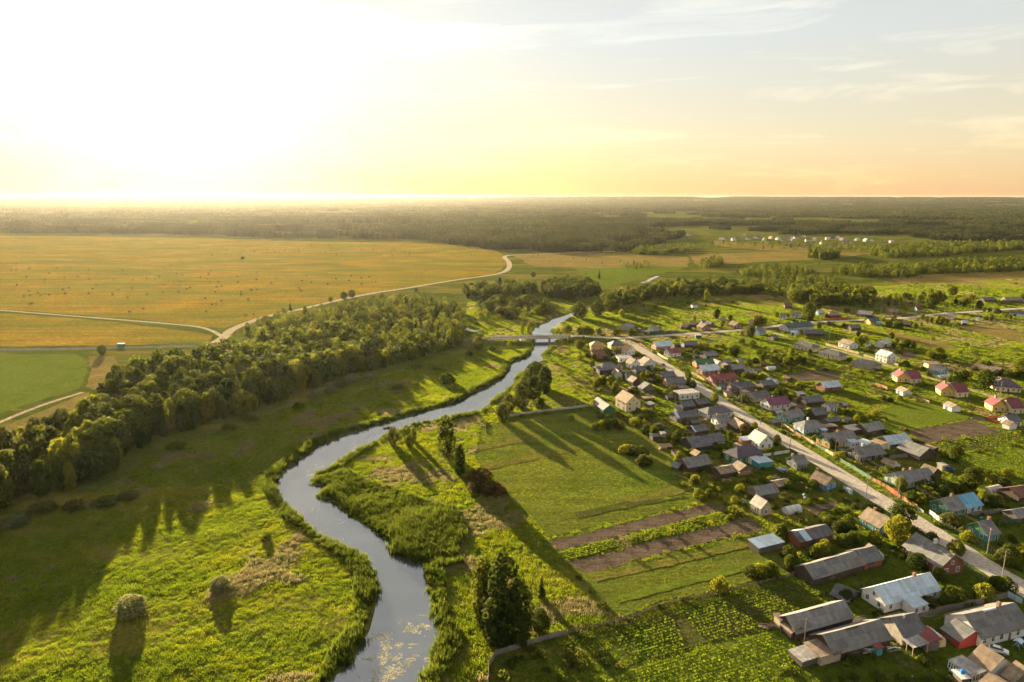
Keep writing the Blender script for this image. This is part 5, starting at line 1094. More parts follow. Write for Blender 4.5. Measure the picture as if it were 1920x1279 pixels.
# ================================================================== masses nobody could count: forest, reeds, grass, crops (instanced)
def source(name, objs):
    c = bpy.data.collections.new(name)
    for i, me in enumerate(objs):
        o = bpy.data.objects.new('%s_source' % name, me); c.objects.link(o)
    return c
_ng = {}
def gn(coll, tilt):
    k = (coll.name, tilt)
    if k in _ng: return _ng[k]
    ng = bpy.data.node_groups.new('scatter_' + coll.name, 'GeometryNodeTree')
    ng.interface.new_socket('Geometry', in_out='INPUT', socket_type='NodeSocketGeometry'); ng.interface.new_socket('Geometry', in_out='OUTPUT', socket_type='NodeSocketGeometry')
    n, l = ng.nodes, ng.links
    gi = n.new('NodeGroupInput'); go = n.new('NodeGroupOutput'); ip = n.new('GeometryNodeInstanceOnPoints'); ci = n.new('GeometryNodeCollectionInfo')
    ci.inputs['Collection'].default_value = coll; ci.inputs['Separate Children'].default_value = True; ci.inputs['Reset Children'].default_value = True
    ip.inputs['Pick Instance'].default_value = True
    rv = n.new('FunctionNodeRandomValue'); rv.data_type = 'FLOAT_VECTOR'; rv.inputs[0].default_value = (-tilt, -tilt, 0); rv.inputs[1].default_value = (tilt, tilt, 6.283)
    na = n.new('GeometryNodeInputNamedAttribute'); na.data_type = 'FLOAT_VECTOR'; na.inputs['Name'].default_value = 'scl'
    l.new(gi.outputs[0], ip.inputs['Points']); l.new(ci.outputs[0], ip.inputs['Instance']); l.new(rv.outputs[0], ip.inputs['Rotation']); l.new(na.outputs[0], ip.inputs['Scale']); l.new(ip.outputs[0], go.inputs[0])
    _ng[k] = ng; return ng
def stuff(name, pts, scl, coll, label, cat, tilt=0.12):
    pts = np.asarray(pts, np.float32); n_ = len(pts)
    if n_ == 0: return
    if pts.shape[1] == 2: pts = np.column_stack([pts, np.zeros(n_, np.float32)])
    scl = np.asarray(scl, np.float32)
    if scl.ndim == 1: scl = np.repeat(scl[:, None], 3, 1)
    pm = rng.permutation(n_); pts, scl = pts[pm], scl[pm]
    me = bpy.data.meshes.new(name); me.vertices.add(n_); me.vertices.foreach_set('co', np.ascontiguousarray(pts).ravel())
    at = me.attributes.new('scl', 'FLOAT_VECTOR', 'POINT'); at.data.foreach_set('vector', np.ascontiguousarray(scl).ravel())
    o = ob(name, me); tag(o, label, cat, kind='stuff')
    md = o.modifiers.new('scatter', 'NODES'); md.node_group = gn(coll, tilt); return o
# low cost trees for the distance
def far_tree(seed, mat, h=14, n_=70, size=1.3, kind='tall', rx=3.6):
    bl = blobs_tree(h, rx, 0.05, kind, seed); v, f = leaf_quads(bl, n_, size, seed, inner=.05); return v, f
def far_mesh(name, seeds, mat, **k):
    return [fastmesh(name, *far_tree(s, mat, **k), (MATS[mat],)) for s in seeds]
C_mid = source('wood_tree', far_mesh('wood_tree', range(800, 803), 'leaf_dark', n_=260, size=.85) + far_mesh('wood_tree', range(803, 805), 'leaf_mid', n_=260, size=.85) + far_mesh('wood_bush', range(805, 807), 'leaf_mid', n_=200, size=.85, kind='round', rx=5.0, h=11))
def patch(seed, side, count, n_, size, mats):
    g = np.random.default_rng(seed); V = []; Fc = []; b_ = 0; M_ = []
    for i in range(count):
        h = g.uniform(11, 19); v, f = far_tree(seed * 100 + i, None, h=h, n_=n_, size=size, kind='tall' if g.random() < .6 else 'round', rx=g.uniform(3.0, 4.8))
        v = v + np.array([g.uniform(-side/2, side/2), g.uniform(-side/2, side/2), 0]); V.append(v); Fc.append(f + b_); b_ += len(v); M_ += [g.integers(0, len(mats))] * len(f)
    me = fastmesh('forest_patch', np.concatenate(V), np.concatenate(Fc), [MATS[m_] for m_ in mats]); me.polygons.foreach_set('material_index', np.array(M_, np.int32)); return me
C_p1d = source('dark_stand', [patch(s, 44, 40, 60, 1.3, ['far_dark']) for s in range(6, 9)])
C_p1 = source('forest_patch', [patch(s, 44, 34, 60, 1.5, ['far_dark', 'far_dark', 'far_mid', 'far_dark', 'far_mid']) for s in range(1, 6)])
C_p2 = source('far_forest_patch', [patch(s, 130, 150, 18, 3.0, ['far_dark', 'far_mid', 'far_dark']) for s in range(11, 14)])
# forest front as seen in the photo; everything behind it is wood with clearings
fx = [-200,0,380,520,780,950,1060,1180,1230,1290,1400,1560,1700,1800,1920,2150]; fy = [436,437,440,447,449,470,473,471,462,450,444,442,447,452,456,456]
def forest_pts(side, d0, d1, dens):
    a = math.radians(44); n_ = int(dens * (d1 * d1 - d0 * d0) * a / (side * side))
    r_ = np.sqrt(rng.uniform(d0 * d0, d1 * d1, n_)); th = rng.uniform(-a, a, n_); x = r_ * np.sin(th); y = r_ * np.cos(th)
    px, py = proj(x, y); k = (py < np.interp(px, fx, fy)) & (px > -160) & (px < 2080)
    cl = vnoise(x, y * 1.8, 620, 3) * .6 + vnoise(x, y * 1.5, 180, 4) * .4
    x, y, cl, py, px = x[k], y[k], cl[k], py[k], px[k]
    bare = (cl < 0.43) & (py < np.interp(px, fx, fy) - 3)
    # the far village keeps a clearing
    vil = (px > 1270) & (px < 1700) & (py > 440) & (py < 462)
    k = ~(bare | vil); return np.column_stack([x[k], y[k], zfar(x[k], y[k])])
p1 = forest_pts(44, 1300, 3600, 1.25); s1 = rng.uniform(.8, 1.15, len(p1)) * (0.75 + 0.5 * vnoise(p1[:, 0], p1[:, 1], 300, 6))
dk = vnoise(p1[:, 0], p1[:, 1] * 2, 260, 12) > .52; on = np.ones(len(p1))
stuff('forest', p1[~dk], np.column_stack([on, on, s1])[~dk], C_p1, 'mixed green forest stretching behind the hay field and village', 'forest', 0.0)
stuff('pine_forest', p1[dk], np.column_stack([on, on, s1 * 1.15])[dk], C_p1d, 'darker stands of taller trees within the far forest', 'forest', 0.0)
p2 = forest_pts(130, 3600, 11000, 1.25); s2 = rng.uniform(.8, 1.15, len(p2)) * (0.75 + 0.5 * vnoise(p2[:, 0], p2[:, 1], 500, 7))
stuff('distant_forest', p2, np.column_stack([np.ones(len(p2)), np.ones(len(p2)), s2]), C_p2, 'hazy forest reaching the horizon', 'forest', 0.0)
p3 = forest_pts(300, 11000, 14800, 1.2)
stuff('horizon_forest', p3, np.column_stack([np.full(len(p3), 2.6), np.full(len(p3), 2.6), np.full(len(p3), 1.3)]), C_p2, 'last faint forest band on the horizon', 'forest', 0.0)
print('forest', len(p1), len(p2), len(p3))
# copses in the middle distance
wpts = []; wsc = []
def woods(px, dmin, h0, h1, seed):
    for p in scatter_poly(gpoly(px), dmin, 9000, seed): wpts.append(p); wsc.append(random.uniform(h0, h1) / 14.0)
woods([(1560,512),(1620,503),(1690,505),(1730,516),(1700,522),(1600,520)], 9, 9, 14, 31)
woods([(1715,506),(1780,494),(1930,492),(1930,508),(1800,514),(1730,514)], 9, 10, 15, 32)
woods([(1625,478),(1680,468),(1760,462),(1930,460),(1930,468),(1820,476),(1760,482),(1660,484)], 10, 11, 17, 33)
woods([(1310,500),(1335,492),(1357,492),(1350,500),(1322,504)], 8, 9, 13, 34)
woods([(1514,484),(1530,477),(1560,477),(1572,484),(1545,488)], 7, 14, 19, 35)
woods([(1185,473),(1230,466),(1290,464),(1290,472),(1240,478),(1190,478)], 9, 10, 14, 36)
woods([(1380,512),(1430,504),(1500,504),(1528,512),(1470,518),(1400,520)], 9, 7, 11, 37)
woods([(1380,535),(1470,520),(1560,522),(1570,545),(1480,552),(1420,545)], 11, 6, 11, 38)
woods([(1280,460),(1400,456),(1640,462),(1690,466),(1640,474),(1480,470),(1300,464)], 26, 7, 12, 39)
woods([(1160,498),(1210,494),(1220,502),(1180,506)], 12, 5, 9, 40)
woods([(1600,572),(1680,560),(1760,555),(1700,575),(1640,580)], 14, 5, 10, 41)
for x, y, h in mid_rest: wpts.append((x, y)); wsc.append(h / 14.0)
for x, y, h in GROVE_STUFF: wpts.append((x, y)); wsc.append(h / 14.0)
# stray bushes over the rough meadows
q = np.column_stack([rng.uniform(1000, 1900, 900), rng.uniform(470, 600, 900)])
for px, py in q:
    g = G(px, py)
    if rng.random() < .24 and g[1] > 600 and vnoise(g[0], g[1], 90, 9) > .5: wpts.append(g); wsc.append(random.uniform(.12, .35))
wp = np.array(wpts); k = rivdist(wp[:, 0], wp[:, 1]) > 2
stuff('copses', wp[k], np.array(wsc)[k], C_mid, 'dark copses and scrub scattered over the middle distance', 'copse', 0.05)

# ---- grass, reeds, crops
def tuft(seed, mat, blades, h, spread, w, lean=.35, head=False):
    g = np.random.default_rng(seed); v = []; f = []
    for i in range(blades):
        a = g.uniform(0, 6.283); r_ = spread * math.sqrt(g.random()); x, y = r_ * math.cos(a), r_ * math.sin(a); hh = h * g.uniform(.55, 1.15); b_ = g.uniform(0, 6.283); lx, ly = np.array([math.cos(b_), math.sin(b_)]) * hh * lean * g.random()
        c = g.uniform(0, 6.283); wx, wy = math.cos(c) * w, math.sin(c) * w; n0 = len(v)
        v += [(x - wx, y - wy, -.05), (x + wx, y + wy, -.05), (x + lx * .4 + wx * .8, y + ly * .4 + wy * .8, hh * .6), (x + lx * .4 - wx * .8, y + ly * .4 - wy * .8, hh * .6), (x + lx, y + ly, hh)]
        f += [(n0, n0 + 1, n0 + 2, n0 + 3), (n0 + 3, n0 + 2, n0 + 4)]
    return mesh('tuft', v, f, (MATS[mat],))
C_green = source('grass_tuft', [tuft(i, 'grass_green', 30, .45, 1.0, .035) for i in range(4)])
C_lime = source('lime_tuft', [tuft(i + 10, 'grass_lime', 30, .42, 1.0, .035) for i in range(4)])
C_tan = source('dry_tuft', [tuft(i + 20, 'grass_tan', 26, .5, .9, .032) for i in range(4)])
C_reed = source('reed_clump', [tuft(i + 30, 'reed_dark', 36, 1.7, 1.0, .055, .25) for i in range(4)])
C_crop = source('crop_plant', [fastmesh('crop_plant', *leaf_quads([((0, 0, .25), (.32, .32, .28))], 22, .14, i + 900), (MATS['grass_green'],)) for i in range(3)])
C_pad = source('floating_leaf', [mesh('floating_leaf', [(math.cos(a) * .5 * (1 + .2 * math.sin(3 * a + i)), math.sin(a) * .5, 0.0) for a in np.linspace(0, 5.9, 8)], [tuple(range(8))], (MATS['pads'],)) for i in range(3)])
tx_ = np.array(TREE_XY)
def scatter_region(px, dens, seed):
    poly = gpoly(px); P = np.array(poly); lo, hi = P.min(0), P.max(0); n_ = int((hi - lo).prod() * dens); g = np.random.default_rng(seed)
    p = g.uniform(lo, hi, (n_, 2)); p = p[inpoly(p[:, 0], p[:, 1], poly)]
    p = p[rivdist(p[:, 0], p[:, 1]) > 0.4]; return p
def clear(p, fields=(), streets=True):
    for fp in FOOT:
        if max(q[0] for q in fp) < p[:, 0].min(): continue
        p = p[~inpoly(p[:, 0], p[:, 1], fp)]
    for fl in fields: p = p[~inpoly(p[:, 0], p[:, 1], fl)]
    if streets:
        p = p[polydist(p[:, 0], p[:, 1], street[::3], False) > 4.6]
    return p
def gzat(p):      # ground height under a plant
    from_ = np.zeros(len(p)); ix = np.clip(np.searchsorted(gx, p[:, 0]) - 1, 0, nx - 2); iy = np.clip(np.searchsorted(gy, p[:, 1]) - 1, 0, ny - 2)
    return gz[iy, ix]
def put(name, p, lo, hi, coll, label, cat, tilt=.15, zscale=1.0):
    s = rng.uniform(lo, hi, len(p)); s = s * (0.75 + .5 * vnoise(p[:, 0], p[:, 1], 14, 5))
    stuff(name, np.column_stack([p, gzat(p)]), np.column_stack([s, s, s * zscale]), coll, label, cat, tilt)
# west meadow (left of the river)
wm = scatter_region([(-40,1330),(-40,1000),(60,965),(200,915),(300,845),(470,790),(640,725),(760,690),(860,660),(985,655),(995,660),(960,690),(900,740),(740,790),(600,840),(520,890),(520,930),(600,1000),(700,1060),(705,1120),(650,1250),(590,1330)], 1.3, 1)
tn = vnoise(wm[:, 0], wm[:, 1], 26, 31) * .55 + vnoise(wm[:, 0], wm[:, 1], 7, 32) * .45
dr = rivdist(wm[:, 0], wm[:, 1])
reed_w = wm[dr < 3.5 + 3 * vnoise(wm[:, 0], wm[:, 1], 12, 33)]
put('meadow_grass', wm[(tn < .56)], .5, 1.05, C_green, 'long green grass of the west bank meadow', 'grass')
put('bright_grass', wm[(tn >= .48) & (tn < .76)], .5, 1.05, C_lime, 'bright yellow green sedge on the west bank meadow', 'grass')
put('dry_grass', wm[(tn >= .76)], .8, 1.6, C_tan, 'dry pale seed heads on the west bank meadow', 'grass')
# east bank meadow and reed bed
em = scatter_region([(780,1330),(800,1060),(740,1030),(600,930),(590,900),(640,860),(730,815),(860,780),(940,760),(985,700),(1020,680),(1100,700),(1110,760),(900,800),(890,860),(950,930),(1010,990),(1030,1010),(1060,1060),(1110,1130),(1160,1165),(1060,1185),(930,1225),(915,1330)], .9, 2)
rb = gpoly([(590,905),(650,890),(760,930),(850,960),(868,1000),(850,1042),(790,1055),(740,1035),(690,985),(620,935)])
inr = inpoly(em[:, 0], em[:, 1], rb)
tn = vnoise(em[:, 0], em[:, 1], 20, 41) * .55 + vnoise(em[:, 0], em[:, 1], 6, 42) * .45; de = rivdist(em[:, 0], em[:, 1])
e2 = em[~inr]; t2 = tn[~inr]
put('bank_grass', e2[t2 < .52], .7, 1.4, C_lime, 'lush sunlit grass on the east river bank', 'grass')
put('bank_sedge', e2[(t2 >= .44) & (t2 < .62)], .8, 1.5, C_green, 'dark green sedge on the east river bank', 'grass')
put('bank_dry_grass', e2[t2 >= .62], .8, 1.5, C_tan, 'pale dry grass patches on the east river bank', 'grass')
rd = scatter_region([(585,900),(650,885),(760,925),(855,955),(872,1000),(852,1046),(790,1060),(740,1040),(690,990),(620,940)], 1.6, 3)
allp = np.concatenate([wm, em]); rk = rivdist(allp[:, 0], allp[:, 1]) < 2.2 + 4 * vnoise(allp[:, 0], allp[:, 1], 15, 44)
# extra density right at the water line
edge = []
for B_ in (RIV_L, RIV_R):
    for i in range(len(B_) - 1):
        a = np.array(B_[i]); b_ = np.array(B_[i + 1]); L = np.linalg.norm(b_ - a)
        if a[1] > 560: continue
        k = int(L * 2.2); t_ = rng.random(k)[:, None]; edge.append(a + (b_ - a) * t_ + rng.normal(size=(k, 2)) * 1.3)
edge = np.concatenate(edge); edge = edge[(rivdist(edge[:, 0], edge[:, 1]) > -.9) & (vnoise(edge[:, 0], edge[:, 1], 16, 46) * .6 + vnoise(edge[:, 0], edge[:, 1], 5, 47) * .4 > .40)]
rp = np.concatenate([rd, allp[rk], edge])
stuff('reeds', np.column_stack([rp, np.maximum(gzat(rp), WATER_Z - .3)]), rng.uniform(.55, 1.25, len(rp)) * (.55 + .9 * vnoise(rp[:, 0], rp[:, 1], 11, 45)), C_reed, 'dense dark reeds and sedge fringing the river', 'reeds', .12)
# village side grass: rough in gardens, short on mown plots
vm = scatter_region([(1040,690),(1160,650),(1420,640),(1960,760),(1960,1330),(920,1330),(940,1230),(1170,1165),(1110,1130),(1020,1000),(950,930),(890,850),(900,790),(1100,765)], .75, 4)
vm = clear(vm, [x for k_ in ('ploughed_strip', 'potato_field', 'ploughed_field', 'ploughed_plot', 'yard', 'dug_bed') for x in FIELDS[k_]])
tn = vnoise(vm[:, 0], vm[:, 1], 18, 51) * .5 + vnoise(vm[:, 0], vm[:, 1], 6, 52) * .5
mow = np.zeros(len(vm), bool)
for fl in FIELDS['mown_meadow'] + FIELDS['grass_plot'] + FIELDS['crop_field']: mow |= inpoly(vm[:, 0], vm[:, 1], fl)
ro = vm[~mow]; rt = tn[~mow]
put('garden_grass', ro[rt < .61], .5, 1.1, C_green, 'rough green grass in the village gardens', 'grass')
put('garden_bright_grass', ro[(rt >= .60) & (rt < .68)], .5, 1.1, C_lime, 'bright green grass patches in the village gardens', 'grass')
put('garden_dry_grass', ro[rt >= .68], .5, 1.0, C_tan, 'dry grass patches in the village gardens', 'grass')
sh = ro[(rng.random(len(ro)) < .07) & (vnoise(ro[:, 0], ro[:, 1], 22, 71) > .42)]
C_shrub = source('low_shrub', [fastmesh('low_shrub', *leaf_quads([((0, 0, .5), (.8, .7, .6)), ((.6, .3, .35), (.6, .5, .45)), ((-.5, .4, .4), (.5, .6, .5))], 130, .17, i + 950), (MATS[m_],)) for i, m_ in enumerate(['leaf_mid', 'leaf_lime', 'leaf_olive', 'leaf_dark'])])
put('undergrowth', sh, .6, 1.7, C_shrub, 'low shrubs and weeds between the village yards', 'undergrowth', .1)
mg = vm[mow]
put('plot_grass', mg, .4, .75, C_lime, 'short sunlit grass on the village plots', 'grass', .15, .6)
# rough grass of the middle distance
md = scatter_region([(862,640),(880,560),(1000,540),(1090,575),(1200,560),(1300,530),(1500,545),(1960,520),(1960,770),(1420,640),(1160,650),(1030,690),(1000,640)], .22, 6)
md = clear(md, FIELDS['stubble_strip'] + FIELDS['ploughed_plot'] + FIELDS['pale_strip'], False)
for rl in (main_r, main_l): md = md[polydist(md[:, 0], md[:, 1], rl[::3], False) > 6]
tn = vnoise(md[:, 0], md[:, 1], 40, 81) * .5 + vnoise(md[:, 0], md[:, 1], 12, 82) * .5
put('rough_grass', md[tn < .56], 1.2, 2.0, C_green, 'rough green grass behind the village', 'grass', .15, .8)
put('rough_bright_grass', md[(tn >= .56) & (tn < .63)], 1.2, 2.0, C_lime, 'bright rough grass behind the village', 'grass', .15, .8)
put('rough_dry_grass', md[tn >= .63], 1.2, 2.0, C_tan, 'dry golden grass behind the village', 'grass', .15, .8)
mb = md[(rng.random(len(md)) < .02) & (vnoise(md[:, 0], md[:, 1], 60, 83) > .45)]
put('scattered_scrub', mb, .9, 2.6, C_shrub, 'small bushes dotted over the meadows behind the village', 'undergrowth', .1)
print('mid', len(md), len(mb))
# crops in rows
def rows(poly, gap, step, seed, ang=None, keep=.8):
    P = np.array(poly); g = np.random.default_rng(seed)
    if ang is None:
        a = GZ('P', 1160, 1165); b_ = GZ('P', 1500, 1075); ang = math.atan2(b_[1] - a[1], b_[0] - a[0])
    c, s = math.cos(ang), math.sin(ang); Q = np.column_stack([P[:, 0] * c + P[:, 1] * s, -P[:, 0] * s + P[:, 1] * c]); lo, hi = Q.min(0), Q.max(0)
    u, w = np.meshgrid(np.arange(lo[0], hi[0], step), np.arange(lo[1], hi[1], gap)); u = u.ravel() + g.uniform(-.15, .15, u.size); w = w.ravel() + g.uniform(-.1, .1, w.size)
    p = np.column_stack([u * c - w * s, u * s + w * c]); p = p[inpoly(p[:, 0], p[:, 1], poly)]; return p[(g.random(len(p)) < keep) & (vnoise(p[:, 0], p[:, 1], 9, seed) > .14)]
cp = np.concatenate([rows(pot1, 1.05, .42, 1, keep=.7), rows(crop1, 1.1, .5, 2, keep=.95), rows(crop2, 1.0, .5, 3), rows(crop3, 1.5, .8, 4, keep=.6), rows(crop3b, 1.4, .7, 5)])
stuff('crop_rows', np.column_stack([cp, np.full(len(cp), .05)]), rng.uniform(.45, 1.1, len(cp)), C_crop, 'leafy potato and vegetable rows in the village plots', 'crops', .2)
# floating leaves on the river
fl = scatter_region  # (river surface only)
def afloat(px, n_, seed, thr):
    poly = gpoly(px); P = np.array(poly); g = np.random.default_rng(seed); p = g.uniform(P.min(0), P.max(0), (n_, 2)); p = p[inpoly(p[:, 0], p[:, 1], poly) & inpoly(p[:, 0], p[:, 1], RIVER)]
    return p[vnoise(p[:, 0], p[:, 1], 4, seed) * .6 + vnoise(p[:, 0], p[:, 1], 1.5, seed + 1) * .4 > thr]
ap = np.concatenate([afloat([(640,1279),(700,1180),(790,1150),(812,1160),(800,1279)], 5000, 61, .66), afloat([(775,1150),(808,1150),(790,1220),(740,1279),(690,1279)], 3200, 62, .55), afloat([(520,960),(620,940),(800,1060),(800,1150),(700,1150)], 3000, 63, .72), afloat([(700,800),(880,745),(1000,670),(1010,690),(900,770),(740,810)], 5000, 64, .68), afloat([(520,900),(700,810),(720,820),(600,900)], 3000, 65, .70), afloat([(995,632),(1060,595),(1060,610),(1030,636)], 3000, 66, .62)])
stuff('floating_leaves', np.column_stack([ap, np.full(len(ap), WATER_Z + .02)]), rng.uniform(.12, .42, len(ap)), C_pad, 'pale floating leaves and weed drifting on the river', 'leaves', 0.0)
print('stuff', len(wm), len(em), len(rp), len(vm), len(cp), len(ap))
# ================================================================== fences
def panel_mesh(style, mat):
    q = MB()
    if style in ('board', 'tall'):
        h = 1.6 if style == 'board' else 1.9
        for i in range(14):
            x = i / 14; q.box(x + .004, x + .066, -.02, .02 + random.uniform(0, .015), .08, h + random.uniform(-.06, .05))
        q.box(0, 1, .036, .085, .4, .5); q.box(0, 1, .036, .085, h - .4, h - .3)
    elif style == 'picket':
        for i in range(12): x = i / 12; q.box(x + .008, x + .05, -.02, .02, .1, 1.1 + random.uniform(-.05, .05))
        q.box(0, 1, .021, .07, .3, .38); q.box(0, 1, .021, .07, .85, .93)
    elif style == 'concrete':
        q.box(.0, 1, -.06, .06, 0.05, .75); q.box(.01, .99, -.05, .05, .75, 1.6)
        for i in range(5): q.box(i * .2 + .02, i * .2 + .17, -.085, -.051, .85, 1.5)
    elif style == 'mesh':
        for i in range(9): z = .15 + i * .16; q.box(0, 1, -.008, .008, z, z + .02)
        for i in range(14): x = i / 14; q.box(x, x + .005, -.009, .009, .15, 1.45)
    elif style == 'rail':
        q.box(0, 1, -.03, .03, .75, .87); q.box(0, 1, -.03, .03, .35, .47)
        for i in range(9): x = i / 9; q.box(x + .01, x + .07, .031, .055, .05, .95 + random.uniform(-.15, .2))
    elif style == 'wall':
        q.box(0, 1, -.12, .12, -.1, 1.15); q.box(0, 1, -.16, .16, 1.15, 1.25)
    return q.me('panel', (MATS[mat],))
PAN = {}
q = MB(); q.box(-.07, .07, -.07, .07, -.1, 1.75); q.add([(-.08, -.08, 1.75), (.08, -.08, 1.75), (.08, .08, 1.75), (-.08, .08, 1.75), (0, 0, 1.85)], [(0, 1, 4), (1, 2, 4), (2, 3, 4), (3, 0, 4)])
POST = q.me('post', (MATS['f_grey'],))
def fence(z, pts, style, mat, label, seg=2.6):
    if (style, mat) not in PAN: PAN[(style, mat)] = panel_mesh(style, mat)
    P = [np.array(GZ(z, *p)) for p in pts]
    r = empty('garden_fence' if style != 'wall' else 'garden_wall', (P[0][0], P[0][1], 0)); tag(r, label, 'fence' if style != 'wall' else 'wall')
    for a, b_ in zip(P[:-1], P[1:]):
        d_ = b_ - a; L = float(np.hypot(*d_)); k = max(1, round(L / seg)); an = math.atan2(d_[1], d_[0])
        for i in range(k):
            p = a + d_ * i / k - P[0]
            o = ob('panel', PAN[(style, mat)], r, (p[0], p[1], random.uniform(-.04, .03)), an + random.uniform(-.02, .02), (L / k, 1, random.uniform(.96, 1.05)))
            o.rotation_euler.x = random.uniform(-.05, .05)
            if style != 'wall': ob('post', POST, r, (p[0], p[1], 0), an, (1, 1, {'picket': .7, 'rail': .6}.get(style, 1)), MATS['f_grey'] if style != 'concrete' else MATS['concrete'])
    return r
fence('G', [(0,330),(62,362)], 'board', 'f_cream', 'cream board fence below the light blue cottage')
fence('G', [(62,366),(135,404)], 'board', 'f_rust', 'rust brown fence stretch between cream boards')
fence('G', [(137,410),(350,532)], 'board', 'f_cream', 'cream board fence below the yellow gabled house')
fence('G', [(350,535),(452,592)], 'board', 'f_green', 'faded green fence stretch at the yellow gabled house')
fence('G', [(454,594),(560,655)], 'board', 'f_cream', 'short cream fence ending at the utility pole')
fence('G', [(630,712),(682,742)], 'board', 'f_green', 'short faded green gate in front of the log house')
fence('G', [(684,744),(850,842),(1050,966)], 'board', 'f_green', 'long faded green fence in front of the dug garden')
fence('G', [(1060,972),(1290,1096)], 'board', 'f_orange', 'orange tan fence in front of the two chimney house')
fence('B', [(195,425),(295,492)], 'tall', 'f_red', 'bright red orange fence stretch beside the utility pole')
fence('B', [(300,500),(540,642)], 'board', 'f_orange', 'orange tan fence beside the dark spreading tree')
fence('B', [(542,650),(625,706)], 'picket', 'f_white', 'short white picket fence in front of the blue roofed house')
fence('B', [(700,722),(860,832)], 'tall', 'f_white', 'white sheet gates in front of the blue roofed house')
fence('B', [(870,850),(1200,1040),(1600,1272)], 'mesh', 'f_green', 'thin green mesh fence along the street by the lamp post')
fence('J', [(140,795),(230,834)], 'board', 'f_cream', 'short cream fence above the orange fence')
fence('J', [(232,842),(360,915),(500,992)], 'board', 'f_orange', 'orange fence in front of the red brick houses')
fence('J', [(502,994),(580,1036)], 'board', 'f_rust', 'red brown fence in front of the dull red roof')
fence('J', [(585,1052),(760,1140),(915,1232)], 'concrete', 'f_cream', 'cream panel fence in front of the dark brick house')
fence('T', [(1780,852),(1860,900)], 'board', 'f_cream', 'cream fence in front of the turquoise house')
fence('T', [(1862,902),(1925,942)], 'board', 'f_rust', 'brown fence below the turquoise house')
fence('I', [(1042,305),(1150,385),(1262,452)], 'picket', 'f_rust', 'brown picket fence at the crossroads corner house')
fence('I', [(1330,482),(1420,535),(1500,577)], 'concrete', 'f_cream', 'cream concrete fence in front of the maroon roofed house')
fence('I', [(1045,150),(1300,128),(1680,112)], 'board', 'f_dgreen', 'dark green fence across the cross road')
fence('P', [(915,1300),(917,1250),(930,1230),(955,1222),(1000,1207),(1062,1190)], 'board', 'f_grey', 'grey plank fence curving round the near garden corner')
fence('P', [(1064,1189),(1160,1166),(1260,1131),(1400,1101),(1500,1076)], 'rail', 'f_brown', 'long low brown plank fence beside the potato field')
fence('P', [(942,784),(1000,775),(1060,768),(1105,762)], 'wall', 'concrete', 'long white concrete wall by the river bend')
fence('D', [(780,765),(1000,715),(1350,640),(1700,560)], 'tall', 'f_grey', 'dark plank fence above the white gabled farm building')
fence('D', [(1702,545),(1890,642)], 'tall', 'f_ltblue', 'pale blue sheet fence at the street corner')
fence('D', [(1140,155),(1480,380)], 'mesh', 'f_dgreen', 'green net fence between brick house garden and street')
fence('A', [(1510,395),(1630,472)], 'tall', 'f_ltblue', 'pale blue metal gates beside the bright blue house')
fence('A', [(212,565),(312,622)], 'tall', 'f_green', 'green panel screen beside the pale roofed hut')
fence('F', [(1380,672),(1560,645),(1780,610)], 'wall', 'f_white', 'low white wall beside the green house')
fence('F', [(1782,592),(1885,645)], 'board', 'f_dgreen', 'dark green fence at the end of the white wall')
fence('K', [(590,760),(860,835),(1130,912)], 'concrete', 'f_cream', 'cream concrete fence in front of the brown gray roofed house')
fence('K', [(1140,920),(1210,938)], 'tall', 'f_dgreen', 'green gate between the concrete fences')
fence('K', [(1212,942),(1500,1022),(1770,1102)], 'concrete', 'f_cream', 'cream concrete fence in front of the light blue roofed house')
fence('K', [(540,358),(760,342),(1000,326)], 'board', 'f_red', 'red fence beside the upper road')
fence('Y', [(0,422),(80,450),(160,482)], 'board', 'f_orange', 'orange fence by the brown shed below the farthest yellow house')
fence('Y', [(380,562),(540,610),(700,662)], 'board', 'f_cream', 'weathered tan fence along the lime grass plot')
fence('Y', [(1432,870),(1590,845)], 'board', 'f_red', 'bright orange red fence behind the white house yard')
fence('Y', [(1440,880),(1610,925)], 'board', 'f_red', 'bright orange red fence in front of the white house yard')
fence('Y', [(1265,860),(1420,900)], 'board', 'f_grey', 'grey fence at the corner of the ploughed field')
fence('E', [(1385,780),(1480,850)], 'board', 'f_brown', 'brown plank fence between the bottom barns')
fence('P', [(1290,640),(1380,633),(1428,628)], 'mesh', 'f_grey', 'thin mesh fence along the green common')
fence('G', [(1290,690),(1500,672),(1720,650)], 'board', 'f_grey', 'grey fence below the biggest dark barn')
fence('B', [(1240,735),(1500,715),(1680,690)], 'board', 'f_grey', 'grey fence between blue roofed house and slate shed')
fence('B', [(1600,860),(1760,835),(1930,800)], 'board', 'f_dgreen', 'dark fence below the slate shed at the edge')
fence('F', [(300,905),(440,950)], 'rail', 'f_brown', 'broken rail fence beside the barn side wing')
fence('V', [(1680,880),(1917,850)], 'mesh', 'f_dgreen', 'green mesh fence along the cross road verge')
fence('R', [(1470,330),(1472,435)], 'rail', 'f_grey', 'short wooden rail at the meadow corner by the wall')

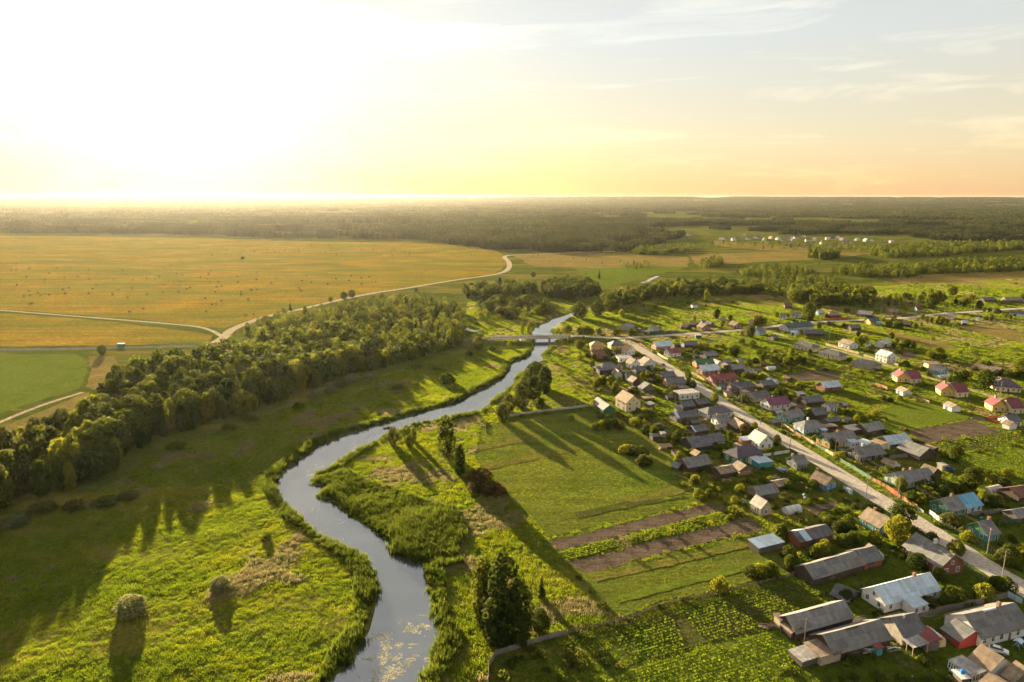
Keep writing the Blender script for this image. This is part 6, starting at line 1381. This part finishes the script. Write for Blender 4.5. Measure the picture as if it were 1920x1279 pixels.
# ================================================================== utility poles and cables
q = MB(); q.tube((0, 0, -.5), (0, 0, 9), .16, .11, 8); POLE = q.me('pole', (MATS['pole'],))
q = MB(); q.box(-.9, .9, -.06, .06, 8.35, 8.47); ARM = q.me('crossarm', (MATS['f_brown'],))
q = MB(); q.tube((0, 0, 8.47), (0, 0, 8.7), .06, .04, 6); INS = q.me('insulator', (MATS['insulator'],))
q = MB(); q.tube((0, 0, 8.6), (0, -1.1, 9.0), .04, .04, 5); q.box(-.14, .14, -1.75, -1.05, 8.93, 9.06); LAMP = q.me('lamp', (MATS['insulator'],))
q = MB(); q.tube((0, 1.6, -.3), (0, .05, 7.2), .12, .1, 7); BRACE = q.me('brace', (MATS['pole'],))
POLES = {}
def pole(z, x, y, label, rz=0.0, h=1.0, lamp=False, brace=False, key=None):
    g = GZ(z, x, y); r = empty('utility_pole', (g[0], g[1], 0), rz); tag(r, label, 'pole', 'utility poles'); r.scale = (1, 1, 1)
    ob('post', POLE, r, scale=(1, 1, h)); a = ob('crossarm', ARM, r, (0, 0, 9 * (h - 1)))
    for k in (-.8, 0, .8): ob('insulator', INS, a, (k, 0, 0))
    if lamp: ob('lamp', LAMP, r, (0, 0, 9 * (h - 1)))
    if brace: ob('brace', BRACE, r)
    if key: POLES[key] = (Vector((g[0], g[1], 8.7 * h)), rz)
    return r
rz_s = math.radians(-40)
for i, (z, x, y, lb, kw) in enumerate([
    ('I',1065,315,'braced wooden pole at the crossroads corner',dict(brace=True, key='s0')),('I',1722,735,'street pole beside the maroon roofed house fence',dict(key='s1', lamp=True)),('J',370,955,'street pole in front of the blue grey roofed brick house',dict(key='s2')),
    ('J',945,1275,'street pole with double post near the purple roofed house',dict(key='s3', lamp=True, brace=True)),('F',1680,302,'street pole in front of the turquoise house',dict(key='s4', lamp=True)),('G',580,692,'street pole in front of the log house',dict(key='s5')),('G',1395,1192,'street pole beside the red orange fence',dict(key='s6')),
    ('B',1445,1228,'street lamp pole in front of the small green gabled house',dict(key='s7', lamp=True)),('G',978,1240,'slim pole on the left street side opposite orange fence',dict(key='t3')),('F',1785,592,'slim pole at the end of the low white wall',dict(key='t2')),('F',1408,245,'slim pole on the left street side near the orange bush',dict(key='t1')),('J',510,1185,'slim pole on the left street side above the slate barns',dict(key='t0')),
    ('D',1635,315,'slim pole at the street edge near the green net fence',dict(key='t4')),('I',1100,195,'tall pole across the cross road at the junction',dict(h=1.1, key='c0')),('N',22,795,'pole with crossarm beside the cross road',dict(h=1.15, key='c1')),('N',560,700,'thin pole in front of the brick cottages',dict(key='c2')),('N',1440,685,'lamp pole at the road fork',dict(lamp=True, key='c3')),
    ('N',1525,705,'pole beside the long green roofed house',dict()),('K',640,745,'pole at the start of the concrete fence',dict()),('K',1780,1115,'pole at the end of the concrete fence',dict()),('Y',1000,385,'pole above the middle yellow house',dict()),('Y',1612,570,'pole above the nearest yellow house',dict()),('Y',925,385,'thin pole beside the pale tarpaulin',dict()),
    ('C',735,1155,'thin pole in the farmyard between long barns',dict(h=.8)),('K',825,345,'pole beside the red fence',dict()),('K',955,380,'pole at the end of the red fence',dict()),('K',1580,275,'pole beside the grey brown brick house',dict()),('K',1485,285,'pole right of the pale roofed brick house',dict()),('L',670,430,'pole left of the pale pink house',dict()),('L',1140,380,'pole right of the sparse tree',dict()),
    ('L',450,905,'lone pole on the golden stubble strip',dict()),('T',645,605,'pole behind the tall cream house',dict()),('T',125,690,'thin pole above the concrete wall',dict(h=.9)),('T',918,690,'pole beside the left slate barn pair',dict(h=.9)),
    ('U',38,722,'left pole in the stubble by the farm track',dict()),('U',455,722,'second pole along the farm track',dict()),('U',933,715,'third pole in the hay field',dict()),('U',1212,690,'fourth pole in the hay field near the grove',dict()),('P',986,775,'thin pole above the white concrete wall',dict(h=.8))]):
    pole(z, x, y, lb, rz=rz_s + (math.radians(50) if z in 'NL' else 0), **kw)
def cable(k0, k1, label):
    a, ra = POLES[k0]; b_, rb_ = POLES[k1]; q = MB()
    for off in (-.8, 0, .8):
        o0 = Vector((math.cos(ra) * off, math.sin(ra) * off, 0)); o1 = Vector((math.cos(rb_) * off, math.sin(rb_) * off, 0)); pr = None
        for i in range(9):
            t_ = i / 8; p = (a + o0).lerp(b_ + o1, t_); p.z -= 1.1 * 4 * t_ * (1 - t_) * (a - b_).length / 60
            if pr is not None: q.tube(pr, p, .022, .022, 4, cap=False)
            pr = p
    tag(ob('power_cable', q.me('power_cable', (MATS['cable'],))), label, 'cable', 'power cables along the street')
for k0, k1, lb in [('s0','s1','power cables from crossroads pole past the maroon roof'),('s1','s2','power cables in front of the green roofed house'),('s2','s3','power cables in front of the dark brick house'),('s3','s4','power cables in front of the purple roofed house'),('s4','s5','power cables in front of the light blue cottage'),('s5','s6','power cables above the long green fence'),('s6','s7','power cables above the white sheet gates'),('c0','c1','power cables along the cross road'),('c1','c2','power cables in front of the brick cottages'),('s0','c0','power cables crossing the cross road')]:
    cable(k0, k1, lb)

# ================================================================== hay bales
n_ = 14; v = []; f = []
for i, (x, rr) in enumerate([(-.62, .66), (-.6, .75), (.6, .75), (.62, .66)]):
    for k in range(n_): a = 2 * math.pi * k / n_; v.append((x, rr * math.cos(a) * (1 + .02 * math.sin(5 * a)), .74 + rr * math.sin(a)))
for i in range(3):
    for k in range(n_): f.append((i * n_ + k, i * n_ + (k + 1) % n_, (i + 1) * n_ + (k + 1) % n_, (i + 1) * n_ + k))
f += [tuple(range(n_ - 1, -1, -1)), tuple(range(3 * n_, 4 * n_))]
BALE = mesh('hay_bale', v, f, (MATS['hay'],))
BL = [(95,585),(148,542),(250,570),(250,552),(163,620),(135,648),(170,643),(212,630),(228,643),(275,640),(178,692),(165,692),(355,610),(385,601),(367,633),(362,542),(520,607),(500,633),(540,582),(632,638),(664,611),(717,655),(742,603),(727,737),(804,718),(825,547),(868,553),(895,537),(842,520),(920,585),(918,625),(826,638),(1003,625),(1017,568),(1048,608),(1068,600),(1125,543),(1167,550),(1182,567),(1172,523),(1182,507),(1226,566),(1216,597),(1246,592),(1208,625),(1154,659),(1190,695),(1214,692),(1242,676),(1157,735),(1333,537),(1336,568),(1354,625),(1354,640),(1394,668),(1412,614),(1443,611),(1440,555),(1442,513),(1525,574),(1553,548),(1695,562),(1680,602),(1690,618),(1750,570),(1720,533),(1840,580),(1887,551),(930,492),(962,502),(993,521),(1025,528),(707,526),(745,555),(690,500),(500,553),(640,553),(438,537),(276,520),(320,490),(92,465),(92,500),(65,502),(25,467),(165,493),(500,500),(548,520),(1380,755),(1425,750)]
g_ = random.Random(5)
for i in range(70): BL.append((g_.uniform(1100, 2700), g_.uniform(350, 400) + (20 if g_.random() < .3 else 0)))
for (x, y) in [(1960,560),(2030,545),(2075,540),(2110,570),(2030,580),(1975,535),(2260,360),(2330,372),(2380,385),(2300,390),(2500,395),(2440,380)]: BL.append((x, y))
HP = np.array(hay1); 
for i, (x, y) in enumerate(BL):
    g = GZ('U', x, y)
    if not inpoly(np.array([g[0]]), np.array([g[1]]), hay1)[0]: continue
    near_ = g[1] < 800
    o = ob('hay_bale', BALE, None, (g[0], g[1], .12), random.uniform(0, 3.14), random.uniform(1.1, 1.4))
    tag(o, 'round hay bale on the near part of the hay field' if near_ else 'tiny round hay bale on the far part of the hay field', 'hay bale', 'near round hay bales' if near_ else 'far round hay bales')

# ================================================================== vehicles
def car_meshes():
    prof = [(-2.1, .35), (-2.15, .75), (-1.95, .95), (-1.1, 1.02), (.95, 1.05), (1.75, .92), (2.12, .8), (2.15, .4)]
    cab = [(-1.75, .98), (-1.25, 1.42), (.35, 1.45), (1.05, 1.03)]
    def ext(p, w0, w1):
        n_ = len(p); v = [(x, -w0 if z < 1.2 else -w1, z) for x, z in p] + [(x, w0 if z < 1.2 else w1, z) for x, z in p]
        f = [(i, (i + 1) % n_, n_ + (i + 1) % n_, n_ + i) for i in range(n_)] + [tuple(range(n_ - 1, -1, -1)), tuple(range(n_, 2 * n_))]; return v, f
    def fix(me):
        bm = bmesh.new(); bm.from_mesh(me); bmesh.ops.recalc_face_normals(bm, faces=bm.faces[:]); bmesh.ops.bevel(bm, geom=bm.edges[:], offset=.05, segments=2, affect='EDGES'); bm.to_mesh(me); bm.free(); return me
    body = fix(mesh('body', *ext(prof, .85, .85), (MATS['paint_white'],))); cabin = fix(mesh('cabin', *ext(cab, .74, .62), (MATS['glass'],)))
    v, f = ext([(-1.22, 1.425), (-1.2, 1.48), (.3, 1.5), (.36, 1.45)], .64, .62); roof = fix(mesh('roof', v, f, (MATS['paint_white'],)))
    q = MB(); q.tube((0, -.1, 0), (0, .1, 0), .32, .32, 14); tyre = q.me('tyre', (MATS['rubber'],)); q = MB(); q.tube((0, -.11, 0), (0, .11, 0), .19, .19, 10); rim = q.me('rim', (MATS['insulator'],))
    q = MB(); q.box(-.03, .03, -.18, .18, -.08, .08); hl = q.me('headlight', (MATS['lamp_glass'],))
    return body, cabin, roof, tyre, rim, hl
CAR = car_meshes()
def car(g, z, rz, paint, label):
    r = empty('car', (g[0], g[1], z), rz); tag(r, label, 'car')
    ob('body', CAR[0], r, mat=MATS[paint]); ob('cabin', CAR[1], r); ob('roof', CAR[2], r, mat=MATS[paint])
    for x in (-1.3, 1.35):
        for y in (-.8, .8): w = ob('wheel', CAR[3], r, (x, y, .32)); ob('rim', CAR[4], w)
    for y in (-.6, .6): ob('headlight', CAR[5], r, (2.13, y, .68))
    for y in (-.6, .6): ob('tail_light', CAR[5], r, (-2.13, y, .75), 0, None, MATS['w_red'])
bd = math.atan2(*(b1 - b0)[::-1])
c_ = np.array(GZ('O', 960, 395, DECK)); car(c_, DECK + .07, bd, 'paint_white', 'white car driving over the bridge')
sd = np.array(street[12]) - np.array(street[6]); car(np.array(GZ('I', 1430, 665)), .16, math.atan2(sd[1], sd[0]), 'paint_red', 'dark red car on the village street')
car(np.array(GZ('T', 1850, 690)), .02, .5, 'paint_white', 'white car parked beside the purple roofed house')
car(np.array(GZ('D', 540, 690)), .05, -.7, 'paint_dark', 'dark car parked beside the light blue roofed farmhouse')
car(np.array(GZ('B', 960, 150)), .05, -.3, 'paint_blue', 'blue car behind the orchard by the box hut')
car(np.array(GZ('Y', 240, 295)), .05, .2, 'paint_white', 'pale car beside the farthest yellow house')
car(np.array(GZ('E', 1585, 570)), .05, -.6, 'paint_white', 'pale car beside the steep tan roofed barn')

# ================================================================== people and boat
def person_mesh(pose):
    arms = {'work': [(.24, .0, 1.40), (.30, .16, 1.14), (.22, .42, 1.08), (-.24, .0, 1.40), (-.30, .16, 1.14), (-.20, .42, 1.08)], 'walk': [(.23, 0, 1.40), (.29, -.06, 1.12), (.28, .1, .88), (-.23, 0, 1.40), (-.29, .08, 1.12), (-.28, .22, .9)],
            'row': [(.23, 0, 1.40), (.34, .2, 1.2), (.18, .45, 1.15), (-.23, 0, 1.40), (-.34, .2, 1.2), (-.14, .48, 1.0)]}[pose]
    st_ = .16 if pose == 'walk' else .04
    V = [(0, 0, .95), (0, .01, 1.18), (0, .0, 1.40), (0, .01, 1.52), (0, .03, 1.60), (0, .03, 1.74)] + arms
    V += [(.1, .0, .9), (.11, st_, .5), (.11, st_ * .6, .09), (.12, st_ * .6 + .16, .04), (-.1, 0, .9), (-.11, -st_ * .6, .5), (-.11, -st_ * 1.3, .09), (-.12, -st_ * 1.3 + .16, .04)]
    E_ = [(0, 1), (1, 2), (2, 3), (3, 4), (4, 5), (2, 6), (6, 7), (7, 8), (2, 9), (9, 10), (10, 11), (0, 12), (12, 13), (13, 14), (14, 15), (0, 16), (16, 17), (17, 18), (18, 19)]
    Rd = [.155, .15, .165, .06, .10, .085, .075, .058, .042, .075, .058, .042, .095, .07, .05, .045, .095, .07, .05, .045]
    me = bpy.data.meshes.new('person'); me.from_pydata(V, E_, []); o = bpy.data.objects.new('person', me); COL.objects.link(o)
    m_ = o.modifiers.new('skin', 'SKIN'); o.modifiers.new('smooth', 'SUBSURF').levels = 1
    for i, sv in enumerate(me.skin_vertices[0].data): sv.radius = (Rd[i], Rd[i] * .8); sv.use_root = i == 0
    dg = bpy.context.evaluated_depsgraph_get(); m2 = bpy.data.meshes.new_from_object(o.evaluated_get(dg)); bpy.data.objects.remove(o); m2.name = 'person'; m2.polygons.foreach_set('use_smooth', [True] * len(m2.polygons)); return m2
def cloth(name, top, legs):
    m, n, l, b = newmat(name); tc_ = n.new('ShaderNodeTexCoord'); sp = n.new('ShaderNodeSeparateXYZ'); mr = n.new('ShaderNodeMapRange'); mr.inputs['From Max'].default_value = 1.85
    r = ramp(n, [(0, (.03, .025, .02)), (.06, legs), (.53, top), (.815, (.45, .28, .2)), (.915, (.06, .04, .03))]); r.color_ramp.interpolation = 'CONSTANT'
    l.new(tc_.outputs['Object'], sp.inputs[0]); l.new(sp.outputs['Z'], mr.inputs['Value']); l.new(mr.outputs[0], r.inputs[0]); l.new(r.outputs[0], b.inputs['Base Color']); b.inputs['Roughness'].default_value = .9; return m
def person(g, z, rz, pose, mt, label):
    me = person_mesh(pose); me.materials.append(mt); o = ob('person', me, None, (g[0], g[1], z), rz); tag(o, label, 'person'); return o
person(GZ('D', 415, 712), .06, 2.4, 'work', cloth('cloth_red', (.4, .06, .04), (.03, .03, .05)), 'person in a red top standing in the blue roofed farmyard')
person(GZ('E', 475, 945), .06, 1.2, 'walk', cloth('cloth_grey', (.35, .3, .22), (.05, .05, .06)), 'person in a light top walking on the grass at the bottom edge')
def boat(g, rz, label):
    r = empty('rowing_boat', (g[0], g[1], WATER_Z - .08), rz); tag(r, label, 'boat'); n_ = 9; v = []; f = []
    for i in range(n_):
        t_ = i / (n_ - 1); x = -2.1 + 4.2 * t_; w = .62 * math.sin(math.pi * (t_ * .82 + .12)) ** .55; sh = .42 + .25 * (2 * t_ - 1) ** 2
        v += [(x, -w, sh), (x * .94, -w * .62, .02), (x * .94, w * .62, .02), (x, w, sh), (x * .96, w - .06, sh), (x * .9, w * .6 - .04, .1), (x * .9, -w * .6 + .04, .1), (x * .96, -w + .06, sh)]
    for i in range(n_ - 1):
        b_ = 8 * i
        for k in range(8): f.append((b_ + k, b_ + (k + 1) % 8, b_ + 8 + (k + 1) % 8, b_ + 8 + k))
    f += [tuple(range(8)), tuple(range(8 * n_ - 1, 8 * n_ - 9, -1))]
    me = mesh('hull', v, f, (MATS['w_dwood'],)); bm = bmesh.new(); bm.from_mesh(me); bmesh.ops.recalc_face_normals(bm, faces=bm.faces[:]); bm.to_mesh(me); bm.free(); ob('hull', me, r)
    for x in (-1.1, .2): q = MB(); q.box(x - .14, x + .14, -.52, .52, .3, .35); ob('seat', q.me('seat', (MATS['f_brown'],)), r)
    return r
bg_ = GZ('R', 600, 384); boat(bg_, .45, 'small dark rowing boat carrying a standing person on the river')
person((bg_[0] + .5, bg_[1] + .25), WATER_Z + .06, .9, 'row', cloth('cloth_dark', (.07, .04, .05), (.03, .03, .04)), 'person in dark clothes standing in the rowing boat')
boat(GZ('O', 1275, 690), .1, 'empty dark boat moored under the bank below the bridge')

# ================================================================== small things
def bus_shelter(z, x, y, rz, label):
    g = GZ(z, x, y); r = empty('bus_shelter', (g[0], g[1], 0), rz); tag(r, label, 'bus shelter')
    q = MB(); q.box(-2.4, 2.4, .9, 1.0, 0, 2.3); ob('back_wall', q.me('back_wall', (MATS['teal_sheet'],)), r)
    for s_ in (-1, 1): q = MB(); q.box(s_ * 2.4 - .05, s_ * 2.4 + .05, -.9, .899, 0, 2.3); ob('side_wall', q.me('side_wall', (MATS['teal_sheet'],)), r)
    q = MB(); q.box(-2.6, 2.6, -1.2, 1.15, 2.302, 2.45); ob('roof', q.me('roof', (MATS['f_white'],)), r)
    q = MB(); q.box(-2.0, 2.0, .4, .85, .42, .5); q.box(-1.8, -1.7, .45, .8, 0, .42); q.box(1.7, 1.8, .45, .8, 0, .42); ob('bench', q.me('bench', (MATS['f_brown'],)), r)
bus_shelter('U', 682, 928, 3.1, 'teal bus shelter with white roof beside the hay field road'); bus_shelter('J', 252, 205, .1, 'green bus shelter on the common beside the cross road')
def barrel(z, x, y, h0, label):
    g = GZ(z, x, y, h0); r = empty('water_barrel', (g[0], g[1], h0)); tag(r, label, 'barrel')
    v = []; f = []; n_ = 14
    for (rr, zz) in [(.42, 0), (.5, .25), (.52, .5), (.5, .8), (.42, 1.05), (.40, 1.06)]:
        for k in range(n_): a = 2 * math.pi * k / n_; v.append((rr * math.cos(a), rr * math.sin(a), zz))
    for i in range(5):
        for k in range(n_): f.append((i * n_ + k, i * n_ + (k + 1) % n_, (i + 1) * n_ + (k + 1) % n_, (i + 1) * n_ + k))
    f += [tuple(range(n_ - 1, -1, -1)), tuple(range(5 * n_, 6 * n_))]; ob('drum', mesh('drum', v, f, (MATS['plastic_blue'],)), r)
    q = MB(); q.tube((.15, 0, 1.06), (.15, 0, 1.14), .1, .1, 8); ob('cap', q.me('cap', (MATS['rubber'],)), r)
barrel('E', 1130, 845, 2.5, 'blue barrel on top of the small white topped hut'); barrel('E', 1800, 925, 0, 'blue barrel in the yard between the bottom barns'); barrel('B', 1365, 790, 0, 'bright blue tank behind the small green gabled house'); barrel('I', 545, 505, 0, 'blue tank beside the maroon brown roofed house'); barrel('F', 205, 350, 0, 'blue barrel beside the pink outhouse')
q = MB(); q.tube((-.5, 0, 0), (.5, 0, 0), .13, .12, 8); LOG = q.me('log', (MATS['logs'],))
def log_pile(z, x, y, rz, nx_, nz_, label, s=1.0):
    g = GZ(z, x, y); r = empty('firewood_pile', (g[0], g[1], 0), rz); tag(r, label, 'firewood')
    for k in range(nz_):
        for i in range(nx_ - k):
            o = ob('log', LOG, r, ((i - (nx_ - k) / 2) * .27 * s, random.uniform(-.1, .1), (.13 + k * .22) * s), math.pi / 2 + random.uniform(-.1, .1), (s * random.uniform(.9, 1.3), s, s))
log_pile('F', 1215, 890, .25, 18, 5, 'big orange firewood pile beside the low brown barn', 1.4); log_pile('F', 985, 975, .1, 12, 3, 'small firewood pile below the low brown barn', 1.2); log_pile('F', 160, 565, .2, 12, 4, 'log pile under the tan roofed store', 1.2); log_pile('T', 1150, 810, .2, 12, 4, 'firewood pile beside the white strip barn', 1.2)
def rubble(z, x, y, rz, label, mats, n_=9, s=1.0):
    g = GZ(z, x, y); r = empty('board_pile', (g[0], g[1], 0), rz); tag(r, label, 'board pile', 'small board heaps in the yards' if 'village yard' in label else None)
    for i in range(n_):
        q = MB(); q.box(-1.6, 1.6, -.12, .12, 0, .06); o = ob('board', q.me('board', (MATS[random.choice(mats)],)), r, (random.uniform(-.8, .8) * s, random.uniform(-.9, .9) * s, .05 + .09 * i), random.uniform(-.5, .5), s); o.rotation_euler.x = random.uniform(-.2, .2); o.rotation_euler.y = random.uniform(-.12, .12)
rubble('A', 735, 160, -.7, 'heap of white boards behind the bright blue house', ['f_white', 'f_ltblue'], 12, 1.3); rubble('A', 640, 250, .2, 'pale board pile behind yellow bushes', ['f_cream', 'f_grey'], 9, 1.2); rubble('D', 230, 1235, .3, 'white scrap boards on the grass below the lower barn', ['f_white', 'f_grey'], 6); rubble('D', 1420, 1075, .2, 'scrap pile along the white gabled farm building', ['f_grey', 'f_rust', 'f_white'], 14, 1.2); rubble('C', 1560, 1240, .3, 'bluish scrap heap beside the red roofed hut', ['f_ltblue', 'f_grey', 'f_white'], 14, 1.1); rubble('C', 270, 935, .3, 'rubble heap beside the square beige tower', ['f_rust', 'f_grey', 'f_white'], 12, 1.1); rubble('A', 110, 85, .2, 'pale sheet pile beside the light blue roofed shed', ['f_white', 'f_ltblue'], 8, 1.2); rubble('C', 1750, 690, .2, 'clutter of crates by the farmhouse porch', ['f_rust', 'f_white', 'f_grey'], 10, .9); rubble('D', 670, 720, 1.0, 'white stacked panels beside the dark car', ['f_white'], 9, .7); rubble('K', 560, 1150, .2, 'white scrap heap at the ploughed plot edge', ['f_white', 'f_grey'], 10, 1.4)
def swing(z, x, y, rz, label):
    g = GZ(z, x, y); r = empty('garden_swing', (g[0], g[1], 0), rz); tag(r, label, 'swing seat')
    q = MB()
    for s_ in (-1, 1): q.tube((s_ * 1.0, -.8, 0), (s_ * 1.0, 0, 2.0), .04, .04, 6); q.tube((s_ * 1.0, .8, 0), (s_ * 1.0, 0, 2.0), .04, .04, 6)
    q.tube((-1, 0, 2), (1, 0, 2), .04, .04, 6); ob('frame', q.me('frame', (MATS['f_white'],)), r)
    v = [(-1.1, -.9, 1.75), (1.1, -.9, 1.75), (1.1, 0, 2.2), (-1.1, 0, 2.2), (1.1, .9, 1.75), (-1.1, .9, 1.75)]; ob('canopy', mesh('canopy', v, [(0, 1, 2, 3), (3, 2, 4, 5)], (MATS['f_ltblue'],)), r)
    q = MB(); q.box(-.85, .85, -.25, .3, .5, .6); q.box(-.85, .85, .3, .38, .5, 1.1); ob('seat', q.me('seat', (MATS['w_blue'],)), r)
swing('D', 1840, 1190, .6, 'white and pale blue canopied swing seat on the lawn')
def well(z, x, y, label):
    g = GZ(z, x, y); r = empty('garden_well', (g[0], g[1], 0)); tag(r, label, 'well')
    q = MB(); q.tube((0, 0, 0), (0, 0, .8), .55, .5, 12); ob('ring', q.me('ring', (MATS['f_white'],)), r)
    for s_ in (-.45, .45): q = MB(); q.box(s_ - .05, s_ + .05, -.05, .05, .8, 1.7); ob('post', q.me('post', (MATS['f_green'],)), r)
    q = MB(); v = [(-.75, -.75, 1.6), (.75, -.75, 1.6), (.75, .75, 1.6), (-.75, .75, 1.6), (0, 0, 2.5)]; ob('roof', mesh('roof', v, [(0, 1, 4), (1, 2, 4), (2, 3, 4), (3, 0, 4), (3, 2, 1, 0)], (MATS['w_green'],)), r)
well('A', 1015, 520, 'small well with green pointed roof in the garden')

# ================================================================== small sheds and piles filling the yards
gS = random.Random(77); nfoot = list(FOOT); added = 0; piles = 0
def free(x, y, r_):
    if polydist(np.array([x]), np.array([y]), street[::2], False)[0] < 8: return False
    for rl in (main_r,):
        if polydist(np.array([x]), np.array([y]), rl[::2], False)[0] < 8: return False
    for fl_ in [q for k_ in ('ploughed_strip', 'mown_meadow', 'crop_strip', 'potato_field', 'ploughed_field', 'crop_field', 'grass_plot', 'yard') for q in FIELDS[k_]]:
        if inpoly(np.array([x]), np.array([y]), fl_)[0]: return False
    for fp in FOOT:
        if inpoly(np.array([x]), np.array([y]), fp)[0] or polydist(np.array([x]), np.array([y]), fp)[0] < r_: return False
    return all((x - a) ** 2 + (y - b_) ** 2 > 6 for a, b_, _ in TREE_XY)
for fp in nfoot:
    c = np.mean(np.array(fp), 0)
    if not (150 < c[1] < 620): continue
    e = np.array(fp[1]) - np.array(fp[0]); an = math.atan2(e[1], e[0])
    for k in range(3):
        t_ = an + gS.choice((0, 1, 2, 3)) * math.pi / 2 + gS.uniform(-.3, .3); dd = gS.uniform(8, 13); x, y = c[0] + math.cos(t_) * dd, c[1] + math.sin(t_) * dd
        px, py = proj(x, y)
        if not (1080 < px < 1915 and py < 860): continue
        if k < 2 and added < 46 and free(x, y, 3.2):
            L = gS.uniform(3.2, 5.2); hr = gS.uniform(2.3, 3.1); dx, dy = math.cos(an) * L / 2, math.sin(an) * L / 2
            p1_, p2_ = proj(x - dx, y - dy, hr), proj(x + dx, y + dy, hr); rf_ = gS.choice(['r_slate', 'r_brown', 'r_rust', 'r_patch', 'r_dslate'])
            Bd('shed', 'P', float(p1_[0]), float(p1_[1]), float(p2_[0]), float(p2_[1]), gS.uniform(2.6, 3.4), hr, hr - gS.uniform(.4, .9), rf_, gS.choice(['w_wood', 'w_dwood', 'w_beige']),
               {'r_slate': 'tiny grey roofed', 'r_brown': 'tiny brown roofed', 'r_rust': 'tiny rusty roofed', 'r_patch': 'tiny pale patchy roofed', 'r_dslate': 'tiny dark roofed'}[rf_] + ' plank shed tucked between the village yards', kind=gS.choice(['flat', 'gable']), group='tiny sheds in the yards')
            added += 1
        elif piles < 26 and free(x, y, 1.8):
            rubble('P', float(px), float(py), gS.uniform(0, 3), 'small heap of weathered boards in a village yard', gS.choice([['f_grey', 'f_brown'], ['f_cream', 'f_grey'], ['f_white', 'f_grey']]), 6, gS.uniform(.5, .9))
            piles += 1
print('sheds', added, 'piles', piles)
# ================================================================== haze
hz = MB(); hz.box(gx[0] - 50, gx[-1] + 50, gy[0] - 50, gy[-1] + 50, -3.0, 128.0)
m = bpy.data.materials.new('haze'); m.use_nodes = True; n = m.node_tree.nodes; n.clear()
pv = n.new("ShaderNodeVolumePrincipled"); pv.inputs['Color'].default_value = (0.95, 0.92, 0.87, 1); pv.inputs['Density'].default_value = HAZE
pv.inputs['Anisotropy'].default_value = 0.58
out = n.new("ShaderNodeOutputMaterial"); m.node_tree.links.new(pv.outputs[0], out.inputs['Volume'])
tag(ob('haze', hz.me('haze', (m,))), 'thin warm evening haze over the whole valley', 'haze', kind='stuff')
